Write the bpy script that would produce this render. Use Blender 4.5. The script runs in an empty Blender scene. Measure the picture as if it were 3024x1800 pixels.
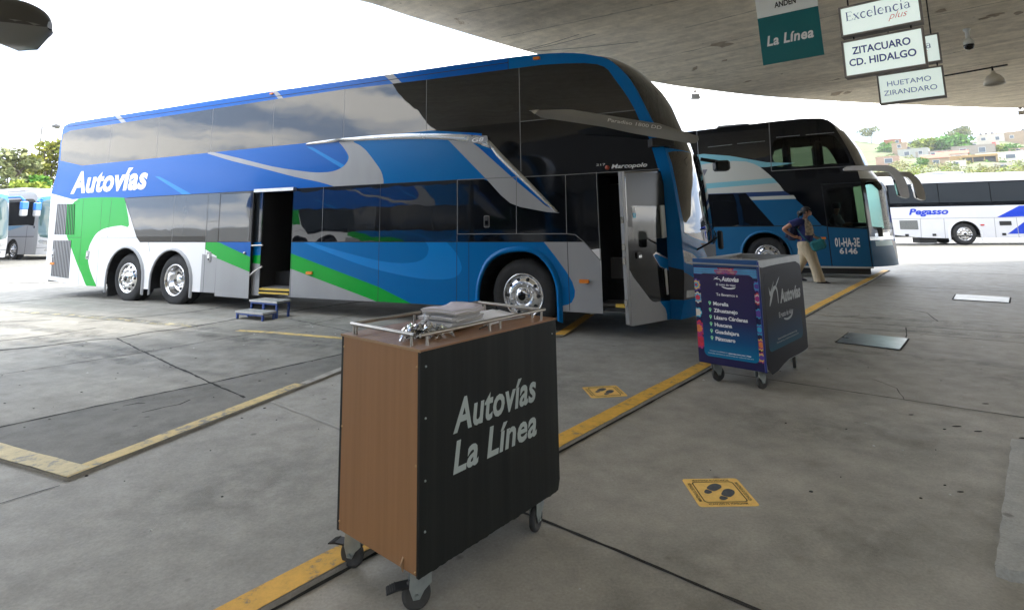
import bpy, bmesh, math, random
import numpy as np
from mathutils import Vector, Matrix
from mathutils.geometry import delaunay_2d_cdt

rnd = random.Random(7)
R = math.radians
S = bpy.context.scene
COL = S.collection

# ---------------------------------------------------------------- camera
F_PX, CY_PX, PITCH, ROLL, EYE = 1641.1, 407.4, R(8.57), R(-0.97), Vector((0, 0, 1.5))
FW = Vector((0, math.cos(PITCH), math.sin(PITCH)))
UP0 = Vector((0, -math.sin(PITCH), math.cos(PITCH)))
RT0 = Vector((1, 0, 0))
RT = RT0 * math.cos(ROLL) + UP0 * math.sin(ROLL)
UP = UP0 * math.cos(ROLL) - RT0 * math.sin(ROLL)
cam = bpy.data.cameras.new('camera')
cam.sensor_width = 36
cam.sensor_fit = 'HORIZONTAL'
cam.lens = F_PX / 3024 * 36
cam.shift_y = -(900 - CY_PX) / 3024
cam.clip_start = 0.05
cam.clip_end = 3000
cam_o = bpy.data.objects.new('camera', cam)
COL.objects.link(cam_o)
mw = Matrix((RT, UP, -FW)).transposed().to_4x4()
mw.translation = EYE
cam_o.matrix_world = mw
S.camera = cam_o

# ---------------------------------------------------------------- sky, sun, exposure
SUN_EL, SUN_AZ = R(58), R(82)      # azimuth from +Y towards +X
w = bpy.data.worlds.new('World')
S.world = w
w.use_nodes = True
nt = w.node_tree
bg = nt.nodes['Background']
sky = nt.nodes.new('ShaderNodeTexSky')
sky.sky_type = 'NISHITA'
sky.sun_disc = False
sky.sun_elevation = SUN_EL
sky.sun_rotation = SUN_AZ
tc = nt.nodes.new('ShaderNodeTexCoord')
mp = nt.nodes.new('ShaderNodeMapping')
mp.inputs['Scale'].default_value = (.8, .8, 5.0)
nz = nt.nodes.new('ShaderNodeTexNoise')
nz.inputs['Scale'].default_value = 4.2
nz.inputs['Detail'].default_value = 5.5
nz.inputs['Roughness'].default_value = 0.48
rmp = nt.nodes.new('ShaderNodeValToRGB')
rmp.color_ramp.elements[0].position = 0.45
rmp.color_ramp.elements[0].color = (0.30, 0.39, 0.55, 1)
rmp.color_ramp.elements[1].position = 0.60
rmp.color_ramp.elements[1].color = (1.0, 0.965, 0.89, 1)
sc = nt.nodes.new('ShaderNodeVectorMath')
sc.operation = 'SCALE'
sc.inputs['Scale'].default_value = 20.0
mx = nt.nodes.new('ShaderNodeMix')
mx.data_type = 'RGBA'
mx.inputs['Factor'].default_value = 0.88
L = nt.links.new
L(tc.outputs['Generated'], mp.inputs['Vector'])
L(mp.outputs['Vector'], nz.inputs['Vector'])
L(nz.outputs['Fac'], rmp.inputs['Fac'])
L(rmp.outputs['Color'], sc.inputs[0])
L(sky.outputs['Color'], mx.inputs['A'])
L(sc.outputs['Vector'], mx.inputs['B'])
L(mx.outputs['Result'], bg.inputs['Color'])
bg.inputs['Strength'].default_value = 0.12

sun = bpy.data.lights.new('sun', 'SUN')
sun.energy = 2.3
sun.angle = R(12)
sun.color = (1.0, 0.95, 0.87)
sun_o = bpy.data.objects.new('sun', sun)
COL.objects.link(sun_o)
sd = Vector((math.sin(SUN_AZ) * math.cos(SUN_EL), math.cos(SUN_AZ) * math.cos(SUN_EL), math.sin(SUN_EL)))
sun_o.rotation_euler = (-sd).to_track_quat('-Z', 'Y').to_euler()

S.view_settings.view_transform = 'Standard'
S.view_settings.look = 'None'
S.view_settings.exposure = 1.62
S.view_settings.gamma = 1
S.render.engine = 'CYCLES'
S.cycles.max_bounces = 8
S.cycles.diffuse_bounces = 4
S.cycles.glossy_bounces = 4
S.cycles.transparent_max_bounces = 12
S.cycles.use_denoising = True
S.cycles.caustics_reflective = False
S.cycles.caustics_refractive = False


# ---------------------------------------------------------------- pixel helpers (the camera is a calibrated survey instrument)
def ray(x, y):
    return FW + RT * ((x - 1512) / F_PX) + UP * ((CY_PX - y) / F_PX)


def gnd(x, y, z=0.0):
    d = ray(x, y)
    return EYE + d * ((z - EYE.z) / d.z)


def far(x, y, dist):
    d = ray(x, y)
    return EYE + d * (dist / math.hypot(d.x, d.y))


# ---------------------------------------------------------------- materials
MATS = {}


def mat(name, base, rough=0.5, metal=0.0, spec=0.5, coat=0.0, var=0.0, vscale=3.0, bump=0.0, bscale=40.0, stretch=(1, 1, 1), emit=None, dirt=None, brough=None):
    if name in MATS:
        return MATS[name]
    m = bpy.data.materials.new(name)
    m.use_nodes = True
    t = m.node_tree
    b = t.nodes['Principled BSDF']
    b.inputs['Base Color'].default_value = (*base, 1)
    b.inputs['Roughness'].default_value = rough
    b.inputs['Metallic'].default_value = metal
    b.inputs['Specular IOR Level'].default_value = spec
    b.inputs['Coat Weight'].default_value = coat
    b.inputs['Coat Roughness'].default_value = 0.06
    co = t.nodes.new('ShaderNodeTexCoord')
    mpn = t.nodes.new('ShaderNodeMapping')
    mpn.inputs['Scale'].default_value = stretch
    t.links.new(co.outputs['Object'], mpn.inputs['Vector'])
    if var > 0:
        n = t.nodes.new('ShaderNodeTexNoise')
        n.inputs['Scale'].default_value = vscale
        n.inputs['Detail'].default_value = 6
        n.inputs['Roughness'].default_value = 0.6
        t.links.new(mpn.outputs['Vector'], n.inputs['Vector'])
        r = t.nodes.new('ShaderNodeValToRGB')
        d = dirt or tuple(c * (1 - var) for c in base)
        hi = tuple(min(1, c * (1 + var * 0.6)) for c in base)
        r.color_ramp.elements[0].position = 0.3
        r.color_ramp.elements[0].color = (*d, 1)
        r.color_ramp.elements[1].position = 0.7
        r.color_ramp.elements[1].color = (*hi, 1)
        t.links.new(n.outputs['Fac'], r.inputs['Fac'])
        t.links.new(r.outputs['Color'], b.inputs['Base Color'])
        rr = t.nodes.new('ShaderNodeMapRange')
        rr.inputs['To Min'].default_value = min(1, rough + 0.12)
        rr.inputs['To Max'].default_value = max(0.02, rough - 0.08)
        t.links.new(n.outputs['Fac'], rr.inputs['Value'])
        t.links.new(rr.outputs['Result'], b.inputs['Roughness'])
    if bump > 0:
        n2 = t.nodes.new('ShaderNodeTexNoise')
        n2.inputs['Scale'].default_value = bscale
        n2.inputs['Detail'].default_value = 4
        t.links.new(mpn.outputs['Vector'], n2.inputs['Vector'])
        bp = t.nodes.new('ShaderNodeBump')
        bp.inputs['Strength'].default_value = bump
        bp.inputs['Distance'].default_value = 0.02
        t.links.new(n2.outputs['Fac'], bp.inputs['Height'])
        t.links.new(bp.outputs['Normal'], b.inputs['Normal'])
    if emit:
        b.inputs['Emission Color'].default_value = (*emit[0], 1)
        b.inputs['Emission Strength'].default_value = emit[1]
    MATS[name] = m
    return m


def concrete(name, base, dark, light, stain=0.5, streak=None, seed=0.0, rough=0.8, flake=0.0, far_dim=None, soft=1.0):
    """layered concrete: broad tone, blotches, fine grain, dark spots, optional board streaks along a direction"""
    m = bpy.data.materials.new(name)
    m.use_nodes = True
    t = m.node_tree
    N = t.nodes.new
    lk = t.links.new
    b = t.nodes['Principled BSDF']
    b.inputs['Roughness'].default_value = rough
    co = N('ShaderNodeTexCoord')
    mpn = N('ShaderNodeMapping')
    mpn.inputs['Location'].default_value = (seed, seed * 1.7, 0)
    lk(co.outputs['Object'], mpn.inputs['Vector'])

    def noise(scale, detail, rgh, vec=mpn):
        n = N('ShaderNodeTexNoise')
        n.inputs['Scale'].default_value = scale
        n.inputs['Detail'].default_value = detail
        n.inputs['Roughness'].default_value = rgh
        lk(vec.outputs['Vector'], n.inputs['Vector'])
        return n

    def ramp(src, p0, c0, p1, c1):
        r = N('ShaderNodeValToRGB')
        r.color_ramp.elements[0].position = p0
        r.color_ramp.elements[0].color = (*c0, 1)
        r.color_ramp.elements[1].position = p1
        r.color_ramp.elements[1].color = (*c1, 1)
        lk(src, r.inputs['Fac'])
        return r

    def mul(a, bb, fac=1.0, mode='MULTIPLY'):
        x = N('ShaderNodeMix')
        x.data_type = 'RGBA'
        x.blend_type = mode
        x.inputs['Factor'].default_value = fac
        lk(a, x.inputs['A'])
        lk(bb, x.inputs['B'])
        return x.outputs['Result']

    n1 = noise(0.45, 5, 0.6)
    c = ramp(n1.outputs['Fac'], 0.35, dark, 0.68, light).outputs['Color']
    n2 = noise(4.5, 8, 0.65)
    c = mul(c, ramp(n2.outputs['Fac'], 0.32, (0.82, 0.82, 0.81), 0.66, (1.1, 1.095, 1.08)).outputs['Color'], soft)
    n3 = noise(70, 3, 0.7)
    c = mul(c, ramp(n3.outputs['Fac'], 0.3, (0.78, 0.78, 0.78), 0.7, (1.12, 1.12, 1.12)).outputs['Color'], 0.8)
    if stain > 0:
        n4 = noise(1.3, 9, 0.72)
        c = mul(c, ramp(n4.outputs['Fac'], 0.33, (0.62, 0.61, 0.59), 0.47, (1, 1, 1)).outputs['Color'], stain)
        v = N('ShaderNodeTexVoronoi')
        v.inputs['Scale'].default_value = 2.6
        v.inputs['Randomness'].default_value = 1
        lk(mpn.outputs['Vector'], v.inputs['Vector'])
        c = mul(c, ramp(v.outputs['Distance'], 0.035, (0.45, 0.44, 0.43), 0.07, (1, 1, 1)).outputs['Color'], 0.8)
        v2 = N('ShaderNodeTexVoronoi')
        v2.inputs['Scale'].default_value = 11
        lk(mpn.outputs['Vector'], v2.inputs['Vector'])
        c = mul(c, ramp(v2.outputs['Distance'], 0.04, (0.6, 0.59, 0.57), 0.09, (1, 1, 1)).outputs['Color'], 0.5)
    if streak is not None:
        mp2 = N('ShaderNodeMapping')
        mp2.inputs['Rotation'].default_value = (0, 0, -streak)
        mp2.inputs['Scale'].default_value = (1.0, 1.0, 1.0)
        lk(co.outputs['Object'], mp2.inputs['Vector'])
        mp3 = N('ShaderNodeMapping')
        mp3.inputs['Scale'].default_value = (0.16, 2.4, 1)
        lk(mp2.outputs['Vector'], mp3.inputs['Vector'])
        n5 = noise(1.6, 7, 0.62, mp3)
        c = mul(c, ramp(n5.outputs['Fac'], 0.33, (0.84, 0.82, 0.79), 0.66, (1.12, 1.11, 1.09)).outputs['Color'])
    if far_dim:          # base colour darkened with distance, to offset stronger light on open paving
        (cx_, cy_), r0_, r1_, gain = far_dim
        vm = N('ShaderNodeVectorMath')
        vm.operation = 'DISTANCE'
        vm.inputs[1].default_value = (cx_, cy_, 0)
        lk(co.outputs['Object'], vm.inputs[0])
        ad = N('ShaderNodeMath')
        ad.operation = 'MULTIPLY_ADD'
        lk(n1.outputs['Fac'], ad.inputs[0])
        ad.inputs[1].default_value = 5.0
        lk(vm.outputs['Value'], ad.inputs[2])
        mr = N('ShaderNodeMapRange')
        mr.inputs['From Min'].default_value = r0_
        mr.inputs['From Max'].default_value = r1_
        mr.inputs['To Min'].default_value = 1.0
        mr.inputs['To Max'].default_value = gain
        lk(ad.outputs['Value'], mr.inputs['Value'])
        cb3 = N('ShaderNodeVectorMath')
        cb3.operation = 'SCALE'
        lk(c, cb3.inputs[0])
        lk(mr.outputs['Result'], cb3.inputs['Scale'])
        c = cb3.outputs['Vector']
    if flake > 0:
        n6 = noise(0.9, 10, 0.75)
        c = mul(c, ramp(n6.outputs['Fac'], 0.655, (1, 1, 1), 0.665, (0.62, 0.55, 0.46)).outputs['Color'], flake)
    lk(c, b.inputs['Base Color'])
    bp = N('ShaderNodeBump')
    bp.inputs['Strength'].default_value = 0.35
    bp.inputs['Distance'].default_value = 0.01
    lk(n2.outputs['Fac'], bp.inputs['Height'])
    lk(bp.outputs['Normal'], b.inputs['Normal'])
    rr = N('ShaderNodeMapRange')
    rr.inputs['To Min'].default_value = rough + 0.12
    rr.inputs['To Max'].default_value = rough - 0.18
    lk(n2.outputs['Fac'], rr.inputs['Value'])
    lk(rr.outputs['Result'], b.inputs['Roughness'])
    MATS[name] = m
    return m


def worn_paint(name, col, base, wear=0.5, scale=9.0):
    """floor paint worn through to the concrete under it"""
    m = mat(name, col, rough=0.7)
    t = m.node_tree
    b = t.nodes['Principled BSDF']
    co = t.nodes.new('ShaderNodeTexCoord')
    n = t.nodes.new('ShaderNodeTexNoise')
    n.inputs['Scale'].default_value = scale
    n.inputs['Detail'].default_value = 8
    n.inputs['Roughness'].default_value = 0.7
    t.links.new(co.outputs['Object'], n.inputs['Vector'])
    r = t.nodes.new('ShaderNodeValToRGB')
    r.color_ramp.elements[0].position = wear - 0.06
    r.color_ramp.elements[0].color = (*base, 1)
    r.color_ramp.elements[1].position = wear + 0.03
    r.color_ramp.elements[1].color = (*col, 1)
    e = r.color_ramp.elements.new(min(0.98, wear + 0.22))
    e.color = (*[min(1, c * 1.18) for c in col], 1)
    t.links.new(n.outputs['Fac'], r.inputs['Fac'])
    t.links.new(r.outputs['Color'], b.inputs['Base Color'])
    return m


def glass_dark(name, base=(0.012, 0.014, 0.017), rough=0.02, wob=0.05, spec=0.75):
    m = mat(name, base, rough=rough, spec=spec)
    t = m.node_tree
    b = t.nodes['Principled BSDF']
    co = t.nodes.new('ShaderNodeTexCoord')
    n = t.nodes.new('ShaderNodeTexNoise')
    n.inputs['Scale'].default_value = 1.3
    n.inputs['Detail'].default_value = 2
    t.links.new(co.outputs['Object'], n.inputs['Vector'])
    bp = t.nodes.new('ShaderNodeBump')
    bp.inputs['Strength'].default_value = wob
    bp.inputs['Distance'].default_value = 0.12
    t.links.new(n.outputs['Fac'], bp.inputs['Height'])
    t.links.new(bp.outputs['Normal'], b.inputs['Normal'])
    return m


def glass_clear(name, tint=(0.55, 0.62, 0.6), ior=1.35):
    m = bpy.data.materials.new(name)
    m.use_nodes = True
    t = m.node_tree
    for n in list(t.nodes):
        t.nodes.remove(n)
    out = t.nodes.new('ShaderNodeOutputMaterial')
    tr = t.nodes.new('ShaderNodeBsdfTransparent')
    tr.inputs['Color'].default_value = (*tint, 1)
    gl = t.nodes.new('ShaderNodeBsdfGlossy')
    gl.inputs['Roughness'].default_value = 0.02
    fr = t.nodes.new('ShaderNodeFresnel')
    fr.inputs['IOR'].default_value = ior
    mxs = t.nodes.new('ShaderNodeMixShader')
    t.links.new(fr.outputs['Fac'], mxs.inputs['Fac'])
    t.links.new(tr.outputs['BSDF'], mxs.inputs[1])
    t.links.new(gl.outputs['BSDF'], mxs.inputs[2])
    t.links.new(mxs.outputs['Shader'], out.inputs['Surface'])
    MATS[name] = m
    return m


WHITE = mat('pearl_white_paint', (0.345, 0.35, 0.36), 0.3, spec=.22, coat=0.1, var=0.08, vscale=2.2, stretch=(1, 1, .35))
ROYAL = mat('royal_blue_paint', (0.001, 0.105, 0.43), 0.22, spec=.16, coat=.06)
SKYB = mat('azure_blue_paint', (0.001, 0.145, 0.42), 0.2, spec=.13, coat=.03)
LBLUE = mat('light_blue_paint', (0.001, 0.21, 0.60), 0.22, spec=.22, coat=.06)
GREEN = mat('green_paint', (0.001, 0.36, 0.035), 0.22, spec=.22, coat=.06)
SILVER = mat('silver_trim', (0.55, 0.56, 0.56), 0.22, metal=0.75, var=0.1, vscale=4)
BLACKG = mat('black_gloss_panel', (0.004, 0.005, 0.007), 0.05, spec=0.4)
BLACK = mat('black_matte', (0.012, 0.012, 0.013), 0.6)
SEAM = mat('panel_gap', (0.012, 0.013, 0.016), 0.8)
SEAML = mat('panel_gap_edge', (0.16, 0.16, 0.16), 0.5)
GLASS = glass_dark('tinted_glass', base=(.006, .007, .009), spec=.7, wob=.03)
GLASSL = glass_dark('tinted_glass_pale', base=(0.03, 0.035, 0.04), wob=0.03)
CHROME = mat('polished_alloy', (0.78, 0.78, 0.79), 0.16, metal=1.0, var=0.12, vscale=9)
TYRE = mat('tyre_rubber', (0.022, 0.022, 0.023), 0.75, var=0.35, vscale=6)
AMBER = mat('amber_lens', (0.75, 0.22, 0.02), 0.2)
RED = mat('red_lens', (0.5, 0.02, 0.02), 0.2)
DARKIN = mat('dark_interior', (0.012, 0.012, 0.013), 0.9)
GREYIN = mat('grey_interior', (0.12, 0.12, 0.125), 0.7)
LETTERW = mat('white_lettering', (0.82, 0.82, 0.82), 0.4)
ALU = mat('brushed_aluminium', (0.52, 0.52, 0.52), 0.35, metal=0.85, var=0.12, vscale=8)
STEEL = mat('stainless_tube', (0.46, 0.44, 0.41), 0.3, metal=1.0)
YELLOWS = mat('yellow_step_edge', (0.72, 0.50, 0.08), 0.5)


# ---------------------------------------------------------------- object helpers
def tag(o, label=None, cat=None, group=None, kind=None):
    if label:
        o['label'] = label
    if cat:
        o['category'] = cat
    if group:
        o['group'] = group
    if kind:
        o['kind'] = kind
    return o


def empty(name, loc=(0, 0, 0), rz=0.0, label=None, cat=None, group=None):
    o = bpy.data.objects.new(name, None)
    COL.objects.link(o)
    o.location = loc
    o.rotation_euler = (0, 0, rz)
    o.empty_display_size = 0.2
    return tag(o, label, cat, group)


class MB:
    def __init__(self):
        self.v, self.f, self.m, self.s, self.mats = [], [], [], [], []

    def mi(self, m):
        if m not in self.mats:
            self.mats.append(m)
        return self.mats.index(m)

    def add(self, vs, fs, m, smooth=False):
        o = len(self.v)
        self.v.extend([tuple(p) for p in vs])
        k = self.mi(m)
        for f in fs:
            self.f.append([i + o for i in f])
            self.m.append(k)
            self.s.append(smooth)
        return self

    def box(self, c, d, m, rz=0.0, taper=1.0, bev=0.0):
        x, y, z = (q / 2 for q in d)
        if bev > 0:
            b = bev
            pts = []
            prof = [(-x + b, -y), (x - b, -y), (x, -y + b), (x, y - b), (x - b, y), (-x + b, y), (-x, y - b), (-x, -y + b)]
            lv = [(-z, 1 - b / max(x, y)), (-z + b, 1), (z - b, 1), (z, 1 - b / max(x, y))]
            for zz, k in lv:
                pts += [(px * k, py * k, zz) for px, py in prof]
            fs = [list(range(7, -1, -1)), list(range(24, 32))]
            for l in range(3):
                for i in range(8):
                    j = (i + 1) % 8
                    fs.append([l * 8 + i, l * 8 + j, l * 8 + 8 + j, l * 8 + 8 + i])
        else:
            pts = [(-x, -y, -z), (x, -y, -z), (x, y, -z), (-x, y, -z), (-x * taper, -y * taper, z), (x * taper, -y * taper, z), (x * taper, y * taper, z), (-x * taper, y * taper, z)]
            fs = [[3, 2, 1, 0], [4, 5, 6, 7], [0, 1, 5, 4], [1, 2, 6, 5], [2, 3, 7, 6], [3, 0, 4, 7]]
        cr, sr = math.cos(rz), math.sin(rz)
        vs = [(c[0] + px * cr - py * sr, c[1] + px * sr + py * cr, c[2] + pz) for px, py, pz in pts]
        return self.add(vs, fs, m)

    def b2(self, a, b, m, bev=0.0):
        return self.box([(a[i] + b[i]) / 2 for i in range(3)], [abs(b[i] - a[i]) for i in range(3)], m, bev=bev)

    def tube(self, path, r, m, n=8, cap=True, smooth=True):
        path = [Vector(p) for p in path]
        rs = r if isinstance(r, (list, tuple)) else [r] * len(path)
        vs, fs = [], []
        prev = None
        for i, p in enumerate(path):
            d = (path[min(i + 1, len(path) - 1)] - path[max(i - 1, 0)])
            d = d.normalized() if d.length > 1e-9 else Vector((0, 0, 1))
            if prev is None:
                a = d.orthogonal().normalized()
            else:
                a = (prev - d * prev.dot(d)).normalized()
            prev = a
            bb = d.cross(a)
            for k in range(n):
                t = 2 * math.pi * k / n
                q = p + (a * math.cos(t) + bb * math.sin(t)) * rs[i]
                vs.append(q)
        for i in range(len(path) - 1):
            for k in range(n):
                k2 = (k + 1) % n
                fs.append([i * n + k, i * n + k2, (i + 1) * n + k2, (i + 1) * n + k])
        self.add(vs, fs, m, smooth)
        if cap:
            self.add(vs[:n], [list(range(n - 1, -1, -1))], m)
            self.add(vs[-n:], [list(range(n))], m)
        return self

    def lathe(self, prof, m, c=(0, 0, 0), axis='z', n=32, smooth=True, sc=(1, 1)):
        """prof: (radius, height) along axis"""
        vs, fs = [], []
        for r, h in prof:
            for k in range(n):
                t = 2 * math.pi * k / n
                x, y = r * math.cos(t) * sc[0], r * math.sin(t) * sc[1]
                if axis == 'z':
                    q = (x, y, h)
                elif axis == 'y':
                    q = (x, h, -y)
                else:
                    q = (h, x, y)
                vs.append((c[0] + q[0], c[1] + q[1], c[2] + q[2]))
        for i in range(len(prof) - 1):
            for k in range(n):
                k2 = (k + 1) % n
                fs.append([i * n + k, i * n + k2, (i + 1) * n + k2, (i + 1) * n + k])
        return self.add(vs, fs, m, smooth)

    def prism(self, poly, fn, d0, d1, m, mside=None):
        """poly: 2D outline; fn(u,v,d) -> 3D; extruded between depths d0 and d1"""
        n = len(poly)
        vs = [fn(u, v, d0) for u, v in poly] + [fn(u, v, d1) for u, v in poly]
        self.add(vs, [list(range(n)), list(range(2 * n - 1, n - 1, -1))], m)
        self.add(vs, [[(i + 1) % n, i, n + i, n + (i + 1) % n] for i in range(n)], mside or m)
        return self

    def build(self, name, parent=None, loc=(0, 0, 0), rz=0.0, label=None, bevel=0.0):
        me = bpy.data.meshes.new(name)
        me.from_pydata([tuple(p) for p in self.v], [], self.f)
        for m in self.mats:
            me.materials.append(m)
        me.polygons.foreach_set('material_index', self.m)
        me.polygons.foreach_set('use_smooth', self.s)
        me.update()
        o = bpy.data.objects.new(name, me)
        COL.objects.link(o)
        o.location = loc
        o.rotation_euler = (0, 0, rz)
        if parent:
            o.parent = parent
        if label:
            o['label'] = label
        if bevel > 0:
            bv = o.modifiers.new('bevel', 'BEVEL')
            bv.width = bevel
            bv.segments = 2
            bv.limit_method = 'ANGLE'
            bv.angle_limit = R(40)
        return o


def copy_tree(o, parent=None):
    c = o.copy()
    COL.objects.link(c)
    c.parent = parent
    for ch in list(o.children):
        copy_tree(ch, c)
    return c


# text -> flat mesh -------------------------------------------------------
_tc = {}


def text_mesh(s, bold=0.0, shear=0.0, spacing=1.0):
    k = (s, bold, shear, spacing)
    if k not in _tc:
        cu = bpy.data.curves.new('t', 'FONT')
        cu.body = s
        cu.size = 1
        cu.offset = bold
        cu.shear = shear
        cu.space_character = spacing
        cu.resolution_u = 3
        ob = bpy.data.objects.new('t', cu)
        COL.objects.link(ob)
        dg = bpy.context.evaluated_depsgraph_get()
        dg.update()
        me = bpy.data.meshes.new_from_object(ob.evaluated_get(dg))
        vs = np.array([v.co[:2] for v in me.vertices]) if len(me.vertices) else np.zeros((0, 2))
        fs = [list(p.vertices) for p in me.polygons]
        bpy.data.objects.remove(ob)
        bpy.data.curves.remove(cu)
        bpy.data.meshes.remove(me)
        _tc[k] = (vs, fs)
    return _tc[k]


def put_text(mb, s, fn, x0, x1, base, cap, m, bold=0.0, shear=0.0, spacing=1.0, d=0.0):
    """lettering fitted from x0 to x1 on a baseline with a cap height; fn(u,v,d) -> 3D"""
    vs, fs = text_mesh(s, bold, shear, spacing)
    if not len(vs):
        return
    lo, hi = vs[:, 0].min(), vs[:, 0].max()
    k = (x1 - x0) / (hi - lo)
    kc = cap / 0.73
    mb.add([fn(x0 + (a - lo) * k, base + b * kc, d) for a, b in vs], fs, m)


# planar sheets cut exactly along drawn boundaries ------------------------
def pip(px, py, poly):
    x = np.array([p[0] for p in poly])
    y = np.array([p[1] for p in poly])
    ins = np.zeros(len(px), bool)
    j = len(poly) - 1
    for i in range(len(poly)):
        if y[i] != y[j]:
            c = ((y[i] > py) != (y[j] > py)) & (px < (x[j] - x[i]) * (py - y[i]) / (y[j] - y[i]) + x[i])
            ins ^= c
        j = i
    return ins


def dens(poly, step):
    out = []
    n = len(poly)
    for i in range(n):
        a, b = poly[i], poly[(i + 1) % n]
        k = max(1, int(math.hypot(b[0] - a[0], b[1] - a[1]) / step))
        out += [(a[0] + (b[0] - a[0]) * t / k, a[1] + (b[1] - a[1]) * t / k) for t in range(k)]
    return out


def spline(pts, k=5, closed=True):
    """Catmull-Rom smoothing of a drawn outline"""
    n = len(pts)
    out = []
    for i in range(n if closed else n - 1):
        p0, p1, p2, p3 = (pts[(i + q) % n] if closed else pts[min(max(i + q, 0), n - 1)] for q in (-1, 0, 1, 2))
        for t in range(k):
            u = t / k
            out.append(tuple(0.5 * (2 * p1[c] + (p2[c] - p0[c]) * u + (2 * p0[c] - 5 * p1[c] + 4 * p2[c] - p3[c]) * u * u + (-p0[c] + 3 * p1[c] - 3 * p2[c] + p3[c]) * u ** 3) for c in (0, 1)))
    if not closed:
        out.append(tuple(pts[-1]))
    return out


def seam(a, b, wd=0.008):
    d = Vector((b[0] - a[0], b[1] - a[1]))
    n = Vector((-d.y, d.x)).normalized() * (wd / 2)
    return [(a[0] + n.x, a[1] + n.y), (b[0] + n.x, b[1] + n.y), (b[0] - n.x, b[1] - n.y), (a[0] - n.x, a[1] - n.y)]


def sheet(outer, regions, holes, fmap, grid=0.25, step=0.3, flip=False, base=('body', None), smooth=False):
    """regions: [(poly, (part, material))] in painter's order -> {part: MB}"""
    loops = [outer] + [p for p, _ in regions] + list(holes)
    vs, es = [], []
    for lp in loops:
        lp = dens(lp, step)
        o = len(vs)
        vs += [Vector(p) for p in lp]
        es += [(o + i, o + (i + 1) % len(lp)) for i in range(len(lp))]
    xs = [p[0] for p in outer]
    ys = [p[1] for p in outer]
    gx = np.arange(min(xs) + grid / 2, max(xs), grid)
    gy = np.arange(min(ys) + grid / 2, max(ys), grid)
    GX, GY = np.meshgrid(gx, gy)
    GX, GY = GX.ravel(), GY.ravel()
    k = pip(GX, GY, outer)
    vs += [Vector((a, b)) for a, b in zip(GX[k], GY[k])]
    V, _, Fc, _, _, _ = delaunay_2d_cdt(vs, es, [], 0, 1e-4)
    V = np.array([tuple(p) for p in V])
    T = np.array([f for f in Fc if len(f) == 3])
    C = V[T].mean(axis=1)
    keep = pip(C[:, 0], C[:, 1], outer)
    idx = np.zeros(len(T), int)
    keys = [base] + [q for _, q in regions]
    for i, (p, _) in enumerate(regions):
        idx[pip(C[:, 0], C[:, 1], p)] = i + 1
    for h in holes:
        keep &= ~pip(C[:, 0], C[:, 1], h)
    out = {}
    for ki in np.unique(idx[keep]):
        part, m = keys[ki]
        tri = T[keep & (idx == ki)]
        used, inv = np.unique(tri, return_inverse=True)
        tri = inv.reshape(-1, 3)
        if flip:
            tri = tri[:, ::-1]
        out.setdefault(part, MB()).add([fmap(*V[u]) for u in used], [list(map(int, t)) for t in tri], m, smooth=smooth)
    return out


# ================================================================ coaches
def wheel(parent, x, y, z, r, side, concave=False, simple=False):
    """side -1: outer face looks to -y; +1: to +y"""
    t = empty('wheel', (x, y, z))
    t.parent = parent
    s = side
    tw = 0.15
    mb = MB()
    mb.lathe([(r * .60, s * tw * .95), (r * .64, s * tw * 1.0), (r * .80, s * tw * 1.04), (r * .90, s * tw * .98), (r * .965, s * tw * .8), (r, s * tw * .55), (r, -s * tw * .6), (r * .95, -s * tw), (r * .6, -s * tw)][::-s], TYRE, axis='y', n=48)
    for a in (.7, .75):
        mb.lathe([(r * a, s * tw * 1.025), (r * (a + .012), s * tw * 1.05), (r * (a + .024), s * tw * 1.03)][::-s], TYRE, axis='y', n=48)
    for k in range(64):                       # shoulder blocks
        a = 2 * math.pi * k / 64
        for yy in (.45, -.5):
            mb.box((r * 1.0 * math.cos(a), s * tw * yy, r * 1.0 * math.sin(a)), (.016, .03, .016), TYRE)
    mb.build('tyre', t)
    rm = MB()
    if concave:
        rm.lathe([(r * .615, s * tw * 1.0), (r * .60, s * tw * 1.06), (r * .575, s * tw * 1.03), (r * .545, s * tw * .7), (r * .50, s * tw * .1), (r * .47, -s * tw * .15), (r * .30, -s * tw * .2), (r * .22, -s * tw * .15), (r * .2, s * tw * .45), (r * .17, s * tw * .52), (0.001, s * tw * .55)][::-s], CHROME, axis='y', n=40)
        hd, hr = -s * tw * .13, r * .385
        bd, br = s * tw * .0, r * .25
    else:
        rm.lathe([(r * .615, s * tw * 1.0), (r * .60, s * tw * 1.06), (r * .575, s * tw * 1.03), (r * .55, s * tw * .8), (r * .525, s * tw * .72), (r * .49, s * tw * .92), (r * .40, s * tw * 1.06), (r * .26, s * tw * 1.08), (r * .235, s * tw * 1.0), (r * .20, s * tw * 1.08), (r * .185, s * tw * 1.25), (r * .14, s * tw * 1.33), (0.001, s * tw * 1.34)][::-s], CHROME, axis='y', n=40)
        hd, hr = s * tw * .98, r * .455
        bd, br = s * tw * 1.08, r * .32
    for k in range(10):
        a = 2 * math.pi * k / 10
        rm.lathe([(.001, hd + s * .012), (r * .05, hd + s * .012), (r * .055, hd - s * .02)][::s], BLACK, c=(hr * math.cos(a), 0, hr * math.sin(a)), axis='y', n=12)
        a += math.pi / 10
        rm.lathe([(.001, bd + s * .03), (r * .03, bd + s * .028), (r * .034, bd)][::s], CHROME, c=(br * math.cos(a), 0, br * math.sin(a)), axis='y', n=8)
    if not concave:
        rm.lathe([(.001, s * tw * 1.36), (r * .11, s * tw * 1.36), (r * .12, s * tw * 1.33)][::s], BLACKG, axis='y', n=20)
    rm.build('rim', t)
    return t


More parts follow.
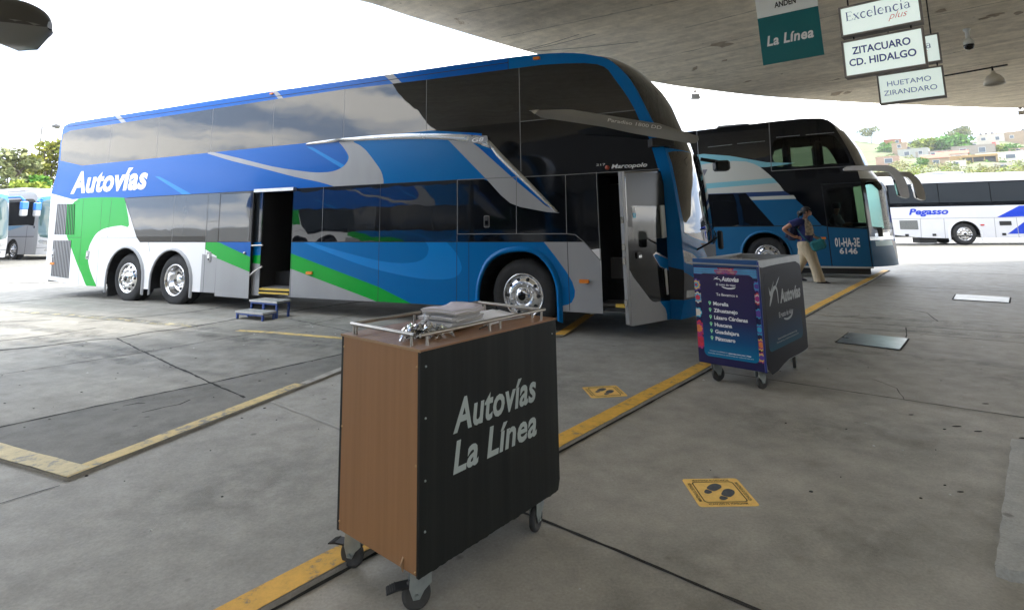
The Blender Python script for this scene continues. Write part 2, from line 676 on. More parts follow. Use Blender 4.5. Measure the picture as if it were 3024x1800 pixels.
def lattice(rows, m, parent, name, smooth=True):
    """rows: list of equal-length point rows; m: material or fn(i,j)->material"""
    mb = MB()
    n = len(rows[0])
    flat = [p for r_ in rows for p in r_]
    by = {}
    for i in range(len(rows) - 1):
        for j in range(n - 1):
            mm = m(i, j) if callable(m) else m
            by.setdefault(mm.name, (mm, []))[1].append([i * n + j, i * n + j + 1, (i + 1) * n + j + 1, (i + 1) * n + j])
    first = True
    for mm, fs in by.values():
        if first:
            mb.add(flat, fs, mm, smooth)
            first = False
        else:
            k = mb.mi(mm)
            for f in fs:
                mb.f.append(f)
                mb.m.append(k)
                mb.s.append(smooth)
    return mb.build(name, parent) if name else mb


def interp(tab, z):
    """piecewise-linear s(z); tab sorted by z"""
    if z <= tab[0][1]:
        return tab[0][0]
    for (s0, z0), (s1, z1) in zip(tab, tab[1:]):
        if z <= z1:
            return s0 + (s1 - s0) * (z - z0) / (z1 - z0)
    return tab[-1][0]


def shell(root, corner, roofline, rear, W, bulge, crown, ztop, front_regions, roof_mat, rear_mat, front_base, pw=2.4, rbulge=.06, tumble=0.0):
    """front sheet (drawn in (y, z)), roof and rear skins of a coach body. corner: [(s,z)] upward along the windscreen edge to ztop;
    roofline: [(s,z)] from there back to the rear; rear: [(s,z)] downward."""
    def b(t):
        return 1 - abs(2 * t - 1) ** pw

    def fm(v, z):
        t = v / W
        k = min(1, max(0, (ztop + .05 - z) / .5)) ** .5
        bl = bulge(z) if callable(bulge) else bulge
        return (interp(corner, z) + bl * b(t) * (.55 + .45 * k), v, z + crown * b(t) * max(0, (z - ztop + .5) / .5) ** 2)
    z0 = corner[0][1]
    zt = ztop
    outer = [(0, z0), (W, z0), (W, zt), (0, zt)]
    parts = sheet(outer, front_regions, [], fm, grid=.08, step=.08, base=('body', front_base), smooth=True)
    ts = [i / 40 for i in range(41)]
    line = [(interp(corner, zt), zt)] + roofline
    rows = []
    for i, (s, z) in enumerate(line):
        k = i / 6 if i < 6 else 1
        if i == 0:
            rows.append([fm(t * W, zt) for t in ts])
            continue
        e = max(0, 1 - i / 5)
        bl = bulge(zt) if callable(bulge) else bulge
        rows.append([(s + bl * .55 * b(t) * e, t * W, z + crown * b(t)) for t in ts])
    mbr = lattice(rows, (lambda i, j: roof_mat(i, j)) if callable(roof_mat) else roof_mat, None, None)
    parts.setdefault('body', MB())
    parts['body'].add(mbr.v, [], BLACK)
    base = len(parts['body'].v) - len(mbr.v)
    for f, m_, s_ in zip(mbr.f, mbr.m, mbr.s):
        parts['body'].f.append([i + base for i in f[::-1]])
        parts['body'].m.append(parts['body'].mi(mbr.mats[m_]))
        parts['body'].s.append(True)
    rows = [[(s - rbulge * b(t), t * W, z + crown * b(t) * max(0, 1 - (line[-1][1] - z) / .3)) for t in ts] for s, z in [line[-1]] + rear]
    mbr = lattice(rows, rear_mat, None, None)
    base = len(parts['body'].v)
    parts['body'].add(mbr.v, [], BLACK)
    for f, m_ in zip(mbr.f, mbr.m):
        parts['body'].f.append([i + base for i in f[::-1]])
        parts['body'].m.append(parts['body'].mi(mbr.mats[m_]))
        parts['body'].s.append(True)
    return parts, fm


def merge(dst, src):
    for k, mb in src.items():
        if k not in dst:
            dst[k] = mb
        else:
            d = dst[k]
            o = len(d.v)
            d.v += mb.v
            for f, m_, s_ in zip(mb.f, mb.m, mb.s):
                d.f.append([i + o for i in f])
                d.m.append(d.mi(mb.mats[m_]))
                d.s.append(s_)


def rrect(a, b, r=0.05, n=4):
    """rounded rectangle between corners a and b"""
    (x0, y0), (x1, y1) = a, b
    x0, x1 = min(x0, x1), max(x0, x1)
    y0, y1 = min(y0, y1), max(y0, y1)
    out = []
    for cx, cy, a0 in ((x1 - r, y0 + r, -90), (x1 - r, y1 - r, 0), (x0 + r, y1 - r, 90), (x0 + r, y0 + r, 180)):
        for k in range(n + 1):
            t = R(a0 + 90 * k / n)
            out.append((cx + r * math.cos(t), cy + r * math.sin(t)))
    return out


def arch_poly(s, r, z0, zc, n=14, ws=1.0):
    return [(s - r * ws, z0)] + [(s - r * ws * math.cos(math.pi * k / n), zc + r * math.sin(math.pi * k / n)) for k in range(n + 1)] + [(s + r * ws, z0)]


def flare(mb, poly, fn, m, wd=.05, d=.03):
    """raised lip following a wheel opening"""
    n = len(poly)
    cx = sum(p[0] for p in poly) / n
    rows = []
    for u, v in poly:
        dv = Vector((u - cx, v - .45))
        dv = dv.normalized() if dv.length else Vector((0, 1))
        rows.append([fn(u, v, 0.0), fn(u, v, d), fn(u + dv.x * wd * .5, v + dv.y * wd * .5, d), fn(u + dv.x * wd, v + dv.y * wd, 0.001)])
    l = lattice(rows, m, None, None)
    mb.add(l.v, l.f, m, True)


# ---------------------------------------------------------------- double-deck coach, white with blue and green waves
HDG = R(-25.2)
WB = 2.45
B1_CORNER = [(2.10, .30), (2.15, .5), (2.175, .8), (2.175, 1.1), (2.168, 1.418), (2.139, 1.67), (2.112, 1.926), (2.076, 2.169), (2.037, 2.363), (1.985, 2.49), (1.935, 2.609), (1.885, 2.747), (1.807, 2.935), (1.712, 3.165), (1.596, 3.383), (1.473, 3.535), (1.36, 3.64), (1.22, 3.71)]
B1_ROOF = [(1.02, 3.775), (.86, 3.81), (.70, 3.835), (.50, 3.858), (.286, 3.875), (-.15, 3.89), (-1.0, 3.905), (-2.0, 3.915), (-3.5, 3.93), (-5, 3.945), (-8, 3.95), (-11.2, 3.955), (-11.55, 3.945), (-11.74, 3.90)]
B1_REAR = [(-11.80, 3.8), (-11.83, 3.4), (-11.82, 2.9), (-11.99, 2.33), (-11.95, 1.7), (-11.93, 1.32), (-11.90, .8), (-11.88, .395)]


def double_decker(label, near_open=True):
    root = empty('double_decker_coach', (0.097, 7.857, 0), HDG)
    tag(root, label, 'bus', 'white, blue and green double-decker coaches')
    near = lambda u, v, d=0.0: (u, -d, v)
    farm = lambda u, v, d=0.0: (u, WB + d, v)
    skirt = [(-11.88, .395), (-10.55, .30), (-9.6, .30), (-4.3, .305), (1.153, .32), (2.10, .30)]
    outer = skirt + B1_CORNER[1:] + B1_ROOF + B1_REAR[:-1]
    RG = []
    add = lambda poly, m, part='body': RG.append((poly, (part, m)))
    # royal panel over the rear, sky-blue forward of the wave
    add([(-11.76, 4.0), (-11.83, 3.4), (-11.82, 2.9), (-11.995, 2.331), (-11.082, 2.165), (-10.772, 2.176), (-9.176, 2.134), (.2, 2.131), (.2, 2.9), (2.0, 2.9), (2.0, 4.0)], ROYAL)
    add([(-3.15, 2.0), (-3.15, 2.95), (-1.2, 2.95), (.6, 2.1), (.6, 2.0)], SKYB)
    add([(-.15, 4.0), (-.15, 3.7), (.3, 3.7), (1.2, 3.55), (1.6, 3.0), (1.85, 2.4), (1.95, 2.0), (1.97, 1.1), (2.3, 1.1), (2.3, 4.0)], SKYB)
    for st in ([(-9.79, 3.96), (-9.614, 3.96), (-9.337, 3.775), (-9.508, 3.775)], [(-4.97, 3.95), (-4.86, 3.95), (-4.66, 3.768), (-4.79, 3.772)], [(-2.44, 3.94), (-2.26, 3.94), (-2.054, 3.742), (-2.219, 3.741)]):
        add(st, WHITE)
    for a, b in (((-11.6, 3.868), (-.15, 3.815)), ((-.15, 3.90), (-.15, 3.70))):
        add(seam(a, b, .012), SEAM)
    add([(1.96, .2), (2.3, .2), (2.3, 1.3), (1.95, 1.3)], SKYB)
    add([(1.96, .53), (2.3, .53), (2.3, .86), (1.96, .93)], BLACK)
    # lower blue
    add([(-6.25, 1.218), (-5.293, .982), (-4.315, 1.026), (-2.448, .534), (-1.709, .25), (.527, .25), (.53, .376), (.67, .411), (.721, .44), (.763, .515), (.772, .589), (.74, .699), (.663, .827), (.506, 1.031), (.345, 1.225), (.345, 1.3), (-6.25, 1.3)], SKYB)
    add([(-6.30, 1.221), (-6.05, 1.221), (-5.293, .985), (-4.315, .73 + .296), (-2.448, .534), (-1.66, .25), (-2.30, .25), (-2.549, .331), (-4.332, .776), (-6.082, .913), (-6.53, 1.09), (-6.53, 1.221)], GREEN)
    add([(-6.6, 1.0), (-6.05, .92), (-4.332, .776), (-2.549, .331), (-2.3, .25), (-6.6, .25)], WHITE)
    lb_out = spline([(-4.06, 1.222), (-3.826, 1.142), (-3.406, 1.023), (-2.835, .869), (-2.296, .764), (-1.787, .695), (-1.47, .674), (-1.21, .685), (-1.048, .724), (-.967, .794), (-.951, .871), (-1.001, .996), (-1.07, 1.093), (-1.21, 1.222)], 3, False)
    lb_in = spline([(-1.583, 1.222), (-1.533, 1.16), (-1.526, 1.1), (-1.557, 1.02), (-1.666, .948), (-1.839, .912), (-2.092, .902), (-2.431, .928), (-2.838, .996), (-3.263, 1.079), (-3.708, 1.176), (-3.83, 1.222)], 3, False)
    add(lb_out + lb_in, LBLUE)
    add(spline([(-10.773, 2.18), (-10.197, 2.181), (-9.174, 2.14), (-9.121, 2.058), (-8.925, 1.558), (-9.187, 1.561), (-9.574, 1.532), (-9.852, 1.485), (-10.069, 1.385), (-10.218, 1.215), (-10.284, 1.079), (-10.28, .876), (-10.188, .675), (-10.038, .479), (-9.87, .27), (-10.196, .27), (-10.461, .535), (-10.682, .768), (-10.995, 1.145), (-11.197, 1.391), (-11.274, 1.64), (-11.223, 1.889), (-11.065, 2.064), (-10.921, 2.145)], 3), GREEN)
    # grey-white front flank
    add([(.345, 1.225), (.908, 1.225), (1.133, .983), (1.153, .25), (.525, .25), (.527, .376), (.67, .411), (.721, .44), (.763, .515), (.772, .589), (.74, .699), (.663, .827), (.506, 1.031)], WHITE)
    # glass bands
    top = [(-11.464, 3.767), (-8, 3.775), (-5, 3.785), (-2.374, 3.775), (-1.56, 3.735), (.042, 3.712), (.388, 3.706), (.739, 3.678), (1.018, 3.645), (1.192, 3.604), (1.285, 3.557), (1.349, 3.5), (1.428, 3.367), (1.532, 3.204), (1.599, 3.085), (1.665, 2.949), (1.728, 2.779), (1.792, 2.647), (1.839, 2.536), (1.882, 2.356), (1.924, 2.178), (1.965, 2.0)]
    band_black = top[6:] + [(1.99, 1.2), (.918, 1.221), (-8.521, 1.216), (-8.64, 1.312), (-9.176, 2.134), (-1.02, 2.131), (-.6, 2.17), (.3, 1.9), (-.3, 2.5), (-.6, 2.75), (-1.6, 2.93)]
    add([(-1.6, 2.93), (-1.6, 3.735), (.042, 3.712)] + top[6:] + [(1.99, 1.25), (1.0, 1.12), (.918, 1.221), (-1.02, 1.221), (-1.02, 2.131), (-.6, 2.17), (-.6, 2.80)], BLACKG, 'black_panel')
    wins = [-11.8, -9.85, -8.20, -6.55, -4.90, -3.24, -1.58, .024]
    rear_in = [(-11.749, 3.704), (-11.784, 3.499), (-11.747, 3.082), (-10.835, 2.91)]
    for i, (a, b) in enumerate(zip(wins, wins[1:])):
        ztop = lambda x: np.interp(x, [-11.464, -8, -5, -2.374, -1.56, .042], [3.767, 3.775, 3.785, 3.775, 3.735, 3.712])
        if i == 0:
            poly = [(b - .004, 2.916), (b - .004, float(ztop(b))), (-11.464, 3.767)] + rear_in
        else:
            poly = [(a + .004, 2.916), (b - .004, 2.916), (b - .004, float(ztop(b))), (a + .004, float(ztop(a)))]
        add(poly, GLASS, 'upper_window_%d' % i)
        if i:
            add(seam((a, 2.916), (a, float(ztop(a))), .010), SEAML)
    add([(.03, 2.916), (.03, 3.712)] + top[6:17] + [(1.68, 2.916)], GLASS, 'upper_window_7')
    # front black zone: streamlined upper limit of the waistline and silver blade
    add([(-8.521, 1.216), (-8.64, 1.312), (-9.176, 2.134), (-1.02, 2.131), (-1.02, 1.221)], BLACKG, 'black_panel')
    lw = [(-8.62, -7.524), (-7.516, -6.536), (-6.524, -5.09), (-4.31, -3.65), (-3.642, -2.452), (-2.444, -1.03)]
    for i, (a, b) in enumerate(lw):
        if i == 0:
            poly = [(-8.62, 1.33), (b, 1.33), (b, 2.125), (-9.15, 2.125)]
        else:
            zb = 1.33 if i < 2 else 1.228
            poly = [(a, zb), (b, zb), (b, 2.125), (a, 2.125)]
        add(poly, GLASSL if i < 3 else GLASS, 'lower_window_%d' % i)
        add(seam((b + .004, 1.225), (b + .004, 2.125), .007), SEAML)
    # waves over the blue panel
    sw_a = spline([(-6.632, 2.916), (-6.45, 2.916), (-5.731, 2.755), (-4.891, 2.557), (-4.115, 2.425), (-3.762, 2.386), (-3.477, 2.387), (-3.27, 2.435), (-3.153, 2.521), (-3.116, 2.612), (-3.177, 2.711), (-3.267, 2.811), (-3.36, 2.895)], 3, False)
    sw_b = spline([(-3.05, 2.895), (-2.994, 2.84), (-2.875, 2.783), (-2.739, 2.68), (-2.571, 2.499), (-2.439, 2.336), (-2.388, 2.18), (-2.393, 2.131)], 3, False)
    sw_c = spline([(-3.398, 2.131), (-3.754, 2.225), (-4.312, 2.339), (-5.09, 2.525), (-5.942, 2.72), (-6.632, 2.905)], 3, False)
    add([(-4.078, 2.857), (-3.928, 2.832), (-3.151, 2.454), (-3.253, 2.428)], LBLUE)
    add([(-8.199, 2.541), (-8.043, 2.526), (-7.02, 2.135), (-7.282, 2.135)], LBLUE)
    sw = sw_a + sw_b + sw_c
    add(sw, WHITE)
    blade_out = spline([(-4.072, 2.899), (-4.007, 2.922), (-3.429, 2.936), (-2.879, 2.936), (-2.42, 2.93), (-1.979, 2.910), (-1.616, 2.880), (-1.208, 2.842), (-.79, 2.793), (-.601, 2.758), (-.495, 2.702), (-.391, 2.6), (-.263, 2.462), (-.039, 2.242), (.202, 2.005), (.435, 1.765), (.588, 1.605)], 2, False)
    blade_in = spline([(.502, 1.644), (.341, 1.779), (.105, 1.998), (-.14, 2.224), (-.367, 2.446), (-.431, 2.537), (-.549, 2.6), (-.763, 2.67), (-1.067, 2.727), (-1.497, 2.781), (-2.102, 2.828), (-2.744, 2.858), (-3.427, 2.878), (-4.06, 2.878)], 2, False)
    add([(-1.3, 2.131)] + [p for p in blade_in[::-1] if p[0] > -1.5] + [(.293, 1.791), (-.6, 2.131)], SKYB)
    add([(-1.23, 2.79), (-1.152, 2.717), (-.58, 2.166), (-.515, 2.105), (-.298, 1.878), (-.148, 1.76), (0.0, 1.704), (.218, 1.661), (.407, 1.624), (.588, 1.605), (.386, 1.712), (-.042, 2.06), (-.141, 2.145), (-.394, 2.366), (-.656, 2.595), (-.80, 2.70)], WHITE)
    add([(-.656, 2.595), (-.431, 2.537), (-.315, 2.419), (-.041, 2.14), (.341, 1.779), (.502, 1.644), (.293, 1.791), (-.054, 2.084), (-.342, 2.328)], ROYAL)
    # panel gaps
    for a, b in [((-10.658, 2.16), (-10.546, .3)), ((-9.953, 2.129), (-9.883, .3)), ((-9.605, 2.117), (-9.64, 1.316)), ((-9.883, 1.316), (-8.64, 1.312)), ((-11.93, 1.323), (-10.61, 1.319)), ((-8.237, 1.216), (-8.18, 1.03)),
                 ((-6.528, 2.12), (-6.513, .3)), ((-11.95, 2.14), (-10.8, 2.115)), ((-2.448, 2.12), (-2.457, .3)), ((-1.026, 2.129), (-1.037, .3)), ((-.829, 1.221), (-.834, .34)), ((.684, 1.225), (.69, .33)),
                 ((-9.05, 2.134), (-1.02, 2.131)), ((-8.52, 1.219), (.345, 1.222)), ((-11.75, 2.915), (-11.80, 2.40)), ((-4.31, 1.22), (-4.31, .3)), ((-6.53, 1.6), (-6.09, 1.603))]:
        add(seam(a, b, .009), SEAM)
    for a, b in [((-1.02, 1.336), (.68, 1.33)), ((.801, 1.316), (.918, 1.221)), ((.68, 1.33), (.801, 1.316)), ((-.049, 2.124), (-.064, 1.33)), ((.686, 2.117), (.68, 1.326)), ((-1.02, 2.131), (.69, 2.12)), ((.69, 2.12), (1.95, 2.13)), ((.03, 2.916), (1.68, 2.916)), ((.024, 2.2), (.024, 3.71)), ((1.122, 2.134), (1.133, .983)), ((.918, 1.221), (1.133, .983)), ((-1.02, 2.131), (-1.02, 1.34))]:
        add(seam(a, b, .011), SEAML)
    holes = [arch_poly(-8.93, .60, .2, .50), arch_poly(-7.47, .60, .2, .46), spline([(-.663, .2), (-.655, .439), (-.642, .598), (-.594, .759), (-.5, .92), (-.361, 1.022), (-.203, 1.073), (-.003, 1.094), (.17, 1.076), (.297, 1.01), (.419, .878), (.497, .71), (.522, .543), (.527, .2)], 2, False)]
    doors = [rrect((-5.06, .30), (-4.33, 2.10), .05), [(1.14, .2), (1.14, 2.115), (1.955, 2.10), (1.985, 1.1), (1.985, .2)]] if near_open else []
    parts = sheet(outer, RG, holes + doors, near, grid=.4)
    far_rg = [(p, k) for p, k in RG]
    fp = sheet(outer, far_rg, holes, farm, grid=.6, flip=True)
    FR = []
    fadd = lambda poly, m, part='body': FR.append((poly, (part, m)))
    fadd(rrect((.03, 2.64), (WB - .03, 3.69), .12), GLASS, 'upper_windshield')
    fadd([(.0, 2.40), (WB, 2.40), (WB, 2.64), (0, 2.64)], BLACKG, 'black_panel')
    fadd(spline([(.07, 1.42), (.10, 1.32), (.5, 1.22), (WB / 2, 1.16), (WB - .5, 1.22), (WB - .1, 1.32), (WB - .07, 1.42), (WB - .06, 2.2), (WB - .15, 2.36), (WB / 2, 2.40), (.15, 2.36), (.06, 2.2)], 3), GLASS, 'windshield')
    fadd([(.45, 1.19), (WB / 2, 1.14), (WB - .45, 1.19), (WB - .7, .98), (.7, .98)], BLACK)
    fadd([(.75, .96), (WB - .75, .96), (WB - .85, .70), (.85, .70)], BLACK)
    fadd([(0, .86), (.2, .78), (.6, .64), (WB - .6, .64), (WB - .2, .78), (WB, .86), (WB, .53), (0, .53)], BLACK)
    for sgn in (0, 1):
        mxx = (lambda v: WB - v) if sgn else (lambda v: v)
        hl = [(mxx(.005), 1.125), (mxx(.20), 1.07), (mxx(.42), .95), (mxx(.44), .90), (mxx(.30), .90), (mxx(.02), .975)]
        fadd(hl, mat('headlight_glass', (.45, .46, .46), .08, metal=.6, var=.5, vscale=25), 'headlight_%d' % sgn)
        fadd([(mxx(.05), .64), (mxx(.5), .60), (mxx(.5), .55), (mxx(.05), .55)], SILVER)
    roofm = lambda i, j: (BLACKG if i < 8 else WHITE)
    sp, fm = shell(root, B1_CORNER, B1_ROOF, B1_REAR, WB, .24, .09, 3.71, FR, roofm, WHITE, SKYB)
    allp = {}
    merge(allp, parts)
    merge(allp, {('far_' + k if 'window' in k else k): m for k, m in fp.items()})
    merge(allp, sp)
    # underside and inner linings
    und = allp['body']
    und.b2((-11.85, .76, .34), (1.95, WB - .76, .40), BLACK)
    for xa, xb in ((-11.8, -9.62), (-6.8, -.75), (.62, 1.95)):
        und.b2((xa, .03, .345), (xb, .758, .395), BLACK)
        und.b2((xa, WB - .758, .345), (xb, WB - .03, .395), BLACK)
    for k, mb in allp.items():
        nm = k.split('_')
        if nm[-1].isdigit():
            nm = nm[:-1]
        if nm[0] == 'far':
            nm = nm[1:]
        mb.build('_'.join(nm), root)
    # inner walls seen through the openings
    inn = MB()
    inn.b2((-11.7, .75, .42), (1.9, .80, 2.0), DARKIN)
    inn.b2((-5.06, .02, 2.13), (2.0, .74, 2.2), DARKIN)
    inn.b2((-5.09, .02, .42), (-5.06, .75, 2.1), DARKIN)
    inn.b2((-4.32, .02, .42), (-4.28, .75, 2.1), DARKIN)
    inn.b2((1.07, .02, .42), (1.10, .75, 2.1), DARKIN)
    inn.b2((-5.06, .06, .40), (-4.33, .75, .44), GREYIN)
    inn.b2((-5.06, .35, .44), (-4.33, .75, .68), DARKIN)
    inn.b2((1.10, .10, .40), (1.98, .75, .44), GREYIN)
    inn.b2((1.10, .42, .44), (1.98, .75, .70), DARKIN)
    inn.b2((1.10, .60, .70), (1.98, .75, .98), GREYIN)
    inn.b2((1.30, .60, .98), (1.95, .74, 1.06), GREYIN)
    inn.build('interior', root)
    if near_open:
        st = MB()
        st.b2((-5.05, -.012, .34), (-4.34, .05, .365), YELLOWS)
        st.b2((-5.05, .0, .40), (-4.34, .07, .425), YELLOWS)
        st.build('door_step', root)
        st = MB()
        st.b2((1.30, .03, .40), (1.95, .10, .44), YELLOWS)
        st.build('door_step', root)
        rail = MB()
        rail.b2((-5.22, -.075, 2.10), (-4.26, .0, 2.155), ALU)
        rail.build('door_rail', root)
        # sliding leaf parked behind the opening
        lf = sheet([(-6.09, .262), (-5.22, .252), (-5.24, 2.118), (-6.11, 2.112)],
                   [([(-6.2, .0), (-5.1, .0), (-5.1, 1.222), (-6.2, 1.222)], ('side_door', WHITE)),
                    ([(-6.2, 1.222), (-6.05, 1.216), (-5.2, .955), (-5.2, 1.222)], ('side_door', ROYAL)),
                    ([(-6.2, 1.222), (-6.05, 1.216), (-5.2, .955), (-5.2, .70), (-6.2, .96)], ('side_door', GREEN)),
                    ([(-6.07, 1.235), (-5.29, 1.235), (-5.29, 2.09), (-6.07, 2.09)], ('window', GLASSL))],
                   [], lambda u, v: (u, -.075, v), base=('side_door', BLACKG))
        sdr = lf['side_door']
        sdr.b2((-5.235, -.073, .26), (-5.22, -.03, 2.11), BLACK)
        sdr.b2((-6.10, -.073, .27), (-6.085, -.02, 2.11), BLACK)
        sdr.b2((-6.09, -.06, .26), (-5.23, -.03, .30), BLACK)
        so = sdr.build('side_door', root)
        lf['window'].build('window', so)
        hd = MB()
        hd.tube([(-5.24, -.06, 1.16), (-4.98, -.03, 1.165)], .016, STEEL)
        hd.build('grab_bar', so)
        hd = MB()
        hd.tube([(-5.24, -.06, .64), (-5.12, -.05, .72), (-4.98, -.02, .80)], .016, STEEL)
        hd.build('grab_bar', so)
        kb = MB()
        kb.lathe([(.0, -.03), (.022, -.025), (.022, 0)], STEEL, c=(-5.36, -.075, 1.03), axis='y', n=12)
        kb.build('door_knob', so)
        # swung-open front door
        hx, hy = 1.982, -.03
        ux, uy = -.297, -.955
        nx, ny = .955, -.297
        lfn = lambda u, v, d=0.0: (hx + ux * u + nx * d, hy + uy * u + ny * d, v)
        LO = [(-.03, .30), (.86, .345), (.93, .37), (.955, 2.04), (.03, 2.10), (-.05, 1.9), (-.07, 1.1)]
        dr = sheet(LO, [([(.88, .30), (1.0, .30), (1.0, 2.1), (.895, 2.1)], ('front_door', mat('door_frame_grey', (.24, .24, .24), .45, metal=.3))),
                        ([(.88, .95), (.813, .872), (.46, .589), (.40, .556), (.33, .542), (.23, .539), (.105, .442), (.072, .374), (.075, .25), (.88, .25)], ('front_door', WHITE)),
                        ([(.23, .539), (-.1, .51), (-.1, .25), (.075, .25), (.072, .374), (.105, .442)], ('front_door', SKYB)),
                        ([(.335, 1.085), (.259, 1.115), (-.12, 1.0), (-.16, .84), (.183, .935)], ('front_door', SILVER)),
                        ([(.315, 1.075), (.255, 1.092), (-.12, .98), (-.16, .84), (.183, .945)], ('front_door', SKYB)),
                        (rrect((.77, 1.27), (.02, 1.66), .03), ('window', mat('pale_door_glass', (.07, .08, .08), .06, spec=.3))),
                        ([(.872, 1.42), (.872, 2.03), (.03, 2.08), (-.04, 1.9), (-.045, 1.435)], ('front_door', mat('smoked_door_glass', (.04, .041, .040), .2, spec=.10))),
                        (rrect((.77, 1.27), (.02, 1.66), .03), ('window', MATS['pale_door_glass']))],
                   [], lambda u, v: lfn(u, v), base=('front_door', BLACKG), flip=True)
        fd = dr['front_door']
        n = len(LO)
        back = [lfn(u, v, -.045) for u, v in LO]
        frn = [lfn(u, v, -.001) for u, v in LO]
        fd.add(frn + back, [[i, (i + 1) % n, n + (i + 1) % n, n + i] for i in range(n)], mat('door_frame_grey', (.24, .24, .24), .45, metal=.3))
        fd.add(back, [list(range(n))], GREYIN)
        for zz in (.6, 1.05, 1.2, 1.5):
            fd.box(lfn(.955, zz, -.02), (.03, .03, .07), SILVER, rz=.3)
        fo = fd.build('front_door', root)
        dr['window'].build('window', fo)
        bar = MB()
        bar.prism([(.126, 1.67), (.04, 1.671), (.02, 1.281), (.117, 1.272)], lfn, .01, .03, mat('pale_grip', (.55, .57, .55), .5))
        bar.build('grab_bar', fo)
        bar = MB()
        bar.prism([(.10, .90), (.05, .91), (.035, .60), (.075, .60)], lfn, .01, .02, MATS['pale_grip'])
        bar.build('grab_bar', fo)
        stk = MB()
        stk.prism([(.765, 1.636), (.69, 1.642), (.69, 1.58), (.76, 1.58)], lfn, .002, .004, LETTERW)
        stk.prism([(.76, 1.58), (.69, 1.58), (.69, 1.521), (.752, 1.521)], lfn, .002, .004, mat('cyan_sticker', (.02, .4, .6), .4))
        stk.build('sticker', fo)
        hb = MB()
        hb.prism(rrect((.72, 1.06), (.62, 1.13), .02), lfn, .0, .015, BLACK)
        hb.prism(rrect((.705, 1.07), (.635, 1.10), .01), lfn, .015, .025, SILVER)
        hb.build('handle', fo)
    # lettering
    lt = MB()
    put_text(lt, 'Autovías', near, -11.19, -8.43, 2.315, .475, LETTERW, bold=.038, shear=.20, spacing=1.05, d=.004)
    lt.build('lettering', root, label='white name written across the blue rear flank')
    lt = MB()
    put_text(lt, 'Marcopolo', near, 1.33, 1.80, 2.17, .055, LETTERW, bold=.02, shear=.25, d=.004)
    lt.lathe([(.001, -.004), (.03, -.004), (.03, 0)], mat('red_badge', (.35, .06, .03), .4), c=(1.275, 0, 2.185), axis='y', n=16)
    put_text(lt, '217', near, 1.13, 1.25, 2.215, .03, LETTERW, d=.004)
    lt.build('lettering', root)
    bd = MB()
    bd.prism(rrect((-.80, 2.66), (-.49, 2.755), .03), near, .02, .03, mat('badge_grey', (.3, .3, .3), .3, metal=.6))
    put_text(bd, 'G8', near, -.75, -.55, 2.675, .06, LETTERW, bold=.02, shear=.2, d=.034)
    bd.build('badge', root)
    # silver blade: a raised strip
    bl = MB()
    n = 40
    ro = [blade_out[int(i * (len(blade_out) - 1) / n)] for i in range(n + 1)]
    ri = [blade_in[::-1][int(i * (len(blade_in) - 1) / n)] for i in range(n + 1)]
    rows = [[near(*b_, 0), near(b_[0] + (a[0] - b_[0]) * .2, b_[1] + (a[1] - b_[1]) * .2, .022), near(b_[0] + (a[0] - b_[0]) * .75, b_[1] + (a[1] - b_[1]) * .75, .028), near(*a, 0)] for a, b_ in zip(ro, ri)]
    l = lattice(rows, SILVER, None, None)
    bl.add(l.v, l.f, SILVER, True)
    bl.build('side_blade', root)
    # air grilles
    for q in ([(-11.69, 2.085), (-10.97, 2.061), (-10.885, 1.382), (-11.685, 1.387)], [(-11.70, 1.258), (-10.971, 1.257), (-10.93, .438), (-11.65, .472)]):
        gm = MB()
        gm.add([near(*p, .004) for p in q], [[0, 3, 2, 1]], BLACK)
        for k in range(12):
            t = (k + .5) / 12
            a = [q[0][i] + (q[1][i] - q[0][i]) * t for i in (0, 1)]
            b = [q[3][i] + (q[2][i] - q[3][i]) * t for i in (0, 1)]
            mid = ((a[0] + b[0]) / 2, (a[1] + b[1]) / 2)
            gcol = GREEN if -11.27 + abs(mid[1] - 1.62) * .45 < mid[0] else WHITE
            gm.prism([(a[0] - .013, a[1]), (a[0] + .009, a[1]), (b[0] + .009, b[1]), (b[0] - .013, b[1])], near, .0, .010, gcol)
        gm.build('air_grille', root)
    # hatches, lamps
    for x, z in ((-10.29, .945), (-6.40, .95), (-11.63, .975)):
        h = MB()
        h.prism(rrect((x - .055, z - .09), (x + .055, z + .09), .02), near, .0, .012, WHITE)
        h.prism(rrect((x - .03, z - .03), (x + .03, z + .05), .01), near, .012, .02, SILVER)
        h.lathe([(.001, -.024), (.014, -.022), (.016, -.01)], BLACK, c=(x, 0, z - .045), axis='y', n=10)
        h.build('hatch_latch', root)
    h = MB()
    h.prism(rrect((-.575, 1.425), (-.485, 1.595), .02), near, .0, .008, SEAML)
    h.prism(rrect((-.565, 1.435), (-.495, 1.585), .02), near, .008, .014, BLACK)
    h.prism(rrect((-.555, 1.46), (-.505, 1.52), .01), near, .014, .02, BLACKG)
    h.build('hatch_latch', root)
    for x, z, wd in ((-3.885, .714, .13), (.905, .717, .13), (-11.62, .745, .17)):
        h = MB()
        h.prism(rrect((x - wd / 2, z - .024), (x + wd / 2, z + .024), .012), near, .0, .025, AMBER)
        h.build('marker_light', root)
    h = MB()
    h.prism(rrect((.26, 3.79), (.36, 3.83), .01), near, .0, .03, AMBER)
    h.build('marker_light', root)
    h = MB()
    h.prism(rrect((-5.0, 3.885), (-4.93, 3.91), .01), near, .0, .03, AMBER)
    h.build('marker_light', root)
    h = MB()
    h.box((-11.72, .35, 3.99), (.14, .18, .12), BLACK, bev=.02)
    h.build('rear_camera_pod', root)
    # wheel lips
    for hh, mm, w_, d_ in ((holes[0], WHITE, .05, .03), (holes[1], WHITE, .05, .03), (holes[2], SKYB, .07, .035)):
        fl = MB()
        flare(fl, hh, near, mm, w_, d_)
        fl.build('wheel_arch_lip', root)
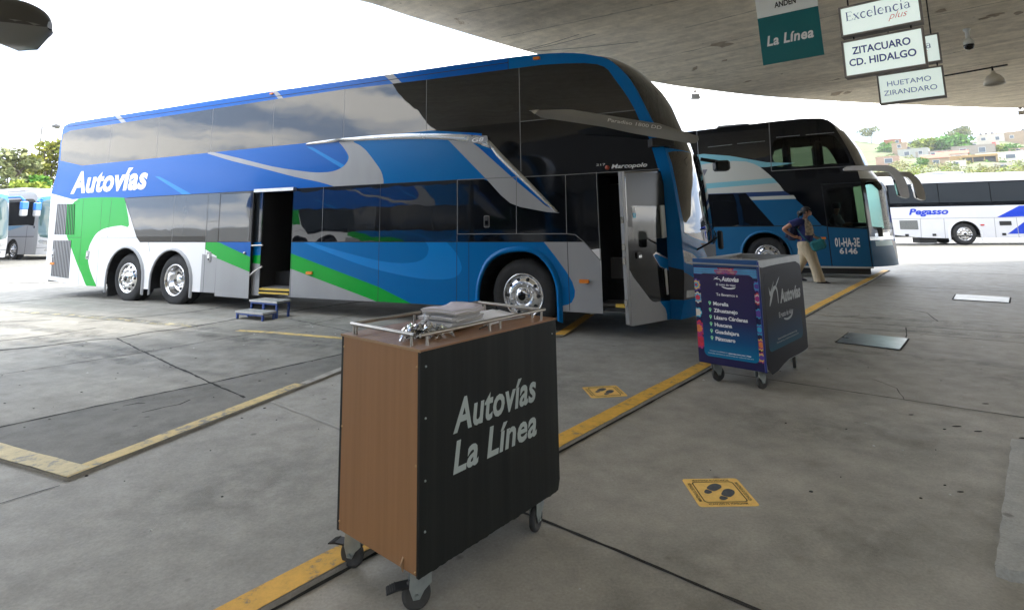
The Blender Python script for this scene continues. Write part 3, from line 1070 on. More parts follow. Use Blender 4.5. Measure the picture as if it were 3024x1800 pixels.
    # inner arches
    for s_, r_ in ((-8.93, .60), (-7.47, .60), (-.07, .60)):
        for y0, y1 in ((.02, .72), (WB - .72, WB - .02)):
            ar = MB()
            pr = arch_poly(s_, r_ + .01, .3, .48)
            ar.add([(p[0], y0, p[1]) for p in pr] + [(p[0], y1, p[1]) for p in pr], [[i, i + 1, len(pr) + i + 1, len(pr) + i] for i in range(len(pr) - 1)], BLACK)
            ar.build('arch_liner', root)
    for s_, con in ((0.0, False), (-7.42, True), (-8.9, False)):
        for y, sd in ((.20, -1), (WB - .20, 1)):
            wheel(root, s_, y, .492, .492, sd, con)
    mf = MB()
    for y in (.05, WB - .5):
        mf.b2((-9.58, y, .10), (-9.555, y + .45, .62), TYRE)
    mf.build('mudflap', root)
    return root, near, lt


def add_blade_mirror(root):
    top = [(.579, -.9, 2.867), (.949, -.711, 2.876), (1.392, -.483, 2.789), (1.923, -.211, 2.684), (2.34, .06, 2.53)]
    bot = [(.585, -.9, 2.855), (.69, -.842, 2.776), (1.386, -.483, 2.648), (1.689, -.326, 2.567), (2.30, .06, 2.44)]
    mb = MB()
    GREYP = mat('graphite_mirror', (.27, .27, .26), .3, metal=.35)
    rows = []
    for a, b in zip(top, bot):
        a, b = Vector(a), Vector(b)
        ax = Vector((.80, .6, 0)) * .11
        mid = (a + b) / 2
        rows.append([a, a + ax, mid + ax * 1.3, b + ax, b, mid - ax * .25, a])
    l = lattice(rows, GREYP, None, None)
    mb.add(l.v, l.f, GREYP, False)
    mb.add(rows[0][:-1], [list(range(6))], GREYP)
    mb.add(rows[-1][:-1], [list(range(5, -1, -1))], GREYP)
    mb.box((1.98, .0, 2.46), (.28, .22, .10), BLACK, rz=.5)
    o = mb.build('mirror_arm', root)
    tp = MB()
    tp.add([rows[0][0], rows[0][4], tuple(Vector(rows[1][4]) * .5 + Vector(rows[0][4]) * .5 + Vector((-.01, -.02, 0))), tuple(Vector(rows[1][0]) * .3 + Vector(rows[0][0]) * .7 + Vector((-.01, -.02, .004)))], [[0, 1, 2, 3]], SILVER)
    tp.build('tip_trim', o)
    lt = MB()
    a, b = Vector((1.45, -.463, 2.70)), Vector((2.05, -.152, 2.592))
    dv = (b - a)
    nrm = Vector((-.42, -.9, 0)).normalized() * .028
    fn = lambda u, v, d=0: tuple(a + dv * u + Vector((0, 0, 1)) * v + nrm)
    put_text(lt, 'Paradiso 1800 DD', fn, 0, 1, .012, .045, LETTERW, bold=.015, shear=.2)
    lt.build('lettering', o)
    fm = MB()
    fm.box((2.50, WB - .1, 2.33), (.22, .30, .16), BLACK, rz=.3, bev=.03)
    fm.tube([(2.2, WB - .2, 2.45), (2.45, WB - .1, 2.40)], .03, BLACK)
    fm.build('side_mirror', root)
    nm = MB()
    nm.tube([(2.28, .35, 1.10), (2.50, .22, 1.22), (2.58, .18, 1.28)], .012, BLACK)
    nm.box((2.60, .17, 1.24), (.06, .12, .22), BLACK, rz=.2, bev=.02)
    nm.build('kerb_mirror', root)
    wp = MB()
    wp.tube([(2.33, .5, 1.17), (2.36, .75, 1.28), (2.40, 1.15, 1.42)], .011, BLACK)
    wp.tube([(2.38, .55, 1.36), (2.37, 1.25, 1.40)], .009, BLACK)
    wp.tube([(2.39, 1.7, 1.17), (2.38, 1.95, 1.28), (2.38, 1.55, 1.36)], .011, BLACK)
    wp.build('wiper', root)


bus1, _near, _ = double_decker('white, blue and green double-decker coach with its front and side doors open', True)
add_blade_mirror(bus1)


# ================================================================ ground
def ss(name, mb, **k):
    return tag(mb.build(name, **k), kind='structure')


C_P = concrete('platform_concrete', (.35, .325, .275), (.305, .284, .24), (.385, .358, .303), stain=.45, seed=3.0, rough=.62, far_dim=((0, 3), 9.5, 24, .70))
C_Y = concrete('yard_concrete', (.275, .265, .235), (.205, .198, .175), (.315, .305, .272), stain=.6, seed=11.0, rough=.75, streak=R(-25.2), far_dim=((-1.5, 6), 8.5, 22, .72))
C_M = concrete('bay_concrete', (.355, .342, .305), (.30, .29, .26), (.385, .372, .335), stain=.3, seed=23.0, rough=.7, far_dim=((0, 3), 9.5, 24, .8))
C_S = concrete('soffit_concrete', (.88, .81, .69), (.80, .735, .625), (.90, .835, .715), stain=.25, streak=R(-40.65), seed=5.0, rough=.85, flake=1.0)
YEL = worn_paint('yellow_line_paint', (.66, .37, .055), (.24, .19, .12), .40, 14)
YELP = worn_paint('faded_line_paint', (.60, .46, .20), (.27, .25, .20), .46, 11)
YELG = worn_paint('ghost_line_paint', (.52, .43, .20), (.22, .22, .20), .56, 9)
CRK = mat('joint_dirt', (.022, .021, .019), .95)
CRKP = mat('joint_filler', (.42, .41, .38), .9)

A0 = Vector((-2.67, 3.56))                 # kerb corner of the neighbouring bay
A1 = Vector((-1.76, 5.913))
dA = (A1 - A0).normalized()
A2 = A0 + dA * 3.62                        # hidden behind the wooden stand
A_l = Vector((-13.65, 8.40))                # the kerb runs off to the left along that bay
M0 = Vector((-1.03, 2.405))                 # main yellow line, platform edge
M1 = Vector((9.75, 15.0))
dM = (M1 - M0).normalized()
nM = Vector((dM.y, -dM.x))
HB = Vector((.905, -.426))
B0 = Vector((.60, 7.45))

g0 = MB()
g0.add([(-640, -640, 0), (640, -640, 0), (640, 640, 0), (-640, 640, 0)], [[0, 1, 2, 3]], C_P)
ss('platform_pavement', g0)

zM, zY = .022, .040


def slab(name, poly, z, m):
    mb = MB()
    n = len(poly)
    mb.add([(p[0], p[1], z) for p in poly], [list(range(n))], m)
    mb.add([(p[0], p[1], z) for p in poly] + [(p[0], p[1], -.02) for p in poly], [[i, n + i, n + (i + 1) % n, (i + 1) % n] for i in range(n)], C_P)
    return ss(name, mb)


far_m = M0 + dM * 90
near_m = M0 - dM * 14
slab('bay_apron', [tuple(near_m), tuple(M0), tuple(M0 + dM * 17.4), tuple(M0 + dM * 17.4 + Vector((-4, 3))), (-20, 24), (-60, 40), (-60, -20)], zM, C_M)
yard = [tuple(A_l), tuple(A0), tuple(A0 + dA * 1.2), tuple(A1), tuple(A2), tuple(B0), tuple(B0 + Vector((.61, 1.69))), (2.6, 12.0), (10.2, 18.6), tuple(far_m + Vector((-12, 10))), (-420, 600), (-600, 100), (-300, 40)]
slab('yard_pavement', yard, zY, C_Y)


C_K = concrete('kerb_slab_concrete', (.185, .18, .158), (.135, .132, .115), (.22, .213, .19), stain=.8, seed=41.0, rough=.8)
kp = [(-12.9, 8.15), tuple(A0), tuple(A2), (-.95, 7.80), (-1.98, 6.63), (-2.89, 5.54), (-3.5, 4.9), (-3.88, 4.44), (-5.0, 3.35 + 2.0), (-9.0, 7.3)]
kp = [tuple(A0 + Vector((-.002, .004))), tuple(A2), (-.95, 7.80), (-1.98, 6.63), (-2.89, 5.54), (-3.5, 4.9), (-3.88, 4.44), (-4.05, 4.19)]
mbk = MB()
mbk.add([(p[0], p[1], zY + .0015) for p in kp], [list(range(len(kp)))], C_K)
ss('kerb_slab', mbk)


def ribbon(mb, pts, wd, z, m, jit=0.0, sub=.12, seed=1, wj=0.0):
    rr = random.Random(seed)
    P_ = []
    for a, b in zip(pts, pts[1:]):
        a, b = Vector(a), Vector(b)
        k = max(1, int((b - a).length / sub))
        P_ += [a.lerp(b, i / k) for i in range(k)]
    P_.append(Vector(pts[-1]))
    L_, R_ = [], []
    off = 0
    for i, p in enumerate(P_):
        d = (P_[min(i + 1, len(P_) - 1)] - P_[max(i - 1, 0)]).normalized()
        n = Vector((-d.y, d.x))
        off = off * .7 + rr.uniform(-jit, jit)
        h = wd / 2 * (1 + rr.uniform(-wj, wj))
        L_.append((*(p + n * (off + h)), z))
        R_.append((*(p + n * (off - h)), z))
    n = len(P_)
    mb.add(L_ + R_, [[i, n + i, n + i + 1, i + 1] for i in range(n - 1)], m)


def line(name, pts, wd, z, m, **k):
    mb = MB()
    ribbon(mb, pts, wd, z, m, **k)
    return ss(name, mb)


# painted lines
off = nM * -.070
line('yellow_platform_line', [near_m + off, M0 + off, M0 + dM * 3.2 + off, M0 + dM * 8 + off, M0 + dM * 17.3 + off], .135, zM + .004, YEL, jit=.004, seed=2)
nA = Vector((dA.y, -dA.x))
line('kerb_line', [A0 - nA * .07, A0 + dA * 2.0 - nA * .07], .12, zY + .004, YELP, jit=.004, seed=3)
line('bare_kerb_edge', [A0 + dA * 2.02 - nA * .05, A2 - nA * .05], .085, zY + .004, worn_paint('bare_kerb', (.36, .34, .30), (.2, .19, .17), .4, 9), jit=.006, seed=4)
dL = (A_l - A0).normalized()
nL = Vector((-dL.y, dL.x))
line('left_kerb_line', [A0 - nL * .072 + dL * .03, A_l - nL * .072], .14, zY + .006, worn_paint('left_kerb_paint', (.58, .49, .28), (.32, .30, .25), .44, 10), jit=.004, seed=5)
line('bay_end_line', [B0 - Vector((.03, -.06)), B0 + Vector((.58, 1.60))], .14, zY + .004, YEL, jit=.003, seed=6)
bayp = [(-10.6, 11.35), (-8.84, 10.37), (-7.88, 9.96), (-7.08, 9.59), (-6.27, 9.3), (-4.78, 8.6)]
line('worn_bay_line', bayp, .13, zY + .004, YELG, jit=.02, seed=7, wj=.3)
line('bay_line', [(-3.95, 8.21), (-3.26, 7.96), (-2.25, 7.54), (-.6, 6.8)], .10, zY + .004, worn_paint('bay_line_paint', (.62, .45, .16), (.24, .23, .2), .45, 9), jit=.006, seed=8)
# joints and cracks
jn = MB()
zc = zY + .003
for k, (pts, wd, jit) in enumerate([
    ([(-9.5, 4.9), (-6.35, 7.15), (-5.98, 7.36), (-5.65, 7.69), (-5.36, 7.78), (-5.24, 8.14), (-4.83, 8.49), (-4.65, 8.77), (-4.46, 9.15), (-3.6, 10.2), (-2.6, 11.4)], .035, .010),
    ([(-5.36, 7.78), (-4.38, 6.87), (-2.89, 5.54), (-2.34, 5.06)], .015, .005),
    ([(-6.5, 1.8), (-3.88, 4.44), (-3.5, 4.9), (-2.89, 5.54), (-1.98, 6.63), (-.8, 8.0)], .022, .003),
    ([(-9, 6.0), (-6.89, 7.74), (-6.55, 8.05), (-6.26, 8.61)], .025, .010),
    ([(-11, 7.3), (-8.31, 9.29), (-7.6, 9.43)], .022, .01),
    ([(-6.9, 9.1), (-6.12, 9.64), (-5.6, 10.04), (-5.37, 10.6), (-4.4, 11.8)], .022, .014),
    ([(-8.0, 3.6), (-5.29, 5.99), (-4.92, 6.35), (-4.28, 7.08), (-3.84, 7.64), (-3.08, 8.56), (-2.58, 9.5)], .012, .004),
    ([(-3.6, 9.15), (-2.2, 7.9), (-1.0, 6.9)], .012, .006),
    ([(-14, 13.4), (-10.5, 11.6), (-9.2, 13.0)], .03, .01),
    ([(-20, 17), (-12, 15.6), (-7, 18)], .04, .02),
    ([(-3.0, 4.72), (-2.9, 4.86), (-2.82, 4.92), (-2.79, 5.03)], .012, .01),
    ([(-3.28, 4.9), (-3.2, 4.97), (-3.13, 4.97)], .014, .01)]):
    ribbon(jn, pts, wd * 1.35, zc, CRK, jit=jit, sub=.06, seed=20 + k, wj=.5)
ss('yard_joints', jn)
jn = MB()
for k, (pts, wd, jit, m, z) in enumerate([
    ([(-2.08, 5.0), (-1.27, 4.32), (.1, 3.17 + .0)], .022, .002, CRKP, zM + .004),
    ([(-2.67, 3.5), (-3.0, 3.1), (-3.35, 2.9), (-3.8, 2.5)], .008, .006, CRK, zM + .004)]):
    ribbon(jn, pts, wd, z, m, jit=jit, sub=.06, seed=40 + k, wj=.4)
ss('bay_joints', jn)
jn = MB()
# shadow gap along the platform edge
ribbon(jn, [near_m + nM * .012, M0 + nM * .012, M0 + dM * 17.4 + nM * .012], .020, .003, CRK, jit=.003, seed=50, wj=.4)
for k, (pts, wd, jit) in enumerate([
    ([(-.05, 3.22), (.45, 2.81), (.55, 2.72), (.92, 2.4), (2.2, 1.3)], .018, .003),
    ([(1.9, 5.86), (2.38, 5.48), (3.76, 4.4), (6.5, 2.2)], .013, .002),
    ([(3.55, 9.55 - .9 + .55 - .5), (4.46, 7.95), (5.38, 7.20), (6.42, 6.42), (9, 4.4)], .015, .004),
    ([(4.0, 8.45), (4.46, 8.35), (5.38, 7.91), (6.42, 7.32), (9.5, 5.5)], .022, .008),
    ([(7.6, 12.6), (8.35, 12.0), (9.83, 11.07), (14, 8.2)], .03, .006),
    ([(4.82, 7.16), (5.0, 7.4), (5.29, 7.84)], .012, .012),
    ([(10.5, 15.5), (12.5, 14.0), (18, 10.4)], .035, .008),
    ([(12.0, 17.6), (16, 15.2), (22, 12)], .04, .01),
    ([(14.0, 21), (19, 18), (26, 15)], .05, .01),
    ([(6.0, 8.2), (6.35, 8.9), (6.3, 9.6)], .012, .02),
    ([(3.2, 4.85), (3.35, 5.15), (3.3, 5.45)], .006, .02)]):
    ribbon(jn, pts, wd, .003, CRK, jit=jit * .55, sub=.07, seed=60 + k, wj=.4)
ss('platform_joints', jn)
# loose grit, gum and small litter on the paving
gm = MB()
rr = random.Random(5)
GUM = mat('old_gum', (.035, .033, .03), .9)
GRIT = mat('pale_grit', (.6, .6, .57), .9)
for k in range(95):
    x, y = rr.uniform(.2, 5.5), rr.uniform(2.2, 9.5)
    if (Vector((x, y)) - M0).dot(nM) < .05:
        continue
    r_ = rr.uniform(.003, .012)
    gm.lathe([(r_, .001), (r_ * .8, .004), (.0005, .005)], GUM if rr.random() < .8 else GRIT, c=(x, y, 0), n=7, sc=(1, rr.uniform(.5, 1)))
for k in range(140):
    x, y = rr.uniform(-6, -.5), rr.uniform(3.0, 9)
    inY = (Vector((x, y)) - A0).dot(nA) < -.02 and (Vector((x, y)) - A0).dot(nL) > -10
    if (Vector((x, y)) - M0).dot(nM) > -.2:
        continue
    z = zY if inY else zM
    r_ = rr.uniform(.003, .013)
    gm.lathe([(r_, z + .001), (r_ * .8, z + .004), (.0005, z + .005)], GUM if rr.random() < .75 else GRIT, c=(x, y, 0), n=7, sc=(1, rr.uniform(.4, 1)))
for x, y, r_ in ((3.15, 4.25, .035), (3.22, 4.15, .03), (3.42, 4.02, .035), (3.0, 4.5, .02), (3.75, 4.72, .03), (2.42, 3.3, .02)):
    gm.lathe([(r_, .001), (r_ * .8, .003), (.0005, .0035)], GUM, c=(x, y, 0), n=9, sc=(1, .35))
tag(gm.build('litter_specks'), 'dark gum spots and pale grit scattered over the paving', kind='stuff')

# raised pale concrete pad at the right edge of the platform
pd = MB()
rr = random.Random(9)
edge = [(3.24, 3.90), (2.00, 2.58), (2.03, 2.545), (2.10, 2.52), (2.25, 2.42), (2.6, 2.15), (3.2, 1.7), (4.6, 2.9)]
dd = dens(edge, .07)
dd = [(x + rr.uniform(-.004, .004), y + rr.uniform(-.004, .004)) for x, y in dd]
C_PAD = concrete('pad_concrete', (.42, .42, .39), (.36, .36, .33), (.46, .455, .425), stain=.3, seed=31.0)
pd.prism(dd, lambda u, v, d: (u, v, d), .045, .0, C_PAD)
tag(pd.build('concrete_pad'), 'pale raised concrete slab with a chipped edge beside the platform', 'slab')

# steel plates let into the paving
for nm, pts, m, lab in (('access_plate', [(3.86, 6.98), (4.34, 7.53), (4.80, 7.10), (4.32, 6.55)], mat('dark_steel_plate', (.34, .37, .38), .28, metal=.55, var=.25, vscale=3), 'smooth dark steel access plate set in the platform beside the blue cart'),
                        ('access_plate', [(7.80, 10.22), (8.34, 10.84), (8.90, 10.33), (8.36, 9.74)], mat('pale_steel_plate', (.50, .51, .50), .4, metal=.4, var=.3, vscale=4), 'pale framed steel access plate lying farther out towards the white coach')):
    mb = MB()
    mb.prism(pts[::-1], lambda u, v, d: (u, v, d), .012, .0, m)
    c = sum((Vector(p) for p in pts), Vector((0, 0))) / 4
    po = mb.build(nm, bevel=.003)
    tag(po, lab, 'plate', 'steel access plates in the paving')
    fr = MB()
    for a, b in zip(pts, pts[1:] + pts[:1]):
        a, b = Vector(a), Vector(b)
        e = [a, b, c.lerp(b, 1.06), c.lerp(a, 1.06)]
        fr.add([(*p, .006) for p in e], [[3, 2, 1, 0]], CRK)
    fr.build('surround_gap', po)

# oil drips, tyre tracks and trodden grime: thin worn films lying on the paving
def film_mat(name, col, alpha, track):
    m = bpy.data.materials.new(name)
    m.use_nodes = True
    t = m.node_tree
    N, lk = t.nodes.new, t.links.new
    b = t.nodes['Principled BSDF']
    b.inputs['Base Color'].default_value = (*col, 1)
    b.inputs['Roughness'].default_value = .55
    uv = N('ShaderNodeUVMap')
    mp_ = N('ShaderNodeMapping')
    mp_.inputs['Location'].default_value = (-1, -1, 0)
    mp_.inputs['Scale'].default_value = (2, 2, 1)
    lk(uv.outputs['UV'], mp_.inputs['Vector'])
    sx = N('ShaderNodeSeparateXYZ')
    lk(mp_.outputs['Vector'], sx.inputs['Vector'])
    co = N('ShaderNodeTexCoord')
    n = N('ShaderNodeTexNoise')
    n.inputs['Scale'].default_value = 6 if not track else 3
    n.inputs['Detail'].default_value = 7
    n.inputs['Roughness'].default_value = .65
    lk(co.outputs['Object'], n.inputs['Vector'])
    def fall(sock):
        a = N('ShaderNodeMath'); a.operation = 'POWER'; a.inputs[1].default_value = 2
        ab = N('ShaderNodeMath'); ab.operation = 'ABSOLUTE'
        lk(sock, ab.inputs[0]); lk(ab.outputs[0], a.inputs[0])
        return a.outputs[0]
    ad = N('ShaderNodeMath'); ad.operation = 'ADD'
    lk(fall(sx.outputs['X']), ad.inputs[0]); lk(fall(sx.outputs['Y']), ad.inputs[1])
    inv = N('ShaderNodeMath'); inv.operation = 'SUBTRACT'; inv.inputs[0].default_value = 1.0; inv.use_clamp = True
    lk(ad.outputs[0], inv.inputs[1])
    ns = N('ShaderNodeMapRange')
    ns.inputs['From Min'].default_value = .40
    ns.inputs['From Max'].default_value = .66
    lk(n.outputs['Fac'], ns.inputs['Value'])
    ml = N('ShaderNodeMath'); ml.operation = 'MULTIPLY'
    lk(inv.outputs[0], ml.inputs[0]); lk(ns.outputs['Result'], ml.inputs[1])
    m2 = N('ShaderNodeMath'); m2.operation = 'MULTIPLY'; m2.inputs[1].default_value = alpha
    lk(ml.outputs[0], m2.inputs[0])
    lk(m2.outputs[0], b.inputs['Alpha'])
    return m


def films(name, quads, m):
    me = bpy.data.meshes.new(name)
    vs, fs = [], []
    for q in quads:
        fs.append(list(range(len(vs), len(vs) + 4)))
        vs += q
    me.from_pydata(vs, [], fs)
    ul = me.uv_layers.new(name='UVMap')
    for i in range(len(fs)):
        for k, c in enumerate(((0, 0), (1, 0), (1, 1), (0, 1))):
            ul.data[i * 4 + k].uv = c
    me.materials.append(m)
    o = bpy.data.objects.new(name, me)
    COL.objects.link(o)
    return tag(o, kind='structure')


def film_quad(x, y, lx, ly, a, z):
    c, s_ = math.cos(a), math.sin(a)
    return [(x + u * c - v * s_, y + u * s_ + v * c, z) for u, v in ((-lx, -ly), (lx, -ly), (lx, ly), (-lx, ly))]


rr = random.Random(61)
oq = [film_quad(x, y, r_ * 1.4, r_, rr.uniform(0, 3), z) for x, y, r_, z in ((-4.6, 6.9, .55, .0452), (-3.4, 7.2, .35, .0456), (-6.2, 8.3, .6, .0452), (-2.0, 7.4, .5, .0456), (-3.2, 8.7, .6, .0460), (-1.9, 6.2, .30, .0464), (-.5, 4.4, .45, .0265), (-1.6, 3.4, .5, .0269), (.35, 5.4, .5, .0273), (2.6, 4.2, .55, .0032), (1.6, 2.9, .4, .0036), (3.4, 6.3, .5, .0040), (4.6, 5.3, .7, .0044), (1.9, 4.4, .35, .0048), (5.6, 8.0, .8, .0052), (.7, 2.5, .4, .0056))]
films('oil_stains', oq, film_mat('oil_film', (.04, .037, .032), .24, False))
tq = [film_quad(x, y, l_, .16, R(-25.2) + rr.uniform(-.05, .05), z) for x, y, l_, z in ((-5.2, 6.9, 3.2, .0468), (-4.5, 8.4, 3.4, .0472), (-6.0, 7.6, 2.8, .0476), (-3.6, 7.6, 2.4, .0480), (-8.0, 9.0, 3.5, .0484), (-7.0, 9.6, 3.2, .0488))]
tq += [film_quad(x, y, l_, .14, R(-32) + rr.uniform(-.1, .1), z) for x, y, l_, z in ((4.6, 6.0, 3.0, .0060), (6.5, 6.9, 3.2, .0064), (5.2, 8.6, 3.0, .0068))]
films('tyre_tracks', tq, film_mat('tyre_film', (.03, .03, .03), .42, True))

# floor stickers with footprints
STK = worn_paint('sticker_yellow', (.78, .49, .13), (.52, .33, .10), .33, 16)
INK = mat('sticker_ink', (.10, .075, .035), .8)
FOOT = mat('footprint_grey', (.075, .08, .085), .8, var=.25, vscale=40)


def foot(cx, cy, sgn, k=1.0):
    sole = [(-.022, -.002), (.018, -.006), (.03, .03), (.033, .06), (.022, .085), (.004, .092), (-.016, .084), (-.028, .058), (-.03, .025)]
    heel = [(-.020, -.012), (.014, -.016), (.016, -.04), (.006, -.056), (-.010, -.056), (-.02, -.042)]
    return [[(cx + sgn * x * k, cy + y * k) for x, y in spline(p, 3)] for p in (sole, heel)]


def sticker(cx, cy, rz, z, lab, gy=.16):
    mb = MB()
    hw = .16
    fn = lambda u, v, d=0: (u, v, d)
    mb.prism(rrect((-hw, -hw), (hw, hw), .02), fn, .0012, 0, STK)
    o = mb.build('floor_sticker', loc=(cx, cy, z), rz=rz)
    tag(o, lab, 'floor sticker', 'yellow keep-your-distance floor stickers')
    pr = MB()
    zz = .0026
    ring = rrect((-.118, -.118), (.118, .118), .02)
    inn_ = rrect((-.112, -.112), (.112, .112), .018)
    n = len(ring)
    pr.add([(*p, zz) for p in ring] + [(*p, zz) for p in inn_], [[i, (i + 1) % n, n + (i + 1) % n, n + i] for i in range(n)], INK)
    for a in range(4):
        ca, sa = math.cos(a * math.pi / 2), math.sin(a * math.pi / 2)
        f2 = lambda u, v, d, ca=ca, sa=sa: (u * ca - v * sa, u * sa + v * ca, zz)
        put_text(pr, 'MANTENGA SU DISTANCIA', f2, -.105, .105, .126, .019, INK, bold=.02)
    pr.build('print', o)
    ft = MB()
    for q in foot(-.042, -.008, 1, 1.0) + foot(.045, -.022, -1, 1.0):
        c, s_ = math.cos(-.75), math.sin(-.75)
        mx_ = sum(p[0] for p in q) / len(q)
        ft.add([(p[0] * c - p[1] * s_, p[0] * s_ + p[1] * c, zz) for p in q], [list(range(len(q)))], FOOT)
    ft.build('footprints', o)


sticker(1.115, 3.345, R(0), .0005, 'yellow footprint sticker on the open platform in front of the blue cart')
sticker(.768, 5.13, R(8), zM + .001, 'yellow footprint sticker between the wooden stand and the blue cart')

# ================================================================ canopy over the platform
ZC = 5.0
edge = [(-17.5, -3.2), (-12.9, 1.0), (-10.6, 3.0), (-8.87, 4.45), (-7.2, 5.9), (-5.3, 7.15), (-3.7, 7.86), (-2.431, 8.34), (-1.76, 9.025), (-.806, 10.02), (.372, 11.2), (1.47, 12.2), (2.7, 13.25), (3.887, 14.1), (4.9, 14.7), (7.312, 15.87), (9.937, 16.75), (12.971, 17.57), (17.272, 18.45), (24, 19.2), (34, 19.0), (44, 17)]
edge = spline(edge, 4, False)
cv = MB()
poly = edge + [(44, -3.2)]  # back edge stops short behind the camera, shaped to let sky light in
tri = delaunay_2d_cdt([Vector(p) for p in poly], [(i, (i + 1) % len(poly)) for i in range(len(poly))], [], 1, 1e-5)
tv = [tuple(p) for p in tri[0]]
cv.add([(*p, ZC) for p in tv], [list(f)[::-1] for f in tri[2]], C_S)
cv.add([(*p, ZC + .22) for p in tv], [list(f) for f in tri[2]], C_S)
n = len(poly)
cv.add([(*p, ZC) for p in poly] + [(*p, ZC + .22) for p in poly], [[i, (i + 1) % n, n + (i + 1) % n, n + i] for i in range(n)], mat('canopy_edge', (.22, .2, .18), .9, var=.3, vscale=2))
canopy = empty('platform_canopy', (0, 0, 0), 0, 'wide concrete canopy with board marks and peeling patches over the platform', 'canopy')
cv.build('roof_slab', canopy)
# board joints in the soffit
bj = MB()
SJ = mat('soffit_joint', (.30, .27, .225), .95)
FLK = mat('peeled_patch', (.46, .38, .29), .95, var=.3, vscale=10)
z5 = lambda a, b: (2024 + a / 2.493, b / 2.493)
z62 = lambda a, b: (1500 + a / 2.474, 100 + b / 2.473)
for k, (p, q) in enumerate([(z5(0, 205), z5(540, 70)), (z5(0, 385), z5(1130, 102)), (z5(0, 445), z5(540, 330)), (z5(0, 580), z5(1140, 380)), (z5(1750, 130), z5(2493, -20)), (z5(1000, 610), z5(2493, 270)), (z5(700, 640), z5(1400, 520)), (z62(930, 215), z62(1608, 60)), (z62(1100, 350), z62(1608, 250)), (z62(1130, 345), z62(1608, 300)),
                            ((1250, -40), (1700, -70)), ((1350, 40), (2000, -75)), ((1480, 110), (2100, -20)), (z5(900, 700), z5(2493, 420)), (z5(1800, 720), z5(2493, 610))]):
    a, b = gnd(*p, ZC), gnd(*q, ZC)
    ribbon(bj, [a.xy, b.xy], .018, ZC - .004, SJ, jit=.006, sub=.15, seed=100 + k, wj=.7)
for k, (p, q) in enumerate([(z62(90, 128), z62(640, 0)), (z62(110, 118), z62(520, 0)), (z62(180, 125), z62(950, 55))]):
    a, b = gnd(*p, ZC), gnd(*q, ZC)
    bj.tube([(a.x, a.y, ZC - .012), ((a.x + b.x) / 2, (a.y + b.y) / 2, ZC - .03), (b.x, b.y, ZC - .012)], .0045, mat('cable_grey', (.12, .11, .10), .8), n=5)
# the same board joints carry on over the rest of the soffit
for k in range(26):
    t = -12 + k * 1.13 + rnd.uniform(-.2, .2)
    a = Vector((6, 0)) + Vector((.651, .759)) * t - Vector((.759, -.651)) * 9
    b = a + Vector((.759, -.651)) * 34
    if k % 3 == 0 and a.y < 4:
        ribbon(bj, [a, b], .014, ZC - .003, SJ, jit=.006, sub=.3, seed=160 + k, wj=.7)
bj.build('board_joints', canopy)
pf = MB()
rr = random.Random(4)
for (a, b, wx, wy) in ((235, 325, 90, 16), (300, 330, 60, 18), (290, 445, 32, 9), (75, 498, 26, 12), (60, 515, 20, 8), (1110, 690, 70, 16), (1195, 680, 40, 10), (2280, 110, 70, 14), (2200, 135, 60, 8), (1110, 585, 40, 6), (460, 598, 40, 6), (710, 543, 10, 5), (2450, 95, 40, 14), (1880, 80, 50, 14)):
    cx, cy = z5(a, b)
    pts = []
    for k in range(12):
        t = 2 * math.pi * k / 12
        q = gnd(cx + math.cos(t) * wx / 2.493 * rr.uniform(.5, 1.1), cy + (math.sin(t) * wy - math.cos(t) * wx * .2) / 2.493 * rr.uniform(.6, 1.1), ZC)
        pts.append((q.x, q.y, ZC - .0045))
    pf.add(pts, [list(range(12))[::-1]], FLK)
pf.build('peeled_patches', canopy)

# terminal building behind the platform: closes the view that the coach sides mirror
term = empty('terminal_building', (0, -9.5, 0), R(4), 'long dark-glazed terminal building behind the platform, seen only mirrored in the coach sides', 'building')
mb = MB()
mb.b2((-30, -.3, 0), (48, 0, 7.0), mat('terminal_wall', (.05, .048, .045), .8, var=.2, vscale=.6))
mb.build('wall', term)
for k in range(19):
    mb = MB()
    mb.b2((-28 + k * 4, .004, .3), (-28 + k * 4 + 3.5, .05, 3.2), BLACKG)
    mb.build('window', term)

# ================================================================ hanging signs
SD = Vector((.759, -.651, 0))
SN = Vector((-.651, -.759, 0))
PANEL = mat('sign_panel_white', (.80, .83, .81), .35, var=.05, vscale=3)
ADDED_GLOW = mat('light_box_added_glow', (.78, .82, .80), .35, var=.05, vscale=3, emit=((.84, 1.0, .93), .20))  # glow added to brighten sign faces that little ambient light reaches
FRAME = mat('sign_frame', (.26, .235, .22), .5, metal=.3, var=.2, vscale=5)
NAVY = mat('navy_lettering', (.055, .065, .34), .5)


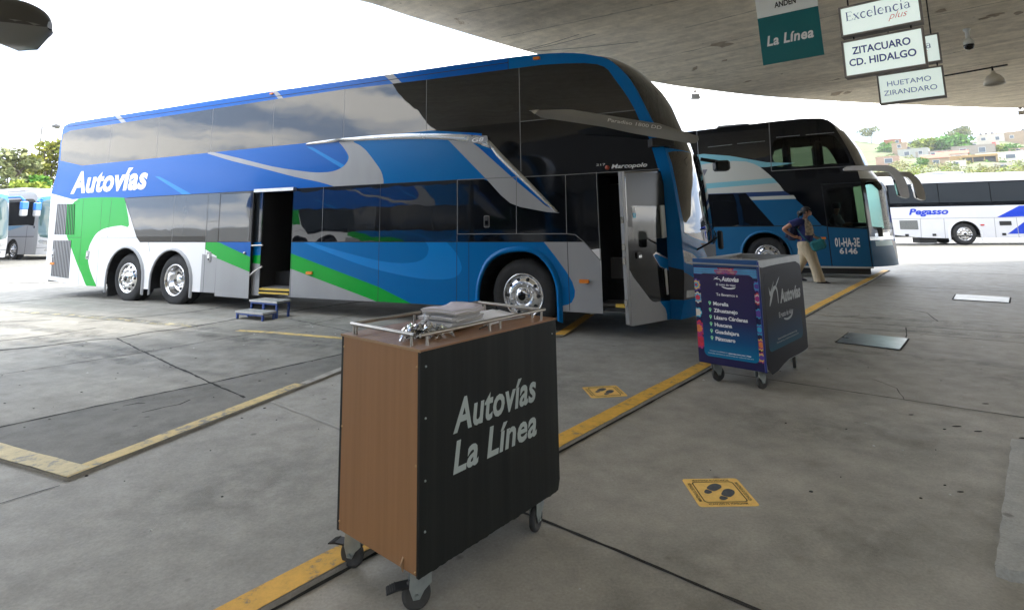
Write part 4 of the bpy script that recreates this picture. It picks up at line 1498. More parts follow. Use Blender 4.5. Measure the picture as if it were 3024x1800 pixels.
def stroke_serif(mb, s, fn, x0, x1, base, cap, m, d):
    """old-style serif capitals and lower case drawn as thick and thin strokes"""
    def arc(cx, cy, rx, ry, a0, a1, n=14):
        return [(cx + rx * math.cos(R(a0 + (a1 - a0) * i / n)), cy + ry * math.sin(R(a0 + (a1 - a0) * i / n))) for i in range(n + 1)]
    T, t = .105, .035
    G = {
        'E': (.62, [([(.12, 0), (.12, 1)], T), ([(.0, .99), (.55, .99), (.57, .82)], t), ([(.0, .012), (.58, .012), (.62, .2)], t), ([(.12, .52), (.42, .52)], t), ([(.42, .42), (.42, .62)], t)]),
        'x': (.52, [([(.03, .66), (.45, .0)], T), ([(.44, .66), (.04, .0)], t), ([(-.02, .66), (.16, .66)], t), ([(.34, .66), (.52, .66)], t), ([(-.03, .0), (.15, .0)], t), ([(.34, .0), (.53, .0)], t)]),
        'c': (.48, [(arc(.27, .33, .23, .34, 50, 300), T), (arc(.27, .33, .23, .34, 290, 330), t)]),
        'e': (.50, [(arc(.27, .33, .23, .34, 80, 310), T), (arc(.27, .33, .22, .33, -2, 90), t), ([(.06, .36), (.49, .36)], t)]),
        'l': (.26, [([(.13, 0), (.13, 1.05)], T), ([(.0, 0.01), (.26, .01)], t), ([(.03, 1.02), (.13, 1.05)], t)]),
        'n': (.60, [([(.12, 0), (.12, .66)], T), (arc(.30, .44, .17, .21, 170, 0), t * 1.6), ([(.47, .44), (.47, 0)], T), ([(0, .01), (.25, .01)], t), ([(.35, .01), (.60, .01)], t), ([(.02, .63), (.12, .66)], t)]),
        'i': (.26, [([(.13, 0), (.13, .66)], T), ([(0, .01), (.26, .01)], t), ([(.03, .63), (.13, .66)], t), ([(.13, .87), (.13, .97)], T)]),
        'a': (.48, [(arc(.22, .5, .16, .15, 160, 10), t * 1.5), ([(.38, .5), (.38, .08), (.48, .04)], T * .95), (arc(.21, .17, .18, .18, 70, 330), t * 1.9)]),
    }
    tot = sum(G[c][0] + .10 for c in s) - .10
    k = (x1 - x0) / tot
    kc = cap
    x = x0
    for c in s:
        wd, strokes = G[c]
        for pts, th in strokes:
            n = len(pts)
            Lq, Rq = [], []
            for i, p in enumerate(pts):
                a, b = Vector(pts[max(i - 1, 0)]), Vector(pts[min(i + 1, n - 1)])
                dv = (b - a).normalized()
                nv = Vector((-dv.y, dv.x)) * th / 2
                Lq.append(fn(x + (p[0] + nv.x) * k, base + (p[1] + nv.y) * kc, d))
                Rq.append(fn(x + (p[0] - nv.x) * k, base + (p[1] - nv.y) * kc, d))
            mb.add(Lq + Rq, [[i, n + i, n + i + 1, i + 1] for i in range(n - 1)], m)
            d += .0004
        x += (wd + .10) * k


def light_box(O, u0, u1, z0, z1, label, depth=.13, name='hanging_sign', group=None):
    o = empty(name, (O.x, O.y, 0), math.atan2(SD.y, SD.x), label, 'sign', group)
    fn = lambda u, v, d=0.0: (u, -d, v)
    fb = MB()
    fb.b2((u0, .0, z0), (u1, depth, z1), FRAME)
    f = .018
    fb.b2((u0 - .003, -.012, z1 - f), (u1 + .003, .01, z1 + .003), FRAME)
    fb.b2((u0 - .003, -.012, z0 - .003), (u1 + .003, .01, z0 + f), FRAME)
    fb.b2((u0 - .003, -.0115, z0 + f), (u0 + f, .01, z1 - f), FRAME)
    fb.b2((u1 - f, -.0115, z0 + f), (u1 + .003, .01, z1 - f), FRAME)
    fb.build('frame', o)
    pb = MB()
    pb.prism([(u0 + f, z0 + f), (u1 - f, z0 + f), (u1 - f, z1 - f), (u0 + f, z1 - f)], fn, .0, .004, ADDED_GLOW)
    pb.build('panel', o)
    return o, fn


def rods(o, us, z0, z1, y=.06):
    for u in us:
        r_ = MB()
        r_.tube([(u, y, z0), (u, y, z1)], .009, BLACK, n=6)
        r_.build('hanging_rod', o)


O1 = far(2500, 230, 7.0)
O2 = far(2650, 330, 9.2)
KS = 9.2 / 7.8
zz = lambda v: 1.5 + (v - 1.5) * KS

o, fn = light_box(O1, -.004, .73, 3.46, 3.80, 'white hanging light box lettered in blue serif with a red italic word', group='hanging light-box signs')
rods(o, (.08, .68), 3.80, ZC)
rods(o, (.10, .62), 3.41, 3.46)
lt = MB()
stroke_serif(lt, 'Excelencia', fn, .055, .640, 3.632, .098, NAVY, .006)
lt.build('lettering', o)
lt = MB()
put_text(lt, 'plus', fn, .44, .61, 3.555, .075, mat('red_lettering', (.75, .04, .04), .5), bold=-.012, shear=.45, d=.0095)
lt.build('lettering', o)
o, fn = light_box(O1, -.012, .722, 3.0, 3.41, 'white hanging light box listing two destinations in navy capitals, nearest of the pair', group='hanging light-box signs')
lt = MB()
put_text(lt, 'ZITACUARO', fn, .08, .606, 3.247, .082, NAVY, bold=.022, d=.006)
put_text(lt, 'CD. HIDALGO', fn, .042, .643, 3.119, .080, NAVY, bold=.022, d=.006)
lt.build('lettering', o)
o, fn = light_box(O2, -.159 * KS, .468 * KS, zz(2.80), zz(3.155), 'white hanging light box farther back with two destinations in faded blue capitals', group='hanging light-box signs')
lt = MB()
FADE = mat('faded_blue_lettering', (.15, .19, .58), .5)
put_text(lt, 'HUETAMO', fn, -.066 * KS, .352 * KS, zz(3.003), .062 * KS, FADE, d=.006)
put_text(lt, 'ZIRANDARO', fn, -.108 * KS, .397 * KS, zz(2.896), .062 * KS, FADE, d=.006)
lt.build('lettering', o)
rods(o, (.0, .42 * KS), zz(3.155), zz(3.205))
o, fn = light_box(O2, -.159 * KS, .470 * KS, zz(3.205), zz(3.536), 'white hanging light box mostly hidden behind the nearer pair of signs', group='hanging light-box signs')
rods(o, (.0, .40 * KS), zz(3.536), ZC)
lt = MB()
stroke_serif(lt, 'Excelencia', fn, -.11 * KS, .388 * KS, zz(3.377), .085 * KS, NAVY, .006)
lt.build('lettering', o)
lt = MB()
put_text(lt, 'plus', fn, .24 * KS, .355 * KS, zz(3.315), .06 * KS, MATS['red_lettering'], bold=-.012, shear=.45, d=.0095)
lt.build('lettering', o)
# flat two-tone platform sign
o = empty('platform_sign', (O1.x, O1.y, 0), math.atan2(SD.y, SD.x), 'flat hanging sign, white above and teal below with a white italic name', 'sign')
fn = lambda u, v, d=0.0: (u, -d, v)
TEAL = mat('teal_panel', (.0, .135, .15), .3, var=.05)
mb = MB()
mb.prism([(-.849, 3.312), (-.193, 3.308), (-.205, 3.885), (-.868, 3.90)], fn, -.02, .0, TEAL)
mb.build('teal_panel', o)
mb = MB()
mb.prism([(-.868, 3.902), (-.205, 3.887), (-.19, 4.30), (-.885, 4.30)], fn, -.02, .0, PANEL)
mb.build('white_panel', o)
rods(o, (-.80, -.27), 4.30, ZC, .01)
lt = MB()
put_text(lt, 'La Línea', fn, -.785, -.275, 3.535, .125, LETTERW, bold=.03, shear=.18, spacing=1.07, d=.003)
lt.build('lettering', o)
lt = MB()
put_text(lt, 'ANDEN', fn, -.664, -.427, 3.985, .07, BLACK, bold=.03, d=.003)
lt.build('lettering', o)

# dome camera, lamp on a conduit, floodlights along the canopy edge
p = gnd(*z5(2070, 215), ZC)
o = empty('security_camera', (p.x, p.y, 0), 0, 'white dome security camera with a dark lens under the canopy', 'camera')
mb = MB()
mb.lathe([(.06, ZC), (.06, ZC - .03), (.035, ZC - .05), (.035, ZC - .20)], PANEL, c=(0, 0, 0), n=20)
mb.build('bracket', o)
mb = MB()
mb.lathe([(.02, ZC - .19), (.06, ZC - .205), (.082, ZC - .25), (.085, ZC - .31)], PANEL, n=20)
mb.build('housing', o)
mb = MB()
mb.lathe([(.083, ZC - .31), (.08, ZC - .36), (.055, ZC - .40), (.001, ZC - .415)], BLACKG, n=20)
mb.build('lens_dome', o)
a, b = gnd(*z5(1800, 565), ZC), gnd(*z5(2370, 462), ZC)
o = empty('conduit_lamp', (0, 0, 0), 0, 'white dome lamp hanging from a thin dark conduit under the canopy', 'lamp')
mb = MB()
mb.tube([(a.x, a.y, ZC - .05), (b.x, b.y, ZC - .05)], .02, BLACK, n=6)
mb.build('conduit', o)
p = gnd(*z5(2255, 475), ZC)
mb = MB()
mb.tube([(p.x, p.y, ZC - .05), (p.x, p.y, ZC - .2)], .02, BLACK, n=8)
mb.build('stem', o)
mb = MB()
mb.lathe([(.035, ZC - .16), (.05, ZC - .22), (.13, ZC - .28), (.19, ZC - .38), (.205, ZC - .49), (.19, ZC - .49), (.175, ZC - .39), (.12, ZC - .30), (.001, ZC - .26)], mat('opal_shade', (.62, .58, .50), .4), c=(p.x, p.y, 0), n=28)
mb.build('lamp_shade', o)
for px, py, lab in ((2052, 275, 'small grey floodlight on the canopy edge above the two dark coaches'), (3012, 326, 'small grey floodlight on the canopy edge near the hanging signs')):
    p = gnd(px, py - 8, ZC)
    o = empty('floodlight', (p.x, p.y, ZC), 0, lab, 'floodlight', 'floodlights along the canopy edge')
    mb = MB()
    mb.box((0, 0, -.03), (.06, .06, .06), FRAME)
    mb.tube([(-.12, 0, -.02), (-.12, 0, -.12), (.12, 0, -.12), (.12, 0, -.02)], .012, FRAME, n=6)
    mb.build('bracket', o)
    mb = MB()
    mb.box((0, .03, -.17), (.26, .16, .14), ALU, taper=.75)
    mb.build('housing', o)


# ================================================================ wheeled stands
RUBBER = mat('caster_rubber', (.05, .05, .048), .7, var=.3, vscale=20)
ZINC = mat('zinc_plate', (.36, .40, .39), .42, metal=.6, var=.2, vscale=12)


def caster(root, x, y, ztop, r, rz, brake=False, zb=0.0):
    t = empty('caster', (x, y, zb), rz)
    ztop -= zb
    t.parent = root
    wd = .028
    mb = MB()
    prof = [(.001, -wd / 2), (r * .3, -wd / 2), (r * .62, -wd * .42), (r * .72, -wd / 2), (r * .93, -wd / 2), (r, -wd * .25), (r, wd * .25), (r * .93, wd / 2), (r * .72, wd / 2), (r * .62, wd * .42), (r * .3, wd / 2), (.001, wd / 2)]
    mb.lathe(prof[::-1], RUBBER, c=(-.03, 0, r), axis='y', n=28)
    mb.build('wheel', t)
    fk = MB()
    for s in (-1, 1):
        pl = [(-.045, r * .78), (-.018, r * .78), (.0, r * 1.3), (.03, r * 1.75), (.03, ztop - .008), (-.055, ztop - .008), (-.062, r * 1.55)]
        fk.prism(pl, lambda u, v, d, s=s: (u, s * (wd / 2 + .004) + s * d, v), .0, .0035, ZINC)
        fk.lathe([(.009, -.003), (.009, .003), (.001, .004)], ZINC, c=(-.03, s * (wd / 2 + .010), r), axis='y', n=10)
    fk.b2((-.055, -wd / 2 - .004, ztop - .012), (.03, wd / 2 + .004, ztop - .006), ZINC)
    fk.build('fork', t)
    pt = MB()
    pt.box((0, 0, ztop - .003), (.10, .085, .006), ZINC)
    pt.lathe([(.026, ztop - .018), (.03, ztop - .006)], ZINC, n=16)
    pt.build('mounting_plate', t)
    if brake:
        bk = MB()
        bk.prism([(-.062, r * 1.62), (-.062, r * 1.75), (-.115, r * 1.72), (-.15, r * 1.55), (-.152, r * 1.45), (-.11, r * 1.58)], lambda u, v, d: (u, d, v), -.026, .026, BLACK)
        for k in range(4):
            xx = -.118 - k * .009
            bk.box((xx, 0, r * (1.72 - k * .055)), (.003, .05, .006), RUBBER)
        bk.build('brake_pedal', t)


def bolt(root, p, axis, m, r=.006):
    mb = MB()
    s = -.004
    prof = [(.0005, -.004), (r * .7, -.0035), (r, .0)]
    mb.lathe(prof, m, c=p, axis=axis, n=10)
    mb.build('bolt', root)


WA = R(49.4)
KW, KC = .9625, .9715
stand = empty('wooden_stand', (-.398 * KW, 2.432 * KW, 1.5 * (1 - KW)), WA, 'tall wheeled wooden stand, brown ends and black sides, with papers on its railed top', 'stand')
BROWN = mat('brown_laminate', (.295, .152, .068), .5, spec=.3, var=.09, vscale=4, stretch=(8, 8, .25))
BLKLAM = mat('black_wood_laminate', (.010, .012, .011), .5, spec=.25, var=.45, vscale=4, stretch=(5, 5, .10))
TOPLAM = mat('brown_top_laminate', (.30, .155, .075), .3, var=.1, vscale=5, stretch=(.4, 8, 8))
EDGE = mat('board_edge', (.33, .2, .10), .6)
stand.scale = (KW, KW, KW)
SL, SW = .945, .585
Z0, Z1 = .113, .968
mb = MB()
mb.b2((0, .016, Z0), (.018, SW - .016, Z1), BROWN)
mb.build('end_panel', stand, bevel=.0015)
mb = MB()
mb.b2((SL - .018, .016, Z0), (SL, SW - .016, Z1), BROWN)
mb.build('end_panel', stand, bevel=.0015)
# long sides with a slightly chipped lower edge
for y0, y1 in ((0.0, .016), (SW - .016, SW)):
    rr = random.Random(3)
    lo = [(i * SL / 60, Z0 - .004 + rr.uniform(-.0025, .0025)) for i in range(61)]
    lo[-1] = (SL + .006, Z0 + .05)
    lo[-2] = (SL - .01, Z0 + .002)
    mb = MB()
    mb.prism(lo + [(SL + .006, Z1), (0, Z1)], lambda u, v, d: (u, d, v), y0, y1, BLKLAM)
    mb.build('side_panel', stand)
mb = MB()
mb.b2((-.004, -.004, Z1), (SL + .01, SW + .004, Z1 + .008), TOPLAM)
mb.b2((-.005, -.005, Z1 - .002), (-.0005, SW + .005, Z1 + .0095), EDGE)
mb.build('top_panel', stand, bevel=.001)
mb = MB()
mb.b2((.018, .016, Z0 + .001), (SL - .018, SW - .016, Z0 + .016), BLKLAM)
mb.build('bottom_panel', stand)
sp = MB()
sp.prism([(0, Z0 - .012), (0, Z0 + .045), (-.012, Z0 + .02)], lambda u, v, d: (u - .001, d, v), .095, .103, EDGE)
sp.build('splintered_chip', stand)
for yy, zs_ in ((.022, (.905, .52, .125)), (SW - .022, (.92, .56, .15))):
    for z in zs_:
        bolt(stand, (0, yy, z), 'x', mat('brass_screw', (.42, .26, .12), .4, metal=.7))
for z in (.905, .70, .46, .27):
    bolt(stand, (.03, 0, z), 'y', ZINC, .005)
bolt(stand, (SL - .03, 0, .90), 'y', ZINC, .004)
lt = MB()
SILV = mat('silver_vinyl', (.40, .45, .43), .5)
fnw = lambda u, v, d=0.0: (u, -d, v)
put_text(lt, 'Autovías', fnw, .185, .765, .600, .138, SILV, bold=.026, shear=.18, spacing=1.05, d=.0015)
put_text(lt, 'La Línea', fnw, .185, .765, .436, .130, SILV, bold=.026, shear=.18, spacing=1.05, d=.0015)
lt.build('lettering', stand)
for x, y, rz, bk in ((.085, .07, R(-33), True), (.065, SW - .075, R(-72), True), (SL - .09, .075, R(15), False), (SL - .09, SW - .075, R(30), False)):
    caster(stand, x, y, Z0 + .001, .059, rz, bk, -1.5 * (1 - KW) / KW)
# rail round the top
RZ = Z1 + .055
for a, b in (((.035, .045, RZ), (SL * .60, .045, RZ)), ((SL * .60, .045, RZ), (SL - .03, .045, RZ)), ((.035, SW - .04, RZ), (SL * .48, SW - .04, RZ)), ((SL * .50, SW - .04, RZ), (SL - .02, SW - .04, RZ)), ((.03, .075, RZ), (.03, SW - .03, RZ)), ((SL - .045, .08, RZ), (SL - .045, SW - .05, RZ))):
    mb = MB()
    mb.tube([a, b], .0085, STEEL, n=12)
    mb.build('rail', stand)
for x, y in ((.03, .095), (.03, SW - .075), (.03, SW - .055), (.075, .045), (SL * .50, .045), (SL * .58, .045), (SL - .06, .045), (SL * .44, SW - .04), (SL * .54, SW - .04), (SL - .06, SW - .04), (SL - .045, .12), (SL - .045, SW - .10)):
    mb = MB()
    mb.lathe([(.007, Z1 + .008), (.0065, Z1 + .012), (.0065, RZ - .003)], STEEL, c=(x, y, 0), n=10)
    mb.build('rail_post', stand)

SM = Matrix.Translation((-.398 * KW, 2.432 * KW, 1.5 * (1 - KW))) @ Matrix.Rotation(WA, 4, 'Z') @ Matrix.Scale(KW, 4)
ZT = Z1 + .0085
PAPER = mat('paper_white', (.80, .79, .80), .75, var=.05, vscale=20)
PAPERL = mat('paper_lilac', (.70, .66, .74), .75, var=.06, vscale=20)
PAPERG = mat('paper_edge', (.56, .54, .51), .85, var=.3, vscale=3, stretch=(1, 1, 160))


def on_stand(o, x, y, z, rz):
    o.matrix_world = SM @ Matrix.Translation((x, y, z)) @ Matrix.Rotation(rz, 4, 'Z')


def sheet_stack(name, w_, h_, th, n, lab, cat, top=PAPER, seed=1, jit=.006, wav=.004):
    """stack of separate thin wads, each a bit turned and curled"""
    rr = random.Random(seed)
    mb = MB()
    z = 0
    for k in range(n):
        t = th / n * rr.uniform(.7, 1.3)
        dx, dy, a = rr.uniform(-jit, jit), rr.uniform(-jit, jit), rr.uniform(-.05, .05)
        NX, NY = 7, 6
        vs = []
        for lv in (0, 1):
            for i in range(NX):
                for j in range(NY):
                    u, v = (i / (NX - 1) - .5) * w_, (j / (NY - 1) - .5) * h_
                    q = wav * (k / max(1, n - 1) + .15) * (math.sin(u * 22 + seed) + math.cos(v * 18 + seed * 2) + 1.2 * ((abs(u) / w_) ** 3 * 8))
                    vs.append((u * math.cos(a) - v * math.sin(a) + dx, u * math.sin(a) + v * math.cos(a) + dy, z + lv * (t * .93) + q))
        N2 = NX * NY
        ft = []
        for i in range(NX - 1):
            for j in range(NY - 1):
                q = i * NY + j
                ft.append([N2 + q, N2 + q + NY, N2 + q + NY + 1, N2 + q + 1])
        mb.add(vs, ft, (top if k > n - 3 else PAPER), True)
        sd_ = []
        for i in range(NX - 1):
            q = i * NY
            sd_.append([q, q + NY, N2 + q + NY, N2 + q])
            q = i * NY + NY - 1
            sd_.append([q + NY, q, N2 + q, N2 + q + NY])
        for j in range(NY - 1):
            sd_.append([j + 1, j, N2 + j, N2 + j + 1])
            q = (NX - 1) * NY + j
            sd_.append([q, q + 1, N2 + q + 1, N2 + q])
        o_ = len(mb.v) - len(vs)
        kk = mb.mi(PAPERG)
        for f in sd_:
            mb.f.append([i + o_ for i in f])
            mb.m.append(kk)
            mb.s.append(False)
        z += t
    ob = mb.build(name)
    tag(ob, lab, cat)
    return ob


s1 = sheet_stack('paper_stack', .27, .20, .078, 11, 'thick curled stack of printed forms on the wooden stand', 'papers', PAPERL, 3, .018, .005)
on_stand(s1, .46, .29, ZT + .010, R(14))
s2 = sheet_stack('paper_pile', .29, .23, .022, 5, 'loose pile of white sheets at the far end of the wooden stand', 'papers', PAPER, 8, .02, .004)
on_stand(s2, .73, .30, ZT, R(-8))
s3 = sheet_stack('document_sheet', .17, .13, .004, 2, 'few lilac sheets slipped under the clipboard side of the paper stack', 'papers', PAPERL, 12, .01, .001)
cb = MB()
cb.b2((-.15, -.11, 0), (.15, .11, .006), mat('clipboard_brown', (.10, .06, .035), .6))
cbo = cb.build('clipboard', bevel=.002)
tag(cbo, 'brown clipboard lying beneath the thick paper stack', 'clipboard')
on_stand(cbo, .40, .33, ZT, R(10))
on_stand(s3, .33, .36, ZT + .0068, R(22))
pn = MB()
pn.tube([(-.07, 0, .005), (.055, 0, .005), (.07, 0, .004)], [.004, .004, .001], BLACK, n=8)
pno = pn.build('pen')
tag(pno, 'black pen beside the paper stack on the wooden stand', 'pen')
on_stand(pno, .53, .13, ZT, R(20))
pn = MB()
pn.tube([(-.075, 0, .005), (.055, 0, .005), (.07, 0, .004)], [.0045, .0045, .001], LETTERW, n=8)
pno = pn.build('pen')
tag(pno, 'white pen lying against the loose white sheets', 'pen')
on_stand(pno, .60, .145, ZT, R(8))
# crumpled clear bag full of black cable ties
bagm = glass_clear('clear_plastic', (.88, .89, .90))
bg_ = MB()
rr = random.Random(11)
NX, NY = 22, 16
rows = []
for i in range(NX):
    row = []
    for j in range(NY):
        u, v = i / (NX - 1), j / (NY - 1)
        ed = min(u, 1 - u, v, 1 - v)
        h = .05 * min(1, ed * 5) ** .6 * (1.15 - .5 * u) * rr.uniform(.55, 1.25) + .002
        row.append(((u - .5) * .25 + rr.uniform(-.006, .006), (v - .5) * .19 * (1.1 - .35 * u) + rr.uniform(-.006, .006), h))
    rows.append(row)
l = lattice(rows, bagm, None, None)
bg_.add(l.v, l.f, bagm, False)
for k in range(7):      # gathered mouth of the bag
    a = .4 + k * .16
    bg_.add([(-.02, .03, .04), (-.02 + .05 * math.cos(a), .03 + .05 * math.sin(a), .085 + rr.uniform(-.01, .02)), (-.02 + .05 * math.cos(a + .2), .03 + .05 * math.sin(a + .2), .07 + rr.uniform(-.01, .02))], [[0, 1, 2]], bagm)
bgo = bg_.build('plastic_bag')
tag(bgo, 'crumpled clear plastic bag of black and white straps on the wooden stand', 'bag')
on_stand(bgo, .20, .19, ZT + .001, R(-38))
ct = MB()
for k in range(46):
    a = rr.uniform(0, math.pi)
    cx, cy = rr.uniform(-.085, .085), rr.uniform(-.055, .055)
    q = rr.uniform(.02, .045)
    zt = rr.uniform(.006, .03)
    pts = [(cx + q * math.cos(a) * t + .012 * math.sin(t * 3 + k), cy + q * math.sin(a) * t + .012 * math.cos(t * 2 + k), zt + .008 * math.sin(t * 2 + k)) for t in (-1, -.5, 0, .5, 1)]
    ct.tube(pts, .0032, BLACK if k % 3 else LETTERW, n=5)
ct.build('straps', bgo)

# ---------------------------------------------------------------- blue poster cart
CA = R(46.2)
cart = empty('poster_cart', (2.224 * KC, 5.206 * KC, 1.5 * (1 - KC)), CA, 'blue poster-covered wheeled cart with an open tray top and a list of cities', 'cart')
cart.scale = (KC, KC, KC)
CL, CWD, CZ0, CZ1 = 1.19, .625, .135, 1.10
NVY = mat('cart_navy', (.016, .014, .065), .4, spec=.25, var=.1)
CBLUE = mat('cart_blue_metal', (.01, .07, .22), .35, var=.15, vscale=6)
GREYM = mat('cart_grey_metal', (.33, .34, .34), .45, metal=.4, var=.15, vscale=5)


def grad_mat(name, stops, axis=2, rough=.35, spec=.3):
    """printed poster ink that runs from one colour to another along a height"""
    m = mat(name, stops[0][1], rough, spec=spec)
    t = m.node_tree
    co = t.nodes.new('ShaderNodeTexCoord')
    sx = t.nodes.new('ShaderNodeSeparateXYZ')
    r = t.nodes.new('ShaderNodeValToRGB')
    t.links.new(co.outputs['Object'], sx.inputs['Vector'])
    t.links.new(sx.outputs[axis], r.inputs['Fac'])
    el = r.color_ramp.elements
    el[0].position, el[0].color = stops[0][0], (*stops[0][1], 1)
    el[1].position, el[1].color = stops[-1][0], (*stops[-1][1], 1)
    for p_, c_ in stops[1:-1]:
        e = el.new(p_)
        e.color = (*c_, 1)
    t.links.new(r.outputs['Color'], t.nodes['Principled BSDF'].inputs['Base Color'])
    return m


PPANEL = grad_mat('poster_panel_ink', [(.22, (.0, .15, .30)), (.36, (.004, .07, .19)), (.55, (.02, .02, .085)), (.95, (.03, .018, .07))])
SPANEL = grad_mat('side_panel_ink', [(.28, (.0, .07, .12)), (.40, (.004, .03, .07)), (.60, (.006, .0065, .010)), (.95, (.007, .007, .010))], spec=.12, rough=.5)
DARKS = mat('cart_side_print', (.007, .007, .011), .5, spec=.12)
mb = MB()
T_ = .02
mb.b2((0, .0, CZ0), (T_, CWD, CZ1 - .06), NVY)
mb.b2((T_, 0, CZ0), (CL, T_, CZ1), GREYM)
mb.b2((T_, CWD - T_, CZ0), (CL, CWD, CZ1), GREYM)
mb.b2((CL - T_, T_, CZ0), (CL, CWD - T_, CZ1), GREYM)
mb.b2((T_, T_, CZ0), (CL - T_, CWD - T_, CZ0 + .02), CBLUE)
mb.b2((T_, T_, CZ1 - .13), (CL - T_, CWD - T_, CZ1 - .115), GREYM)
mb.build('body', cart, bevel=.003)
mb = MB()
mb.b2((-.004, -.002, CZ1 - .06), (T_, CWD + .002, CZ1 + .012), CBLUE)
mb.b2((T_, -.004, CZ1 - .005), (CL, .018, CZ1 + .005), GREYM)
mb.b2((T_, CWD - .018, CZ1 - .005), (CL, CWD + .004, CZ1 + .005), GREYM)
mb.b2((.45, .02, CZ1 - .115), (.47, CWD - .02, CZ1 - .01), GREYM)
mb.build('tray_rim', cart, bevel=.002)
mb = MB()
mb.tube([(-.018, -.01, 1.063), (-.018, CWD + .06, 1.069)], .008, GREYM, n=8)
mb.build('handle_bar', cart)
mb = MB()
mb.tube([(.0, -.003, CZ0), (.0, -.003, CZ1)], .010, mat('cart_corner_blue', (.02, .04, .22), .3), n=6)
mb.build('corner_post', cart)
# front print: u runs left to right as read
ff = lambda u, v, d=0.0: (-d, -u, v)
ps = MB()
RB = random.Random(21)
ps.prism([(-CWD, .145), (-.004, .145), (-.004, 1.035), (-CWD, 1.035)], ff, .001, .002, NVY)
SKYP = mat('poster_sky', (.09, .33, .55), .4, var=.25, vscale=9)
ps.prism([(-CWD + .004, .965), (-.012, .95), (-.012, 1.03), (-CWD + .004, 1.03)], ff, .002, .003, SKYP)
PC = [mat('poster_red', (.55, .03, .06), .4, var=.3, vscale=20), mat('poster_orange', (.75, .22, .05), .4, var=.3, vscale=20), mat('poster_magenta', (.35, .02, .18), .4), mat('poster_cyan', (.03, .35, .55), .4), mat('poster_yellow', (.75, .5, .08), .4), mat('poster_violet', (.10, .04, .28), .4), mat('poster_cream', (.65, .6, .5), .4)]
dd_ = .0032


def petal(cx, cy, r, n, m, k=.35, rot=0.0):
    global dd_
    pts = []
    for i in range(n * 6):
        t = 2 * math.pi * i / (n * 6) + rot
        q = r * (1 - k + k * abs(math.cos(t * n / 2)))
        pts.append((max(-CWD + .003, min(-.006, cx + q * math.cos(t))), max(.15, min(1.03, cy + q * math.sin(t)))))
    dd_ += .00006
    ps.prism(pts, ff, dd_ - .0003, dd_, m)


for (cx, cy, r, n, cs) in ((-.30, .955, .125, 14, (0, 1, 0, 5)), (-CWD + .02, .86, .06, 8, (5, 4, 3, 0)), (-CWD + .03, .74, .055, 8, (6, 3, 0)), (-CWD + .02, .60, .05, 6, (3, 6)), (-CWD + .02, .45, .08, 9, (0, 2, 1)), (-CWD + .03, .33, .07, 9, (2, 0)), (-.02, .88, .05, 10, (5, 3, 5)), (-.02, .77, .055, 8, (0, 6, 2)), (-.02, .64, .045, 8, (3, 5)), (-.025, .50, .05, 10, (3, 5, 3)), (-.02, .37, .055, 12, (4, 2, 1)), (-.025, .26, .05, 9, (2, 4, 5))):
    for i, c_ in enumerate(cs):
        petal(cx, cy, r * (1 - i * .25), n, PC[c_], .25, i * .2)
for k in range(7):
    z_ = .965 + k * .01
    ps.prism([(-CWD + .004, z_), (-.012, z_ - .008), (-.012, z_ - .004), (-CWD + .004, z_ + .005)], ff, .0036, .0039, PC[3 if k % 2 else 5])
ps.prism(rrect((-.560, .205), (-.045, .975), .045, 6), ff, .002, .0075, PPANEL)
ps.build('poster', cart)
lt = MB()
D_ = .0085
put_text(lt, 'Autovías', ff, -.345, -.178, .911, .043, LETTERW, bold=.04, shear=.2, d=D_)
sw_ = [[(-.42, .945), (-.39, .93), (-.365, .932), (-.35, .92), (-.352, .905), (-.357, .90), (-.356, .917), (-.37, .925), (-.39, .922)], [(-.425, .918), (-.40, .925), (-.375, .945), (-.38, .948), (-.405, .932)]]
for q in sw_:
    lt.add([ff(*p, D_) for p in q], [list(range(len(q)))], LETTERW)
put_text(lt, 'El gusto de viajar', ff, -.398, -.209, .868, .02, LETTERW, bold=.02, d=D_)
lt.add([ff(*p, D_) for p in spline([(-.345, .862), (-.29, .850), (-.22, .858), (-.212, .866), (-.225, .846), (-.285, .838), (-.335, .850)], 2)], [list(range(14))], LETTERW)
put_text(lt, 'Te llevamos a', ff, -.405, -.199, .772, .026, LETTERW, bold=.012, d=D_)
for s_, x1_, z_ in (('Morelia', -.293, .681), ('Zihuatanejo', -.211, .618), ('Lázaro Cárdenas', -.123, .553), ('Huacana', -.273, .488), ('Guadalajara', -.212, .424), ('Pátzcuaro', -.252, .360)):
    put_text(lt, s_, ff, -.440, x1_, z_, .034, LETTERW, bold=.03, d=D_)
put_text(lt, 'Compra tus boletos en', ff, -.505, -.335, .254, .010, LETTERW, d=D_)
put_text(lt, 'autovias.com.mx | App', ff, -.325, -.116, .252, .011, LETTERW, bold=.03, d=D_)
put_text(lt, 'Consulta términos y condiciones en: autovias.com.mx', ff, -.523, -.095, .232, .009, LETTERW, d=D_)
lt.build('lettering', cart)
pp = MB()
PIN = mat('pin_green', (.30, .75, .42), .4)
for z_ in (.697, .634, .569, .504, .440, .376):
    q = [(-.475 + .013 * math.cos(R(a)), z_ + .006 + .013 * math.sin(R(a))) for a in range(-20, 201, 20)] + [(-.475, z_ - .022)]
    pp.add([ff(*p, D_) for p in q], [list(range(len(q)))], PIN)
    q = [(-.475 + .005 * math.cos(R(a)), z_ + .007 + .005 * math.sin(R(a))) for a in range(0, 360, 45)]
    pp.add([ff(*p, D_ + .0006) for p in q], [list(range(8))], NVY)
pp.build('map_pin_marks', cart)
